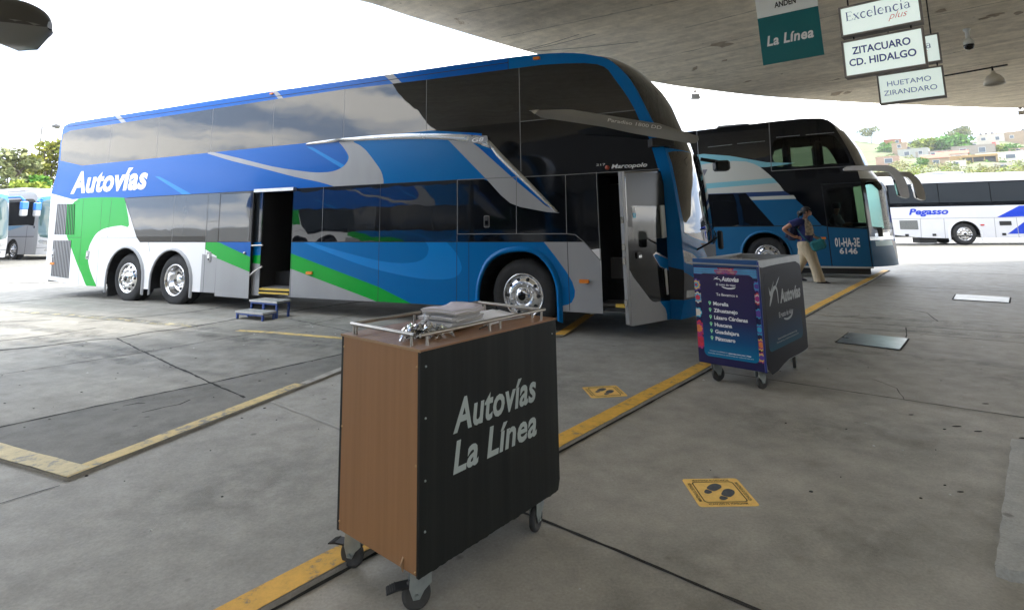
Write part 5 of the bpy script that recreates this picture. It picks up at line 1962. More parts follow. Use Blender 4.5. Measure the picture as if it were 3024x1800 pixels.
# side print
fs_ = lambda u, v, d=0.0: (u, -d, v)
ps = MB()
ps.prism(spline([(.05, .15), (.05, .98), (.12, 1.04), (.9, 1.045), (1.08, 1.03), (1.185, .95), (1.20, .6), (1.195, .22), (1.13, .15), (.6, .146)], 4), fs_, .001, .003, DARKS)
ps.prism(rrect((.11, .285), (1.075, .98), .07, 6), fs_, .002, .0045, SPANEL)
ps.build('side_poster', cart)
lt = MB()
GREYL = mat('grey_lettering', (.36, .38, .38), .5)
put_text(lt, 'Autovías', fs_, .49, 1.095, .685, .125, GREYL, bold=.04, shear=.15, d=.006)
put_text(lt, 'El gusto de viajar', fs_, .425, .83, .553, .05, GREYL, bold=.02, d=.006)
put_text(lt, 'Compra tus boletos en autovias.com.mx | App', fs_, .345, .888, .363, .018, GREYL, bold=.01, d=.006)
put_text(lt, 'Consulta términos y condiciones en: autovias.com.mx', fs_, .31, .93, .334, .016, GREYL, d=.006)
for q in ([(.205, .68), (.24, .76), (.33, .845), (.40, .85), (.44, .81), (.445, .70), (.43, .69), (.42, .79), (.385, .825), (.33, .80), (.26, .72)], [(.22, .86), (.225, .79), (.245, .77), (.30, .83), (.36, .90), (.25, .81)], [(.33, .80), (.42, .85), (.52, .93), (.43, .88)]):
    q = spline(q, 3)
    lt.add([fs_(*p, .006) for p in q], [list(range(len(q)))], GREYL)
q = spline([(.55, .535), (.65, .525), (.76, .54), (.825, .575), (.78, .525), (.68, .505), (.58, .515)], 3)
lt.add([fs_(*p, .006) for p in q], [list(range(len(q)))], GREYL)
lt.build('lettering', cart)
for x, y, rz in ((.10, .10, R(160)), (.10, CWD - .11, R(150)), (CL - .14, .10, R(200)), (CL - .14, CWD - .11, R(170))):
    caster(cart, x, y, CZ0 + .001, .066, rz, x > .5 and y < .2, -1.5 * (1 - KC) / KC)
TM = Matrix.Translation((2.224 * KC, 5.206 * KC, 1.5 * (1 - KC))) @ Matrix.Rotation(CA, 4, 'Z') @ Matrix.Scale(KC, 4)
s4 = sheet_stack('paper_pile', .30, .22, .05, 5, 'white papers lying in the open tray of the blue cart', 'papers', PAPER, 15, .012, .004)
s4.matrix_world = TM @ Matrix.Translation((.72, .34, CZ1 - .105)) @ Matrix.Rotation(R(8), 4, 'Z')
bb = MB()
rr = random.Random(12)
rows = []
for i in range(12):
    row = []
    for j in range(10):
        u, v = i / 11, j / 9
        ed = min(u, 1 - u, v, 1 - v)
        row.append(((u - .5) * .2 + rr.uniform(-.01, .01), (v - .5) * .16 + rr.uniform(-.01, .01), .11 * min(1, ed * 4) ** .6 * rr.uniform(.55, 1.15)))
    rows.append(row)
l = lattice(rows, mat('crumpled_foil', (.5, .49, .47), .4, metal=.3, var=.3, vscale=30), None, None)
bb.add(l.v, l.f, MATS['crumpled_foil'], False)
bbo = bb.build('crumpled_bag')
tag(bbo, 'crumpled grey bag lying in the open tray of the blue cart', 'bag')
bbo.matrix_world = TM @ Matrix.Translation((.34, .34, CZ1 - .113))

# ---------------------------------------------------------------- step stool under the side door
stool = empty('step_stool', (-4.50, 9.24, zY), R(-28.5), 'small blue two-tread step stool with grey treads below the open side door', 'step stool')
SBL = mat('stool_blue', (.035, .085, .33), .45, var=.2, vscale=12)
TRD = mat('tread_grey', (.30, .31, .29), .7, var=.3, vscale=30, bump=.2, bscale=150)
for k, (y0, y1, h) in enumerate(((0, .25, .125), (.25, .53, .265))):
    mb = MB()
    mb.b2((.012, y0 + .012, h - .022), (.658, y1 - .012, h - .004), TRD)
    mb.b2((0, y0, h - .03), (.67, y0 + .012, h), ALU)
    mb.b2((0, y1 - .012, h - .03), (.67, y1, h), ALU)
    mb.b2((0, y0 + .012, h - .029), (.012, y1 - .012, h - .001), ALU)
    mb.b2((.658, y0 + .012, h - .029), (.67, y1 - .012, h - .001), ALU)
    mb.build('tread', stool)
    mb = MB()
    mb.b2((.012, y0 + .012, h - .058), (.658, y0 + .028, h - .03), SBL)
    mb.b2((.012, y1 - .028, h - .058), (.658, y1 - .012, h - .03), SBL)
    mb.build('apron', stool)
    for x in ((.014, .626) if k == 0 else (.014, .32, .626)):
        for y in (y0 + .012, y1 - .042):
            if x == .32 and y > y0 + .02:
                continue
            mb = MB()
            mb.b2((x, y, 0 if x != .32 else .12), (x + .03, y + .03, h - .058), SBL)
            mb.build('leg', stool)


# ================================================================ the other coaches
def farkeys(d):
    return {('far_' + k if 'window' in k else k): m for k, m in d.items()}


def finish(root, parts):
    for k, mb in parts.items():
        nm = k.split('_')
        if nm[0] == 'far':
            nm = nm[1:]
        if nm[-1].isdigit():
            nm = nm[:-1]
        mb.build('_'.join(nm), root)


DEEP = mat('petrol_blue_paint', (.014, .115, .25), .3, spec=.2, coat=.03)
CREAM = mat('pale_grey_paint', (.52, .52, .47), .3, spec=.3)
LTEAL = mat('light_teal_paint', (.20, .46, .52), .3, coat=.4)
DROY = mat('dark_navy_paint', (.012, .04, .13), .3, coat=.4)
CLEAR = glass_clear('clear_coach_glass', (.30, .37, .35))
CLEARW = glass_clear('coach_windscreen', (.42, .58, .54), 1.16)
CLEAR2 = glass_clear('tinted_clear_glass', (.26, .31, .28))

W2 = 2.5
c2 = empty('double_decker_coach', (7.747, 13.874, 0), R(-25.0), 'dark petrol-blue coach with a tall black glass front, number 01-HA-3E 6146 on its door', 'bus')
C2_CORNER = [(.865, .30), (.862, .6), (.85, .9), (.832, 1.327), (.81, 1.9), (.79, 2.306), (.745, 2.60), (.721, 2.72), (.676, 2.88), (.57, 3.204), (.47, 3.45), (.401, 3.619)]
C2_ROOF = [(.36, 3.73), (.30, 3.83), (.22, 3.90), (.085, 3.955), (-.2, 3.98), (-.455, 3.985), (-1.0, 3.975), (-1.6, 3.95), (-2.4, 3.92), (-3.1, 3.89), (-6, 3.86), (-11.2, 3.84), (-11.6, 3.78)]
C2_REAR = [(-11.7, 3.4), (-11.72, 2.0), (-11.7, .4)]
outer = [(-11.7, .4), (-10.5, .30), (.865, .30)] + C2_CORNER[1:] + C2_ROOF + C2_REAR[:-1]
RG = []
add = lambda poly, m, part='body': RG.append((poly, (part, m)))
add([(-11.8, 4.0), (-11.8, 2.86), (-4, 2.9), (-2.9, 2.95), (-2.06, 3.0), (-1.748, 2.968), (-1.56, 2.894), (-1.413, 2.801), (-1.203, 2.582), (-.902, 2.158), (-.697, 1.989), (-.434, 1.693), (-.136, 1.282), (-.05, 1.26), (.9, 1.2), (.9, 3.0), (.5, 4.1)], BLACKG, 'black_panel')
add(spline([(-11.6, 2.93), (-6, 2.96), (-2.97, 2.99), (-2.97, 3.74), (-6, 3.72), (-11.5, 3.68)], 1), GLASS, 'upper_window_0')
add([(-2.90, 3.02), (-2.0, 3.04), (-1.6, 2.95), (-1.35, 2.80), (-1.16, 2.74), (-1.13, 3.80), (-2.90, 3.78)], GLASS, 'upper_window_1')
add(spline([(-1.03, 2.80), (.2, 2.80), (.60, 2.80), (.54, 3.05), (.40, 3.38), (.20, 3.53), (-.4, 3.52), (-1.03, 3.47)], 2), CLEAR2, 'upper_window_2')
add([(-11.8, 2.15), (-.902, 2.158), (-.999, 2.325), (-1.203, 2.582), (-1.413, 2.801), (-1.56, 2.894), (-1.748, 2.968), (-2.06, 3.0), (-2.462, 2.999), (-2.876, 2.95), (-6, 2.7), (-11.8, 2.6)], CREAM)
add([(-3.2, 3.22), (-2.794, 3.24), (-2.13, 3.142), (-1.252, 2.917), (-.603, 2.86), (-.96, 2.817), (-1.262, 2.793), (-1.413, 2.801), (-1.56, 2.894), (-1.748, 2.968), (-2.06, 3.0), (-2.462, 2.999), (-2.876, 2.95), (-3.2, 2.92)], LTEAL)
add([(-11.8, 2.25), (-2.754, 2.294), (-1.039, 2.376), (-1.134, 2.504), (-2.745, 2.435), (-11.8, 2.40)], LTEAL)
add([(-11.8, 2.04), (-.76, 2.048), (-.902, 2.158), (-11.8, 2.149)], DROY)
add([(-1.778, 2.038), (-.699, 2.046), (-.645, 1.955), (-1.707, 1.952)], CREAM)
add([(-11.0, 2.142), (-1.809, 2.139), (-1.566, 1.791), (-1.194, 1.285), (-11.0, 1.285)], GLASS, 'lower_window_0')
add([(-.05, 2.29), (.795, 2.31), (.84, 1.22), (.0, 1.27)], BLACKG, 'black_panel')
add(spline([(.055, 1.30), (.03, 1.6), (.05, 2.17), (.70, 2.20), (.775, 2.18), (.80, 1.7), (.815, 1.235), (.4, 1.255)], 2), CLEAR, 'door_window_0')
for a, b in [((-.055, 2.30), (-.02, 1.28)), ((-.02, 1.28), (0, .3)), ((-.055, 2.295), (.80, 2.31)), ((-11.7, 1.279), (-.14, 1.279)), ((-1.117, 3.95), (-1.157, 2.683)), ((-2.935, 3.9), (-2.935, 3.0)), ((-1.157, 2.683), (.72, 2.713)), ((0, 1.25), (.83, 1.19)), ((.835, .31), (.80, 2.3)), ((-4.5, 1.28), (-4.5, .3)), ((-3.0, 1.28), (-3.0, .3))]:
    add(seam(a, b, .022), SEAML if a[1] > 2.4 else SEAM)
holes = [arch_poly(-1.44, .56, .2, .56), arch_poly(-8.9, .58, .2, .5), arch_poly(-7.5, .58, .2, .5)]
nfn = lambda u, v, d=0.0: (u, -d, v)
allp = sheet(outer, RG, holes, lambda u, v: (u, 0, v), grid=.5, base=('body', DEEP))
merge(allp, farkeys(sheet(outer, [(p_, (k_[0], GLASS if k_[1] is CLEAR else k_[1])) for p_, k_ in RG], holes, lambda u, v: (u, W2, v), grid=.7, flip=True, base=('body', DEEP))))
FR = []
fadd = lambda poly, m, part='body': FR.append((poly, (part, m)))
fadd([(0, 2.42), (W2, 2.42), (W2, 3.62), (0, 3.62)], GLASS, 'upper_windshield')
fadd([(0, 2.36), (W2, 2.36), (W2, 2.66), (0, 2.66)], CREAM, 'body')
fadd([(0, 1.0), (W2, 1.0), (W2, 2.40), (0, 2.40)], BLACKG, 'black_panel')
fadd(rrect((.08, 1.16), (W2 - .08, 2.34), .10), CLEARW, 'windshield')
fadd([(0, .92), (W2, .92), (W2, 1.0), (0, 1.0)], SILVER)
for sgn in (0, 1):
    mxx = (lambda v: W2 - v) if sgn else (lambda v: v)
    fadd([(mxx(.12), .98), (mxx(.55), .98), (mxx(.55), 1.10), (mxx(.12), 1.08)], MATS['headlight_glass'], 'headlight_%d' % sgn)
    fadd(rrect((mxx(.20), .84), (mxx(.30), .92), .03), MATS['headlight_glass'], 'headlight_%d' % (sgn + 2))
fadd([(.1, .78), (W2 - .1, .78), (W2 - .1, .90), (.1, .90)], LTEAL)
fadd([(.75, .45), (W2 - .75, .45), (W2 - .6, .9), (.6, .9)], mat('grille_grey', (.20, .21, .21), .4, metal=.5))
fadd([(.7, .88), (W2 - .7, .88), (W2 - .9, .95), (.9, .95)], ROYAL)
fadd(rrect((1.0, .70), (1.5, .84), .02), LETTERW, 'number_plate')
sp, fm2 = shell(c2, C2_CORNER, C2_ROOF, C2_REAR, W2, lambda z: .42 + .26 * max(0, min(1, (2.7 - z) / .5)), .07, 3.619, FR, BLACKG, DEEP, DEEP, pw=2.2)
merge(allp, sp)
u = allp['body']
u.b2((-11.6, .75, .32), (.85, W2 - .75, .38), BLACK)
u.b2((-.8, .03, .322), (.85, .748, .378), BLACK)
u.b2((-6.8, .03, .322), (-2.1, .748, .378), BLACK)
u.b2((-11.5, .03, .12), (.80, .06, .30), BLACK)
sk = MB()
sk.prism([(-6, .262), (-2.1, .262), (-2.1, .298), (-6, .298)], nfn, -.05, .01, CREAM)
sk.build('skirt_trim', c2)
sk = MB()
sk.prism([(-.8, .255), (.86, .262), (.86, .298), (-.8, .298)], nfn, -.05, .01, CREAM)
sk.build('skirt_trim', c2)
finish(c2, allp)
inn = MB()
inn.b2((-11.5, .05, 2.40), (.6, W2 - .05, 2.46), DARKIN)
inn.b2((-1.0, .05, .95), (.8, W2 - .05, 1.0), DARKIN)
inn.b2((-1.1, .05, .4), (-1.04, W2 - .05, 2.4), DARKIN)
inn.b2((.72, .2, 1.0), (1.15, W2 - .2, 1.22), GREYIN)
inn.box((.85, 1.9, 1.24), (.35, .8, .16), BLACK, bev=.04)
inn.build('interior', c2)
SEATM = mat('coach_seat_fabric', (.02, .022, .03), .9)
for x in (-.75, .02):
    for y in (.12, .60, 1.5, 1.98):
        if x > 0 and y < .5:
            continue
        mb = MB()
        mb.box((x, y + .21, 2.95), (.16, .40, .98), SEATM, bev=.06)
        mb.box((x + .22, y + .21, 2.66), (.42, .40, .14), SEATM, bev=.04)
        mb.box((x - .02, y + .21, 3.40), (.14, .26, .16), SEATM, bev=.05)
        mb.build('seat', c2)
# mirrors like long ears
mn = spline([(.456, 2.60), (.502, 2.684), (.9, 2.69), (1.256, 2.68), (1.412, 2.644), (1.555, 2.504), (1.645, 2.313), (1.69, 2.051), (1.68, 1.90), (1.60, 1.90), (1.529, 1.938), (1.494, 2.058), (1.455, 2.284), (1.393, 2.456), (1.274, 2.545), (.759, 2.585)], 3)
MIR = mat('satin_grey_mirror', (.70, .68, .66), .35, spec=.4, var=.08)
for y, dx in ((-.24, 0), (W2 - .02, .85)):
    mb = MB()
    mb.prism([(p[0] + dx * max(0, min(1, (p[0] - .5) / .7)), p[1]) for p in mn], lambda u, v, d, y=y: (u, y + d, v), .0, .24, MIR)
    mb.prism([(1.50, 1.95), (1.64, 1.93), (1.60, 2.3), (1.46, 2.35)], lambda u, v, d, y=y, dx=dx: (u - .02 + dx, y + d, v), .03, .21, BLACKG)
    o = mb.build('mirror_arm', c2, bevel=.035)
ac = MB()
ac.b2((-2.45, .45, 3.92), (-1.6, W2 - .45, 4.06), BLACK, bev=.05)
ac.build('roof_unit', c2)
lt = MB()
put_text(lt, '01-HA-3E', nfn, .11, .63, .775, .21, LETTERW, bold=.03, d=.004)
put_text(lt, '6146', nfn, .19, .565, .605, .135, LETTERW, bold=.035, d=.004)
put_text(lt, 'ETN', nfn, -3.9, -2.72, 2.66, .15, mat('grey_mark', (.16, .16, .19), .4), bold=.06, shear=.2, d=.004)
lt.build('lettering', c2)
dt = MB()
for a, b, z0_, z1_ in ((-.298, .341, 3.56, 3.57), (-.982, -.426, 3.55, 3.56), (-1.929, -1.247, 3.455, 3.475), (-2.68, -2.05, 3.415, 3.445)):
    n_ = 22
    for k in range(n_):
        t = (k + .5) / n_
        x, z = a + (b - a) * t, z0_ + (z1_ - z0_) * t
        dt.prism([(x - .008, z - .008), (x + .008, z - .008), (x + .008, z + .008), (x - .008, z + .008)], nfn, .002, .004, GREYL)
dt.build('window_dots', c2)
mb = MB()
mb.prism(rrect((-.20, .955), (-.075, 1.0), .01), nfn, 0, .02, AMBER)
mb.build('marker_light', c2)
fl = MB()
flare(fl, holes[0], nfn, DEEP, .06, .02)
fl.build('wheel_arch_lip', c2)
for s_ in (-1.44, -8.9, -7.5):
    for y0, y1 in ((.02, .7), (W2 - .7, W2 - .02)):
        ar = MB()
        pr = arch_poly(s_, .57, .3, .54)
        ar.add([(p[0], y0, p[1]) for p in pr] + [(p[0], y1, p[1]) for p in pr], [[i, i + 1, len(pr) + i + 1, len(pr) + i] for i in range(len(pr) - 1)] + [list(range(len(pr), 2 * len(pr))) if y0 < 1 else list(range(len(pr)))], BLACK)
        ar.build('arch_liner', c2)
for s_, con in ((-1.41, False), (-7.5, True), (-8.9, False)):
    for y, sd in ((.2, -1), (W2 - .2, 1)):
        wheel(c2, s_, y, .50, .50, sd, con)

# ---------------------------------------------------------------- white coach with blue chevrons, across the yard
c3 = empty('white_coach', (22.363, 27.873, 0), R(-14), 'long white coach with blue chevrons and blue lettering parked across the yard', 'bus')
PBLUE = mat('cobalt_paint', (.012, .05, .48), .3, coat=.4)
SWHITE = mat('silver_white_paint', (.62, .62, .64), .3, coat=.4, var=.05)
C3C = [(8.6, .32), (8.7, .8), (8.7, 1.3), (8.55, 2.2), (8.3, 3.0), (8.15, 3.2)]
C3R = [(8.1, 3.28), (8.0, 3.36), (7.8, 3.42), (7.4, 3.46), (2, 3.47), (-3.0, 3.46), (-3.3, 3.40)]
C3B = [(-3.45, 3.0), (-3.5, 1.8), (-3.42, .55)]
outer = [(-3.42, .55), (-2.0, .38), (-.87, .33), (8.6, .30)] + C3C[1:] + C3R + C3B[:-1]
RG = []
add = lambda poly, m, part='body': RG.append((poly, (part, m)))
add([(-3.3, 3.03), (-1.57, 3.07), (2.7, 3.10), (8.22, 3.05), (8.6, 1.9), (-3.3, 1.9)], BLACKG, 'black_panel')
for i in range(5):
    a = -3.2 + i * 2.22
    add([(a, 2.10), (a + 2.18, 2.10), (a + 2.18, 3.04), (a, 3.04)], GLASSL, 'window_%d' % i)
add([(1.342, 1.316), (2.34, 1.86), (8.6, 1.9), (8.6, 1.5), (2.532, 1.345)], PBLUE)
add([(1.698, .512), (2.6, 1.20), (4.0, 1.20), (3.0, .53)], PBLUE)
for a, b in [((-3.4, 1.315), (8.7, 1.30)), ((-1.925, 1.31), (-1.98, .38)), ((-.899, 1.31), (-.936, .34)), ((1.235, 1.30), (1.20, .3)), ((2.146, 1.30), (2.146, .3)), ((3.5, 1.3), (3.5, .3))]:
    add(seam(a, b, .03), mat('seam_grey', (.3, .3, .31), .6))
holes = [arch_poly(-.07, .64, .2, .53), arch_poly(6.0, .64, .2, .53)]
allp = sheet(outer, RG, holes, lambda u, v: (u, 0, v), grid=.6, base=('body', SWHITE))
merge(allp, farkeys(sheet(outer, RG, holes, lambda u, v: (u, 2.5, v), grid=.9, flip=True, base=('body', SWHITE))))
FR = [(rrect((.1, 1.3), (2.4, 3.1), .15), ('windshield', GLASS))]
sp, _ = shell(c3, C3C, C3R, C3B, 2.5, .35, .10, 3.2, FR, WHITE, SWHITE, SWHITE)
merge(allp, sp)
allp['body'].b2((-3.3, .03, .40), (8.5, 2.47, .46), BLACK)
finish(c3, allp)
mb = MB()
gq = [(-2.86, .80), (-2.06, .78), (-2.06, 1.23), (-2.86, 1.23)]
mb.prism(gq, nfn, 0, .01, BLACK)
for k in range(22):
    x = -2.84 + k * .036
    mb.prism([(x, .80), (x + .018, .80), (x + .018, 1.22), (x, 1.22)], nfn, .01, .02, mat('grille_slat_grey', (.25, .26, .25), .6))
mb.build('air_grille', c3)
mb = MB()
mb.prism([(1.424, .93), (1.915, .93), (1.915, 1.13), (1.424, 1.13)], nfn, 0, .012, BLACK)
mb.build('air_grille', c3)
for x in (-2.6, -1.4, 1.55):
    mb = MB()
    mb.prism([(x - .08, .45), (x + .08, .45), (x + .08, .56), (x - .08, .56)], nfn, 0, .015, BLACK)
    mb.build('hatch_latch', c3)
mb = MB()
mb.prism(rrect((.62, .93), (.78, .99), .02), nfn, 0, .02, RED)
mb.build('marker_light', c3)
mb = MB()
mb.b2((-2.03, .1, .10), (-1.27, .9, .36), BLACK)
mb.build('underbody_tank', c3)
mb = MB()
mb.b2((-1.0, .5, 3.48), (.5, 2.0, 3.66), WHITE, bev=.05)
mb.build('roof_unit', c3)
lt = MB()
put_text(lt, 'Pegasso', nfn, -2.40, -.67, 1.52, .30, PBLUE, bold=.035, shear=.25, d=.006)
put_text(lt, '215', nfn, -2.16, -1.85, 2.83, .17, LETTERW, bold=.02, d=.006)
lt.build('lettering', c3)
fl = MB()
flare(fl, holes[0], nfn, SWHITE, .09, .05)
fl.build('wheel_arch_lip', c3)
for s_ in (-.07, 6.0):
    ar = MB()
    pr = arch_poly(s_, .66, .35, .53)
    ar.add([(p[0], .02, p[1]) for p in pr] + [(p[0], .8, p[1]) for p in pr], [[i, i + 1, len(pr) + i + 1, len(pr) + i] for i in range(len(pr) - 1)] + [list(range(len(pr), 2 * len(pr)))], BLACK)
    ar.build('arch_liner', c3)
for s_ in (-.07, 6.0):
    for y, sd in ((.2, -1), (2.3, 1)):
        wheel(c3, s_, y, .53, .53, sd, False)


# ---------------------------------------------------------------- two coaches at the far left
def left_coach(label):
    root = empty('parked_coach', (0, 0, 0), R(-25))
    tag(root, label, 'bus', 'silver and white coaches parked at the far left')
    SG = mat('silver_side_paint', (.36, .36, .38), .35, coat=.3, metal=.2)
    cc = [(0, .30), (.05, .8), (.05, 1.2), (-.05, 2.0), (-.2, 2.8), (-.32, 3.1)]
    rr_ = [(-.38, 3.18), (-.5, 3.28), (-.7, 3.36), (-1.1, 3.40), (-5, 3.42), (-11.5, 3.40), (-11.8, 3.3)]
    bb_ = [(-11.9, 2.5), (-11.9, .5)]
    outer = [(-11.9, .5), (-10.5, .32), (0, .30)] + cc[1:] + rr_ + bb_[:-1]
    RG = []
    add = lambda poly, m, part='body': RG.append((poly, (part, m)))
    add([(-12, 4), (-12, 3.1), (-.3, 3.12), (.1, 4)], WHITE)
    add(spline([(-11.5, 1.75), (-1.0, 1.75), (-.45, 1.6), (-.42, 2.6), (-.6, 2.98), (-1.6, 3.05), (-6, 3.05), (-11.5, 3.0)], 3), GLASS, 'side_window')
    add([(-8, 1.15), (-4, 1.3), (-1.2, 1.72), (-3, 1.72), (-8, 1.5)], mat('faded_blue_wave', (.10, .26, .42), .35))
    add([(-.25, .3), (.2, .3), (.2, 3.3), (-.36, 3.3)], WHITE)
    for a, b in [((-11.9, 1.18), (-.3, 1.18)), ((-3.4, 1.18), (-3.4, .3)), ((-5, 1.18), (-5, .3)), ((-1.0, 1.7), (-1.0, .3))]:
        add(seam(a, b, .03), SEAM)
    holes = [arch_poly(-2.2, .56, .2, .5), arch_poly(-8.6, .56, .2, .5)]
    allp = sheet(outer, RG, holes, lambda u, v: (u, 0, v), grid=.6, base=('body', SG))
    merge(allp, farkeys(sheet(outer, RG, holes, lambda u, v: (u, 2.5, v), grid=.9, flip=True, base=('body', SG))))
    FR = [([(0, 2.75), (2.5, 2.75), (2.5, 3.2), (0, 3.2)], ('body', mat('coach_cap_blue', (.02, .16, .55), .3, coat=.4))), (spline([(.08, 1.15), (2.42, 1.15), (2.44, 2.6), (2.2, 2.95), (1.25, 3.02), (.3, 2.95), (.06, 2.6)], 3), ('windshield', glass_dark('green_tinted_windscreen', (.05, .09, .09))))]
    for sgn in (0, 1):
        mxx = (lambda v: 2.5 - v) if sgn else (lambda v: v)
        FR.append((spline([(mxx(.08), .85), (mxx(.5), .75), (mxx(.52), .88), (mxx(.08), 1.02)], 3), ('headlight_%d' % sgn, MATS['headlight_glass'])))
        FR.append((rrect((mxx(.25), .45), (mxx(.5), .58), .05), ('headlight_%d' % (sgn + 2), MATS['headlight_glass'])))
    FR.append(([(.8, .7), (1.7, .7), (1.7, .78), (.8, .78)], ('body', BLACK)))
    FR.append(([(0, .62), (2.5, .62), (2.5, .64), (0, .64)], ('body', SEAM)))
    sp, _ = shell(root, cc, rr_, bb_, 2.5, .40, .10, 3.1, FR, WHITE, SG, WHITE)
    merge(allp, sp)
    allp['body'].b2((-11.7, .03, .34), (-.1, 2.47, .40), BLACK)
    finish(root, allp)
    CB = MATS['coach_cap_blue']
    for y, s in ((-.32, 1), (2.82, -1)):
        mb = MB()
        mb.tube([(-.1, y + s * .40, 3.0), (.25, y + s * .1, 3.02), (.42, y, 2.85)], .05, CB, n=8)
        mb.box((.42, y, 2.62), (.20, .30, .40), CB, bev=.05)
        mb.box((.42, y, 2.30), (.19, .28, .34), WHITE, bev=.05)
        mb.build('side_mirror', root)
    mb = MB()
    mb.b2((-6, .5, 3.44), (-3, 2.0, 3.72), WHITE, bev=.12)
    mb.build('roof_unit', root)
    for s_ in (-2.2, -8.6):
        for y, sd in ((.2, -1), (2.3, 1)):
            wheel(root, s_, y, .50, .50, sd, False)
    for s_ in (-2.2, -8.6):
        ar = MB()
        pr = arch_poly(s_, .57, .36, .5)
        ar.add([(p[0], .02, p[1]) for p in pr] + [(p[0], .7, p[1]) for p in pr], [[i, i + 1, len(pr) + i + 1, len(pr) + i] for i in range(len(pr) - 1)] + [list(range(len(pr), 2 * len(pr)))], BLACK)
        ar.build('arch_liner', root)
    return root


lc = left_coach('silver-sided white coach whose side and front wheel show, parked at the far left')
p = gnd(104, 752, .3)
lc.location = (p.x, p.y, 0)
lc2 = copy_tree(lc)
lc2['label'] = 'white coach cut off by the frame, only its nose showing at the far left'
q = gnd(16, 759, .3)
HL = Vector((math.cos(R(-25)), math.sin(R(-25))))
NLc = Vector((-HL.y, HL.x))
q2 = q.xy - NLc * 2.5 - HL * .05
lc2.location = (q2.x, q2.y, 0)

# the same double-decker stands behind the photographer's left shoulder; it shows as a reflection in the windows
nb = copy_tree(bus1)
nb['label'] = 'matching double-decker coach standing off to the left, seen only mirrored in the side windows'
Nn = Vector((-.426, -.905))
nloc = Vector((.097, 7.857)) + Nn * (10.2 + WB) + HB * -5.7
nb.location = (nloc.x, nloc.y, 0)

# ================================================================ street lamps
def street_lamp(head, pole_xy, ztop, lab, group=None, big=True):
    o = empty('street_lamp', (pole_xy[0], pole_xy[1], 0), 0, lab, 'street lamp', group)
    base = Vector((pole_xy[0], pole_xy[1], 0))
    h = Vector(head) - base
    PG = mat('lamp_pole_grey', (.16, .16, .16), .5, metal=.3)
    mb = MB()
    mb.tube([(0, 0, 0), (0, 0, ztop)], [.09, .055], PG, n=12)
    mb.box((0, 0, .02), (.34, .34, .04), PG)
    mb.build('pole', o)
    mb = MB()
    d = Vector((h.x, h.y, 0))
    mb.tube([(0, 0, ztop - .1), (d.x * .25, d.y * .25, ztop + .12), (d.x * .6, d.y * .6, h.z + .12), (d.x * .92, d.y * .92, h.z + .06)], .035, PG, n=8)
    mb.build('arm', o)
    dn = d.normalized()
    sd_ = Vector((-dn.y, dn.x, 0))
    rows = []
    for t, wd, up, dn_ in ((t_ * .7, w_ * 1.1, u_ * 2.0, d_ * 1.5) for t_, w_, u_, d_ in ((-.50, .07, .05, .04), (-.42, .12, .085, .05), (-.2, .19, .12, .06), (.1, .215, .13, .075), (.32, .19, .11, .08), (.46, .12, .075, .06), (.52, .03, .03, .02))):
        c = h + dn * t
        rows.append([c + sd_ * wd * .96 - Vector((0, 0, dn_ * .3)), c + sd_ * wd, c + sd_ * wd * .75 + Vector((0, 0, up * .8)), c + Vector((0, 0, up)), c - sd_ * wd * .75 + Vector((0, 0, up * .8)), c - sd_ * wd, c - sd_ * wd * .96 - Vector((0, 0, dn_ * .3))])
    l = lattice(rows, mat('lamp_head_dark', (.06, .058, .055), .45), None, None)
    mb = MB()
    mb.add(rows[-1], [list(range(7))], MATS['lamp_head_dark'])
    mb.add(rows[0], [list(range(6, -1, -1))], MATS['lamp_head_dark'])
    mb.add(l.v, l.f, MATS['lamp_head_dark'], True)
    ho_ = mb.build('head', o)
    sb_ = ho_.modifiers.new('round', 'SUBSURF')
    sb_.levels = sb_.render_levels = 2
    rows = []
    for t, wd, dn_ in ((t_ * .7, w_ * 1.1, d_ * 2.4) for t_, w_, d_ in ((-.50, .07, .015), (-.42, .12, .02), (-.2, .19, .04), (.1, .215, .075), (.32, .19, .07), (.46, .12, .03), (.52, .03, .008))):
        c = h + dn * t
        rows.append([c + sd_ * wd * .95 - Vector((0, 0, .005)), c + sd_ * wd * .5 - Vector((0, 0, dn_)), c - sd_ * wd * .5 - Vector((0, 0, dn_)), c - sd_ * wd * .95 - Vector((0, 0, .005))])
    l = lattice(rows, mat('lamp_lens_grey', (.20, .20, .19), .35), None, None)
    mb = MB()
    mb.add(l.v, l.f, MATS['lamp_lens_grey'], True)
    mb.build('lens', o)
    return o


p = far(5, 78, 6.2)
street_lamp(p, (p.x - 2.0, p.y - .3), p.z + .05, 'dark rounded lamp head on an arm at the very top left', 'street lamps in the yard')
p = far(124, 375, 62)
o = street_lamp(p + Vector((1.2, 0, 0)), (p.x, p.y), p.z, 'thin tall lamp pole standing among the trees at the far left', 'street lamps in the yard')


# ================================================================ trees and the hillside
def leafmat(name, a, b):
    m = mat(name, a, .7, var=.0)
    t = m.node_tree
    bs = t.nodes['Principled BSDF']
    bs.inputs['Specular IOR Level'].default_value = .2
    oi = t.nodes.new('ShaderNodeNewGeometry')
    r = t.nodes.new('ShaderNodeValToRGB')
    r.color_ramp.elements[0].color = (*a, 1)
    r.color_ramp.elements[1].color = (*b, 1)
    t.links.new(oi.outputs['Random Per Island'], r.inputs['Fac'])
    t.links.new(r.outputs['Color'], bs.inputs['Base Color'])
    return m


LEAF = {'olive': leafmat('leaf_olive', (.10, .13, .012), (.27, .26, .04)), 'green': leafmat('leaf_green', (.04, .14, .012), (.12, .26, .03)), 'lime': leafmat('leaf_lime', (.13, .20, .015), (.29, .33, .05)), 'dry': leafmat('leaf_dry', (.15, .15, .05), (.32, .29, .11)), 'pale': leafmat('leaf_pale', (.12, .15, .06), (.25, .26, .11))}
BARK = mat('bark', (.09, .07, .05), .9, var=.3, vscale=4)


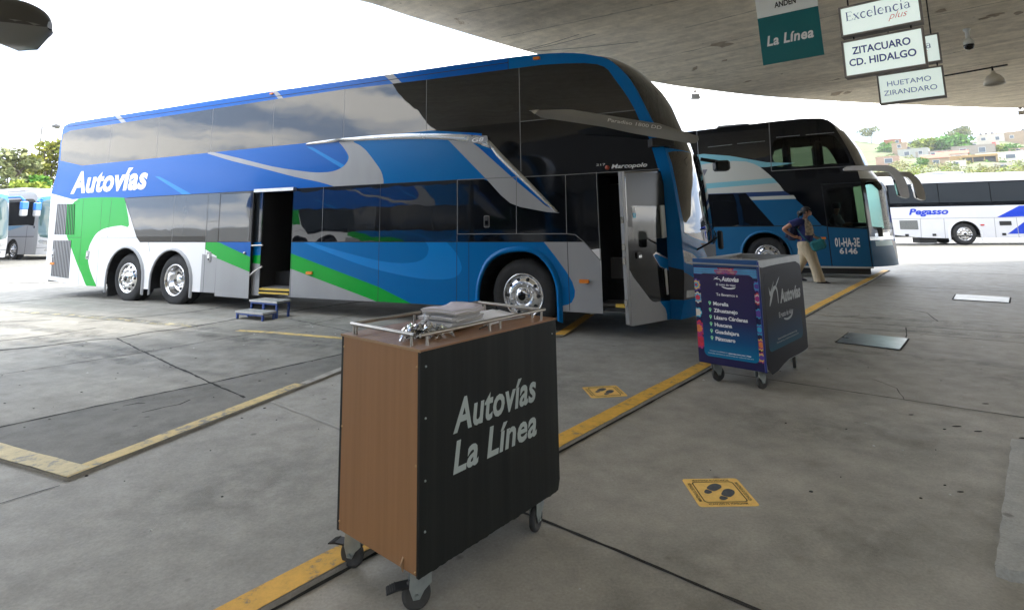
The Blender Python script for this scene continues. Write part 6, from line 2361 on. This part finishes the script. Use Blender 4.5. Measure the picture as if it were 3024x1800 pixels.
def crown(mb, blobs, n, size, m, rr, flat=1.0):
    tot = sum(b[3] ** 2 for b in blobs)
    for bx, by, bz, br in blobs:
        k = int(n * br * br / tot)
        for _ in range(k):
            while True:
                v = Vector((rr.uniform(-1, 1), rr.uniform(-1, 1), rr.uniform(-1, 1)))
                if v.length <= 1:
                    break
            v = v * (.55 + .45 * rr.random()) / max(v.length, .3) if rr.random() < .6 else v
            p = Vector((bx, by, bz)) + Vector((v.x, v.y, v.z * flat)) * br
            s = size * rr.uniform(.6, 1.3)
            a = Vector((rr.gauss(0, 1), rr.gauss(0, 1), rr.gauss(0, .6))).normalized()
            b = a.cross(Vector((rr.gauss(0, 1), rr.gauss(0, 1), rr.gauss(0, 1)))).normalized()
            mb.add([p - a * s, p + b * s * .55, p + a * s, p - b * s * .55], [[0, 1, 2, 3]], m)


def tree(base, h, wd, kind, lab, seed, n=1500, group=None, size=None, sparse=False, cat='tree', clear=.3):
    rr = random.Random(seed)
    o = empty('tree', base, 0, lab, cat, group)
    mb = MB()
    pts = [(0, 0, 0)]
    for k in range(1, 5):
        pts.append((rr.uniform(-.04, .04) * wd * k, rr.uniform(-.04, .04) * wd * k, h * .17 * k))
    r0 = max(.06, h * .028)
    mb.tube(pts, [r0 * (1 - .18 * k) for k in range(5)], BARK, n=8)
    blobs = []
    nb_ = 13
    for k in range(nb_):
        a = rr.uniform(0, 6.28)
        q = rr.uniform(.1, .72) * wd / 2
        z = h * rr.uniform(clear + .12, .93)
        q *= 1.15 - .55 * abs((z / h - .62) / .4)
        br = wd * rr.uniform(.13, .24) * (.8 if sparse else 1)
        c = (q * math.cos(a), q * math.sin(a), min(z, h - br * .7), br)
        blobs.append(c)
        s = Vector(pts[rr.choice((2, 3, 4))])
        e = Vector(c[:3])
        mb.tube([s, s.lerp(e, .5) + Vector((0, 0, h * .02)), e], [r0 * .38, r0 * .24, r0 * .1], BARK, n=5)
    mb.build('trunk', o)
    cm = MB()
    crown(cm, blobs, n, size or wd * .045, LEAF[kind], rr, .8)
    cm.build('crown', o)
    return o


for (px, d, ytop, wpx, kind, lab, sd_, n, sp) in [
    (8, 52, 395, 150, 'pale', 'pale thinly leaved tree at the far left edge', 1, 1700, True),
    (60, 58, 470, 120, 'olive', 'olive tree with sky gaps just right of the pale tree', 2, 1700, True),
    (128, 60, 405, 120, 'olive', 'tall olive tree against the back end of the double-decker coach', 3, 2600, False),
    (40, 46, 520, 110, 'lime', 'low yellow-green tree above the coach noses at the far left', 4, 1800, False),
    (95, 50, 510, 90, 'green', 'low bright green tree behind the silver-sided coach', 5, 1800, False),
    (150, 47, 525, 80, 'lime', 'low lime-green tree beside the back end of the double-decker coach', 6, 1500, False),
    (215, 66, 470, 110, 'olive', 'olive tree hidden behind the back of the double-decker coach', 7, 900, False)]:
    b = far(px, 700, d)
    b.z = 0
    t = far(px, ytop, d)
    tree(b, t.z, wpx / 1641 * d, kind, lab, sd_, n, 'trees behind the coaches at the far left', sparse=sp, clear=.18)

# hillside: distance at which the slope shows at each picture height
def hd(yb):
    return 165 + (535 - yb) * 1.45


hs = MB()
rows = []
for i in range(12):
    yb = 545 - i * 11.5
    row = []
    for j in range(26):
        px = 2280 + j * 45
        v = far(px, yb + 6 * math.sin(j * 1.3 + i), hd(yb))
        row.append(v)
    rows.append(row)
rows.insert(0, [Vector((p.x * .97, p.y * .97, -.5)) for p in rows[0]])
l = lattice(rows, None, None, None) if False else lattice(rows, mat('dry_hillside', (.12, .125, .055), .9, var=.35, vscale=.12, dirt=(.09, .115, .04)), None, None)
hs.add(l.v, [f[::-1] for f in l.f], MATS['dry_hillside'], True)
ss('hillside', hs)

HW = {'pink': (.55, .40, .33), 'brick': (.42, .20, .11), 'tan': (.46, .38, .28), 'grey': (.40, .40, .38), 'white': (.72, .72, .70), 'cyan': (.48, .56, .58), 'ochre': (.55, .42, .20), 'cream': (.60, .55, .44)}
PANE = mat('house_pane', (.06, .08, .10), .2)
TANK = mat('water_tank_black', (.02, .02, .025), .5)
REDR = mat('red_roof_tile', (.42, .12, .07), .8, var=.2)


def house(a0, a1, b1, b0, colour, lab, windows=(), tanks=(), roof=None, porch=False, frame=None, door=None):
    """outline in the last zoom's picture units: left, right, bottom, top"""
    x0, x1 = 2500 + a0 / 3.372, 2500 + a1 / 3.372
    yb, yt = 320 + b1 / 3.372, 320 + b0 / 3.372
    d = hd(yb)
    cx = (x0 + x1) / 2
    base = far(cx, yb, d)
    top = far(cx, yt, d)
    wd = (x1 - x0) / 1641 * d * 1.12
    h = top.z - base.z
    az = math.atan2(base.x, base.y)
    o = empty('hill_house', base, -az + rnd.uniform(-.12, .12), lab, 'house', 'houses on the hillside')
    m = mat('wall_' + colour, tuple(c_ * k_ for c_, k_ in zip(HW[colour], (.62, .55, .48))), .85, var=.14, vscale=.8)
    dep = wd * .7
    mb = MB()
    mb.b2((-wd / 2, 0, -2.5), (wd / 2, dep, h), m)
    mb.b2((-wd / 2 - .06, -.06, h), (wd / 2 + .06, .12, h + .35), m)
    mb.b2((-wd / 2 - .06, .12, h), (-wd / 2 + .12, dep, h + .35), m)
    mb.b2((wd / 2 - .12, .12, h), (wd / 2 + .06, dep, h + .35), m)
    if frame:
        fm_ = mat('wall_' + frame, HW[frame], .85)
        for k in range(3):
            x = -wd / 2 + wd * k / 2
            mb.b2((x - .18, -.08, 0), (x + .18, -.003, h), fm_)
        mb.b2((-wd / 2, -.07, h * .45), (wd / 2, -.004, h * .55), fm_)
    mb.build('wall', o)
    for (u, v, ww, wh) in windows:
        wb = MB()
        x, z = -wd / 2 + wd * u, h * v
        wb.b2((x - ww / 2 - .12, -.08, z - wh / 2 - .12), (x + ww / 2 + .12, -.012, z + wh / 2 + .12), mat('window_surround', (.5, .5, .48), .7))
        wo = wb.build('window', o)
        gb = MB()
        gb.b2((x - ww / 2, -.10, z - wh / 2), (x + ww / 2, -.082, z + wh / 2), PANE)
        gb.build('pane', wo)
    if door:
        db = MB()
        x = -wd / 2 + wd * door[0]
        db.b2((x - .6, -.09, 0), (x + .6, -.02, 2.3), mat('door_' + door[1], {'red': (.5, .05, .04), 'ochre': (.6, .4, .08)}[door[1]], .6))
        db.build('door', o)
    if porch:
        pb = MB()
        pb.b2((-wd / 2 + wd * .25, -.06, 0), (wd / 2 - .2, -.01, h * .78), mat('porch_shade', (.05, .05, .05), .9))
        pb.build('porch', o)
        cb_ = MB()
        for k in range(4):
            x = -wd / 2 + wd * (.25 + .24 * k)
            cb_.b2((x - .12, -.9, 0), (x + .12, -.66, h * .8), MATS['wall_' + colour])
        cb_.b2((-wd / 2 + wd * .2, -1.1, h * .8), (wd / 2 + .2, -.06, h * .9), MATS['wall_' + colour])
        cb_.build('columns', o)
    for u in tanks:
        tb = MB()
        x = -wd / 2 + wd * u
        tb.lathe([(.55, h + .05), (.6, h + .3), (.6, h + 1.1), (.45, h + 1.35), (.2, h + 1.5), (.001, h + 1.52)], TANK, c=(x, dep * .5, 0), n=14)
        tb.build('water_tank', o)
    if roof == 'red':
        rb = MB()
        rb.add([(-wd / 2 - .3, -.4, h + .3), (wd / 2 + .3, -.4, h + .3), (wd / 2 + .3, dep / 2, h + 1.6), (-wd / 2 - .3, dep / 2, h + 1.6), (-wd / 2 - .3, dep + .4, h + .3), (wd / 2 + .3, dep + .4, h + .3)], [[0, 1, 2, 3], [3, 2, 5, 4], [0, 3, 4], [1, 5, 2]], REDR)
        rb.build('roof', o)
    return o


W1 = [(.5, .6, 1.6, 1.3)]
house(1640, 1800, 345, 232, 'tan', 'tan house with a roof tank at the top right of the hillside', [(.3, .6, 1.2, 1.2)], (.65,))
house(1515, 1640, 335, 245, 'brick', 'bare brick house in a pale concrete frame, second from the right on top', (), (), frame='cream')
house(1365, 1510, 345, 262, 'white', 'white house with three black tanks on its roof', [(.25, .55, 1.5, 1.2), (.75, .5, 1.3, 1.5)], (.15, .35, .56))
house(1255, 1440, 400, 335, 'white', 'plain white house with a red door below the three-tank house', [(.3, .6, 1.2, 1.1)], (.15,), door=(.85, 'red'))
house(1085, 1185, 350, 322, 'pink', 'small pink house on the skyline under the tall thin tree')
house(590, 690, 372, 328, 'cream', 'cream house on the skyline left of the lime tree', W1)
house(410, 520, 400, 312, 'brick', 'orange brick house highest at the left of the hillside', [(.3, .4, 1.3, 1.2), (.75, .75, 1.2, 1.2)])
house(490, 580, 480, 352, 'tan', 'tall narrow tan house left of the pale blue house', [(.5, .8, 1.1, 1.2), (.5, .4, 1.1, 1.2)])
house(575, 755, 490, 408, 'cyan', 'pale blue house with one black tank on its roof', [(.30, .55, 1.6, 1.5), (.75, .55, 1.2, 1.2)], (.35,))
house(885, 960, 428, 385, 'white', 'small white house with a red tiled roof', (), (), roof='red')
house(765, 965, 490, 432, 'grey', 'long grey unplastered house in the middle of the hillside', [(.5, .6, 1.2, 1.1)])
house(750, 822, 512, 470, 'white', 'tiny white hut below the pale blue house', [(.5, .5, 1.2, 1.0)])
house(968, 1142, 520, 462, 'white', 'low white house with a long red roof in the middle of the hillside', [(.25, .5, 1.5, 1.2), (.7, .5, 1.5, 1.2)], roof='red')
house(1150, 1385, 470, 375, 'grey', 'two-storey grey house with two upper windows', [(.27, .55, 1.8, 1.8), (.70, .55, 1.9, 1.8)])
house(1140, 1395, 545, 473, 'ochre', 'ochre house with a shaded porch on columns', (), (), porch=True)
house(1410, 1665, 522, 445, 'cream', 'wide low cream house towards the right of the hillside', [(.3, .5, 2.0, 1.3), (.7, .5, 2.4, 1.3)], (.85,))
house(820, 972, 562, 502, 'tan', 'low tan house with a red roof just above the scrub', [(.5, .5, 1.6, 1.1)], roof='red')
house(1520, 1612, 608, 552, 'white', 'small white box house lowest on the hillside', [(.5, .5, 1.4, 1.1)])
house(338, 482, 558, 487, 'pink', 'pink house with one wide window next to the dark coach nose', [(.55, .5, 2.2, 1.5)])
house(1040, 1150, 585, 530, 'cream', 'small cream house half sunk in the yellow scrub', [(.5, .6, 1.3, 1.0)])
house(1690, 1830, 470, 400, 'pink', 'pink house cut by the right edge of the frame', [(.4, .55, 1.6, 1.3)])


def hill_tree(a0, a1, b1, b0, kind, lab, seed, n=900, sparse=False):
    cx = 2500 + (a0 + a1) / 2 / 3.372
    yb, yt = 320 + b1 / 3.372, 320 + b0 / 3.372
    d = hd(yb) - 2
    base = far(cx, yb + 4, d)
    h = far(cx, yt, d).z - base.z
    tree(base, h, (a1 - a0) / 3.372 / 1641 * d * 1.1, kind, lab, seed, n, 'trees on the hillside', sparse=sparse, clear=.12 if not sparse else .35)


hill_tree(650, 895, 425, 300, 'lime', 'broad lime-green tree in the middle of the hillside', 31, 1500)
hill_tree(860, 1190, 425, 282, 'green', 'broad dark green tree right of the lime-green tree', 32, 1900)
hill_tree(1050, 1285, 335, 178, 'pale', 'tall thin-crowned tree standing on the skyline', 33, 800, True)
hill_tree(160, 345, 340, 175, 'pale', 'feathery pale tree on the skyline beside the dark coach', 34, 700, True)
hill_tree(290, 460, 445, 335, 'green', 'green tree above the pink house', 35, 1000)
hill_tree(1475, 1620, 455, 352, 'lime', 'lime-green tree under the brick house', 36, 1000)
hill_tree(1590, 1745, 460, 355, 'green', 'green tree at the right of the hillside', 37, 1000)
hill_tree(680, 805, 590, 490, 'green', 'dark green bushy tree in front of the tiny white hut', 38, 900)
hill_tree(575, 640, 400, 345, 'lime', 'little lime tree beside the narrow tan house', 39, 400)
sc_ = MB()
rr = random.Random(77)
for k in range(95):
    a, b = rr.uniform(330, 1800), rr.uniform(560, 700)
    if b < 600 and (1500 < a < 1630 or a < 490):
        continue
    px, py = 2500 + a / 3.372, 320 + b / 3.372
    p = far(px, min(py, 540), hd(min(py, 540)) - 3)
    r_ = rr.uniform(.9, 2.3)
    crown(sc_, [(p.x, p.y, p.z + r_ * .3, r_)], 60, .34, LEAF[rr.choice(['dry', 'dry', 'olive', 'lime', 'pale'])], rr, .8)
for k in range(60):
    a, b = rr.uniform(330, 1800), rr.uniform(400, 560)
    p = far(2500 + a / 3.372, 320 + b / 3.372, hd(320 + b / 3.372) + 1)
    r_ = rr.uniform(.7, 1.9)
    crown(sc_, [(p.x, p.y, p.z + r_ * .3, r_)], 45, .34, LEAF[rr.choice(['dry', 'green', 'olive', 'pale'])], rr, .8)
tag(sc_.build('hillside_scrub'), 'dry yellow-green scrub covering the foot of the hillside', kind='stuff')

# ================================================================ people
SKIN = mat('skin', (.42, .21, .13), .55)
HAIR = mat('dark_hair', (.018, .013, .011), .6, var=.4, vscale=30, stretch=(1, 1, .2))


def skinned(name, verts, edges, radii, m, parent=None, sub=2):
    me = bpy.data.meshes.new(name)
    me.from_pydata(verts, edges, [])
    o = bpy.data.objects.new(name, me)
    COL.objects.link(o)
    me.materials.append(m)
    md = o.modifiers.new('skin', 'SKIN')
    md.use_smooth_shade = True
    for i, r_ in enumerate(radii):
        sv = me.skin_vertices[0].data[i]
        sv.radius = r_ if isinstance(r_, tuple) else (r_, r_)
        sv.use_root = (i == 0)
    sb = o.modifiers.new('sub', 'SUBSURF')
    sb.levels = sub
    sb.render_levels = sub
    if parent:
        o.parent = parent
    return o


def loft(mb, rings, m, n=20, cap=True):
    """rings: (centre, (rx, ry), yaw) horizontal-ish ellipses joined smoothly"""
    rows = []
    for c, (rx, ry), yaw in rings:
        row = []
        for k in range(n + 1):
            t = 2 * math.pi * k / n
            x, y = rx * math.cos(t), ry * math.sin(t)
            row.append((c[0] + x * math.cos(yaw) - y * math.sin(yaw), c[1] + x * math.sin(yaw) + y * math.cos(yaw), c[2]))
        rows.append(row)
    l = lattice(rows, m, None, None)
    mb.add(l.v, l.f, m, True)
    if cap:
        mb.add(rows[0][:-1], [list(range(n))[::-1]], m)
        mb.add(rows[-1][:-1], [list(range(n))], m)


# walking woman. Local frame: +x to the right of the picture (her way), +y away from the camera
pb_ = gnd(2418, 837)
wm = empty('person', (pb_.x, pb_.y, 0), R(-28), 'woman walking to the right with a backpack, teal bag, patterned top and wide beige trousers', 'person')
X0 = -.12
bv = [(-.21, .02, .93), (-.20, .02, 1.08), (-.19, .02, 1.22), (-.185, .02, 1.36), (-.165, .015, 1.45), (-.13, .01, 1.52),      # spine to skull base 0-5
      (-.115, .01, 1.60), (-.115, .01, 1.66),                                                                                          # skull 6,7
      (-.30, -.15, 1.385), (-.50, -.24, 1.30), (-.63, -.22, 1.225), (-.52, -.17, 1.13), (-.41, -.13, 1.05), (-.355, -.115, 1.03),        # near arm to wrist, hand on hip
      (-.16, .20, 1.385), (-.08, .27, 1.20), (-.02, .30, 1.06), (.06, .22, 1.00), (.12, .12, .985),                                  # far arm reaching forward to the bag
      (-.19, -.09, .84), (-.07, -.08, .50), (.03, -.08, .10), (.14, -.09, .045),                                                     # near leg
      (-.20, .11, .84), (-.23, .12, .50), (-.45, .12, .20), (-.36, .12, .09)]                                                         # far leg
be = [(0, 1), (1, 2), (2, 3), (3, 4), (4, 5), (5, 6), (6, 7), (3, 8), (8, 9), (9, 10), (10, 11), (11, 12), (12, 13), (3, 14), (14, 15), (15, 16), (16, 17), (17, 18), (0, 19), (19, 20), (20, 21), (21, 22), (0, 23), (23, 24), (24, 25), (25, 26)]
brd = [(.14, .17), (.135, .16), (.14, .17), (.12, .15), .052, .055, (.095, .082), (.075, .07), .062, .052, .046, .038, .030, .036, .062, .048, .040, .030, .033, .09, .065, .045, .035, .09, .065, .045, .035]
# fingers on the hip hand and on the bag hand
for base_i, dirs in ((13, ((.055, -.02, -.03), (.06, -.015, -.012), (.06, -.01, .006), (.05, -.005, .022), (.01, -.035, .04))), (18, ((.05, -.03, -.01), (.05, -.02, -.02), (.045, -.01, -.028), (.035, .0, -.034), (.01, -.02, .035)))):
    b0_ = bv[base_i]
    for q in dirs:
        i = len(bv)
        bv += [(b0_[0] + q[0], b0_[1] + q[1], b0_[2] + q[2]), (b0_[0] + q[0] * 1.7, b0_[1] + q[1] * 1.9, b0_[2] + q[2] * 1.6 - .008)]
        be += [(base_i, i), (i, i + 1)]
        brd += [.010, .008]
# jaw, nose and chin
i = len(bv)
bv += [(-.035, .005, 1.575), (-.045, .005, 1.525)]
be += [(6, i), (i, i + 1)]
brd += [(.058, .048), (.034, .03)]
body = skinned('body', bv, be, brd, SKIN, wm)
fc = MB()
fc.add([(-.035, .005, 1.615), (-.008, .005, 1.578), (-.04, -.014, 1.572), (-.04, .024, 1.572), (-.034, .005, 1.566)], [[0, 2, 1], [0, 1, 3], [1, 2, 4], [1, 4, 3]], SKIN, True)
fc.build('nose', wm)
fc = MB()
for y in (-.032, .042):
    fc.lathe([(.001, .012), (.008, .008), (.012, 0)], LETTERW, c=(-.04, y, 1.615), axis='x', n=10)
    fc.lathe([(.001, .0145), (.005, .012)], BLACK, c=(-.04, y, 1.615), axis='x', n=8)
fc.build('eyes', wm)
fc = MB()
fc.add([(-.026, -.018, 1.535), (-.014, .005, 1.537), (-.026, .028, 1.535), (-.016, .005, 1.527)], [[0, 1, 3], [1, 2, 3]], mat('lips', (.30, .09, .08), .5))
fc.build('mouth', wm)
fc = MB()
for y in (-.037, .047):
    fc.tube([(-.018 + .0 * k, y + .026 * math.cos(k * math.pi / 5), 1.615 + .02 * math.sin(k * math.pi / 5)) for k in range(11)], .003, BLACK, n=5, cap=False)
fc.tube([(-.016, -.011, 1.617), (-.016, .021, 1.617)], .0025, BLACK, n=5)
fc.tube([(-.018, -.063, 1.618), (-.09, -.09, 1.622)], .0025, BLACK, n=5)
fc.build('glasses', wm)
ea = MB()
ea.lathe([(.001, -.012), (.022, -.009), (.026, 0)], SKIN, c=(-.115, -.082, 1.60), axis='y', n=12, sc=(.7, 1.2))
ea.build('ear', wm)
hr = MB()
rr = random.Random(2)
rows = []
for i in range(9):
    t = i / 8 * math.pi * .72
    row = []
    for k in range(25):
        a = 2 * math.pi * k / 24
        te = min(t, 1.2) if math.cos(a) > .3 else t
        r_ = .108 * math.sin(te) if te < math.pi / 2 else .108 * (1 - .12 * (te - math.pi / 2))
        x, y = r_ * 1.06 * math.cos(a), r_ * .92 * math.sin(a)
        z = 1.635 + .105 * math.cos(te)
        row.append((-.122 + x, .008 + y, z + rr.uniform(-.004, .004)))
    rows.append(row)
l = lattice(rows, HAIR, None, None)
hr.add(l.v, l.f, HAIR, True)
hr.lathe([(.001, .07), (.04, .06), (.062, .02), (.058, -.02), (.035, -.05), (.001, -.06)], HAIR, c=(-.25, -.02, 1.575), axis='z', n=14, smooth=True)
for k in range(9):
    a = rr.uniform(-1, 1)
    hr.tube([(-.24, -.02 + a * .03, 1.57), (-.285, -.02 + a * .06, 1.53), (-.29 + rr.uniform(-.02, .02), -.03 + a * .08, 1.46 + rr.uniform(-.02, .02))], [.018, .014, .004], HAIR, n=6)
hr.build('hair', wm)
cl = MB()
cl.box((-.235, -.085, 1.615), (.05, .02, .025), mat('pale_clip', (.5, .55, .6), .4), rz=.3)
cl.build('hair_clip', wm)
# top: blue sleeves and sides, patterned beige front
PAT = mat('patterned_beige_cloth', (.42, .34, .23), .85, var=.65, vscale=16, dirt=(.10, .085, .10))
NAVC = mat('navy_cloth', (.022, .03, .15), .85, var=.35, vscale=14)
tp = MB()
rings = []
for z, cx, rx, ry in ((.80, -.19, .17, .205), (.88, -.195, .165, .20), (.98, -.195, .155, .185), (1.08, -.185, .165, .185), (1.18, -.175, .175, .19), (1.28, -.175, .16, .19), (1.36, -.18, .135, .185), (1.41, -.175, .10, .15), (1.445, -.168, .068, .085), (1.46, -.162, .06, .065)):
    rings.append(((cx, .02, z), (rx, ry), .25))
loft(tp, rings, PAT, 24, False)
nt_ = len(rings)
tb = tp
# lower band and the side nearest the camera are navy
for fi, f in enumerate(tb.f):
    zc_ = sum(tb.v[i][2] for i in f) / len(f)
    xc_ = sum(tb.v[i][0] for i in f) / len(f)
    yc_ = sum(tb.v[i][1] for i in f) / len(f)
    if zc_ < 1.10 or xc_ < -.26 or (yc_ < -.02 and xc_ < -.17):
        tb.m[fi] = tb.mi(NAVC)
tp.build('top', wm)
for pth, rr_ in (([(-.22, -.10, 1.40), (-.30, -.15, 1.39), (-.40, -.20, 1.35), (-.46, -.222, 1.325)], [.075, .088, .082, .08]), ([(-.16, .14, 1.40), (-.15, .20, 1.38), (-.11, .25, 1.28), (-.085, .265, 1.22)], [.075, .085, .078, .076])):
    sl = MB()
    sl.tube(pth, rr_, NAVC, n=14)
    sl.build('sleeve', wm)
nk = MB()
nk.tube([(-.20, -.075, 1.455), (-.12, -.08, 1.40), (-.045, -.02, 1.345), (-.075, .07, 1.39), (-.14, .09, 1.45)], .006, mat('dark_red_beads', (.12, .02, .02), .5), n=6)
nk.build('necklace', wm)
# wide trousers
BEI = mat('beige_linen', (.52, .42, .28), .9, var=.22, vscale=7, stretch=(3, 3, .6), bump=.25, bscale=14)
tr = MB()
loft(tr, [((-.195, .02, .95), (.155, .19), .2), ((-.195, .02, .86), (.175, .205), .2), ((-.19, .02, .78), (.175, .21), .2)], BEI, 24, False)
loft(tr, [((-.175, -.07, .84), (.155, .13), .1), ((-.13, -.08, .68), (.145, .12), .1), ((-.07, -.085, .50), (.115, .105), .1), ((-.02, -.085, .30), (.11, .105), .1), ((.02, -.085, .10), (.118, .11), .1), ((.025, -.085, .055), (.12, .11), .1)], BEI, 24, False)
loft(tr, [((-.20, .11, .84), (.15, .13), .1), ((-.235, .12, .66), (.14, .12), .1), ((-.29, .12, .50), (.11, .105), .1), ((-.37, .12, .36), (.105, .10), .0), ((-.45, .12, .22), (.11, .105), .0), ((-.47, .12, .14), (.108, .105), .0)], BEI, 24, False)
tr.build('trousers', wm)
for c, rz, z in (((.10, -.09), 0, 0), ((-.37, .12), .0, .045)):
    sh = MB()
    loft(sh, [((c[0], c[1], z + .0), (.135, .048), rz), ((c[0], c[1], z + .025), (.14, .05), rz), ((c[0] - .02, c[1], z + .05), (.115, .045), rz), ((c[0] - .05, c[1], z + .085), (.075, .042), rz)], mat('dark_shoe', (.025, .018, .03), .6), 18)
    sh.build('shoe', wm)
# what she carries
bp_ = MB()
bp_.box((0, 0, 0), (.20, .30, .46), mat('backpack_navy', (.018, .022, .06), .8, var=.3, vscale=9), bev=.055)
bp_.box((-.115, 0, -.06), (.06, .24, .24), MATS['backpack_navy'], bev=.025)
bpo = bp_.build('backpack')
tag(bpo, 'dark navy backpack on the walking woman', 'backpack')
bpo.matrix_world = Matrix.Translation(pb_) @ Matrix.Rotation(R(-28), 4, 'Z') @ Matrix.Translation((-.44, .03, 1.19)) @ Matrix.Rotation(.12, 4, 'Y')
for y in (-.17, .19):
    stp = MB()
    stp.tube([(.09, y * .6, .20), (.22, y * .8 - .01, .27), (.36, y * .78, .14), (.33, y * .8, -.04), (.10, y * .6, -.18)], .018, BLACK, n=6)
    stp.build('strap', bpo)
tb_ = MB()
tb_.box((0, 0, 0), (.32, .13, .23), mat('teal_bag_cloth', (.002, .13, .145), .6, var=.25, vscale=9), bev=.05)
tb_.box((.0, -.072, -.03), (.24, .02, .13), MATS['teal_bag_cloth'], bev=.008)
tbo = tb_.build('shoulder_bag')
tag(tbo, 'teal bag held at the hip of the walking woman', 'bag')
tbo.matrix_world = Matrix.Translation(pb_) @ Matrix.Rotation(R(-28), 4, 'Z') @ Matrix.Translation((.06, -.19, .87)) @ Matrix.Rotation(-.35, 4, 'Y')
stp = MB()
stp.tube([(-.14, 0, .10), (-.22, -.06, .32), (-.26, .0, .52), (-.18, .12, .50), (-.02, .16, .25), (.12, .03, .12)], .012, MATS['teal_bag_cloth'], n=6)
stp.build('strap', tbo)

# driver behind the side window of the dark coach
DM = R(-25)
dp = Vector((7.747, 13.874, 0)) + Vector((math.cos(DM), math.sin(DM), 0)) * .22 + Vector((-math.sin(DM), math.cos(DM), 0)) * .62
dr_ = empty('person', (dp.x, dp.y, 0), DM, 'driver in a pale shirt seated behind the side window of the dark coach', 'person')
dv = [(0, 0, 1.06), (.0, 0, 1.25), (.02, 0, 1.45), (.03, 0, 1.56), (.05, 0, 1.66), (.07, 0, 1.76), (.02, -.18, 1.48), (.14, -.24, 1.28), (.36, -.16, 1.30), (.02, .18, 1.48), (.14, .24, 1.28), (.36, .16, 1.32), (.25, -.10, 1.06), (.42, -.11, 1.04), (.25, .10, 1.06), (.42, .11, 1.04)]
de = [(0, 1), (1, 2), (2, 3), (3, 4), (4, 5), (2, 6), (6, 7), (7, 8), (2, 9), (9, 10), (10, 11), (0, 12), (12, 13), (0, 14), (14, 15)]
skinned('body', dv, de, [.12, .13, .13, .05, (.09, .075), (.08, .07), .06, .045, .03, .06, .045, .03, .08, .06, .08, .06], SKIN, dr_)
mb = MB()
loft(mb, [((0, 0, 1.0), (.15, .19), 0), ((.01, 0, 1.2), (.155, .20), 0), ((.02, 0, 1.42), (.145, .215), 0), ((.02, 0, 1.52), (.11, .16), 0), ((.03, 0, 1.56), (.06, .07), 0)], mat('pale_shirt', (.50, .54, .50), .8), 20)
mb.tube([(.02, -.17, 1.49), (.08, -.225, 1.38), (.13, -.245, 1.29)], [.085, .078, .07], MATS['pale_shirt'], n=12)
mb.tube([(.02, .17, 1.49), (.08, .225, 1.38), (.13, .245, 1.29)], [.085, .078, .07], MATS['pale_shirt'], n=12)
mb.build('shirt', dr_)
mb = MB()
mb.lathe([(.001, 1.86), (.07, 1.845), (.10, 1.79), (.098, 1.73), (.09, 1.70)], HAIR, c=(.045, 0, 0), n=18)
mb.build('hair', dr_)


# ================================================================ thin summer haze over the whole place
hz = MB()
hz.b2((-650, -650, -1.0), (650, 650, 120), BLACK)
hzo = hz.build('haze')
hzo.data.materials.clear()
hm = bpy.data.materials.new('haze_air')
hm.use_nodes = True
for n_ in list(hm.node_tree.nodes):
    hm.node_tree.nodes.remove(n_)
ho = hm.node_tree.nodes.new('ShaderNodeOutputMaterial')
hv = hm.node_tree.nodes.new('ShaderNodeVolumePrincipled')
hv.inputs['Color'].default_value = (.93, .95, .97, 1)
hv.inputs['Density'].default_value = .00035
hm.node_tree.links.new(hv.outputs['Volume'], ho.inputs['Volume'])
hzo.data.materials.append(hm)
tag(hzo, 'thin pale haze in the air', kind='stuff')
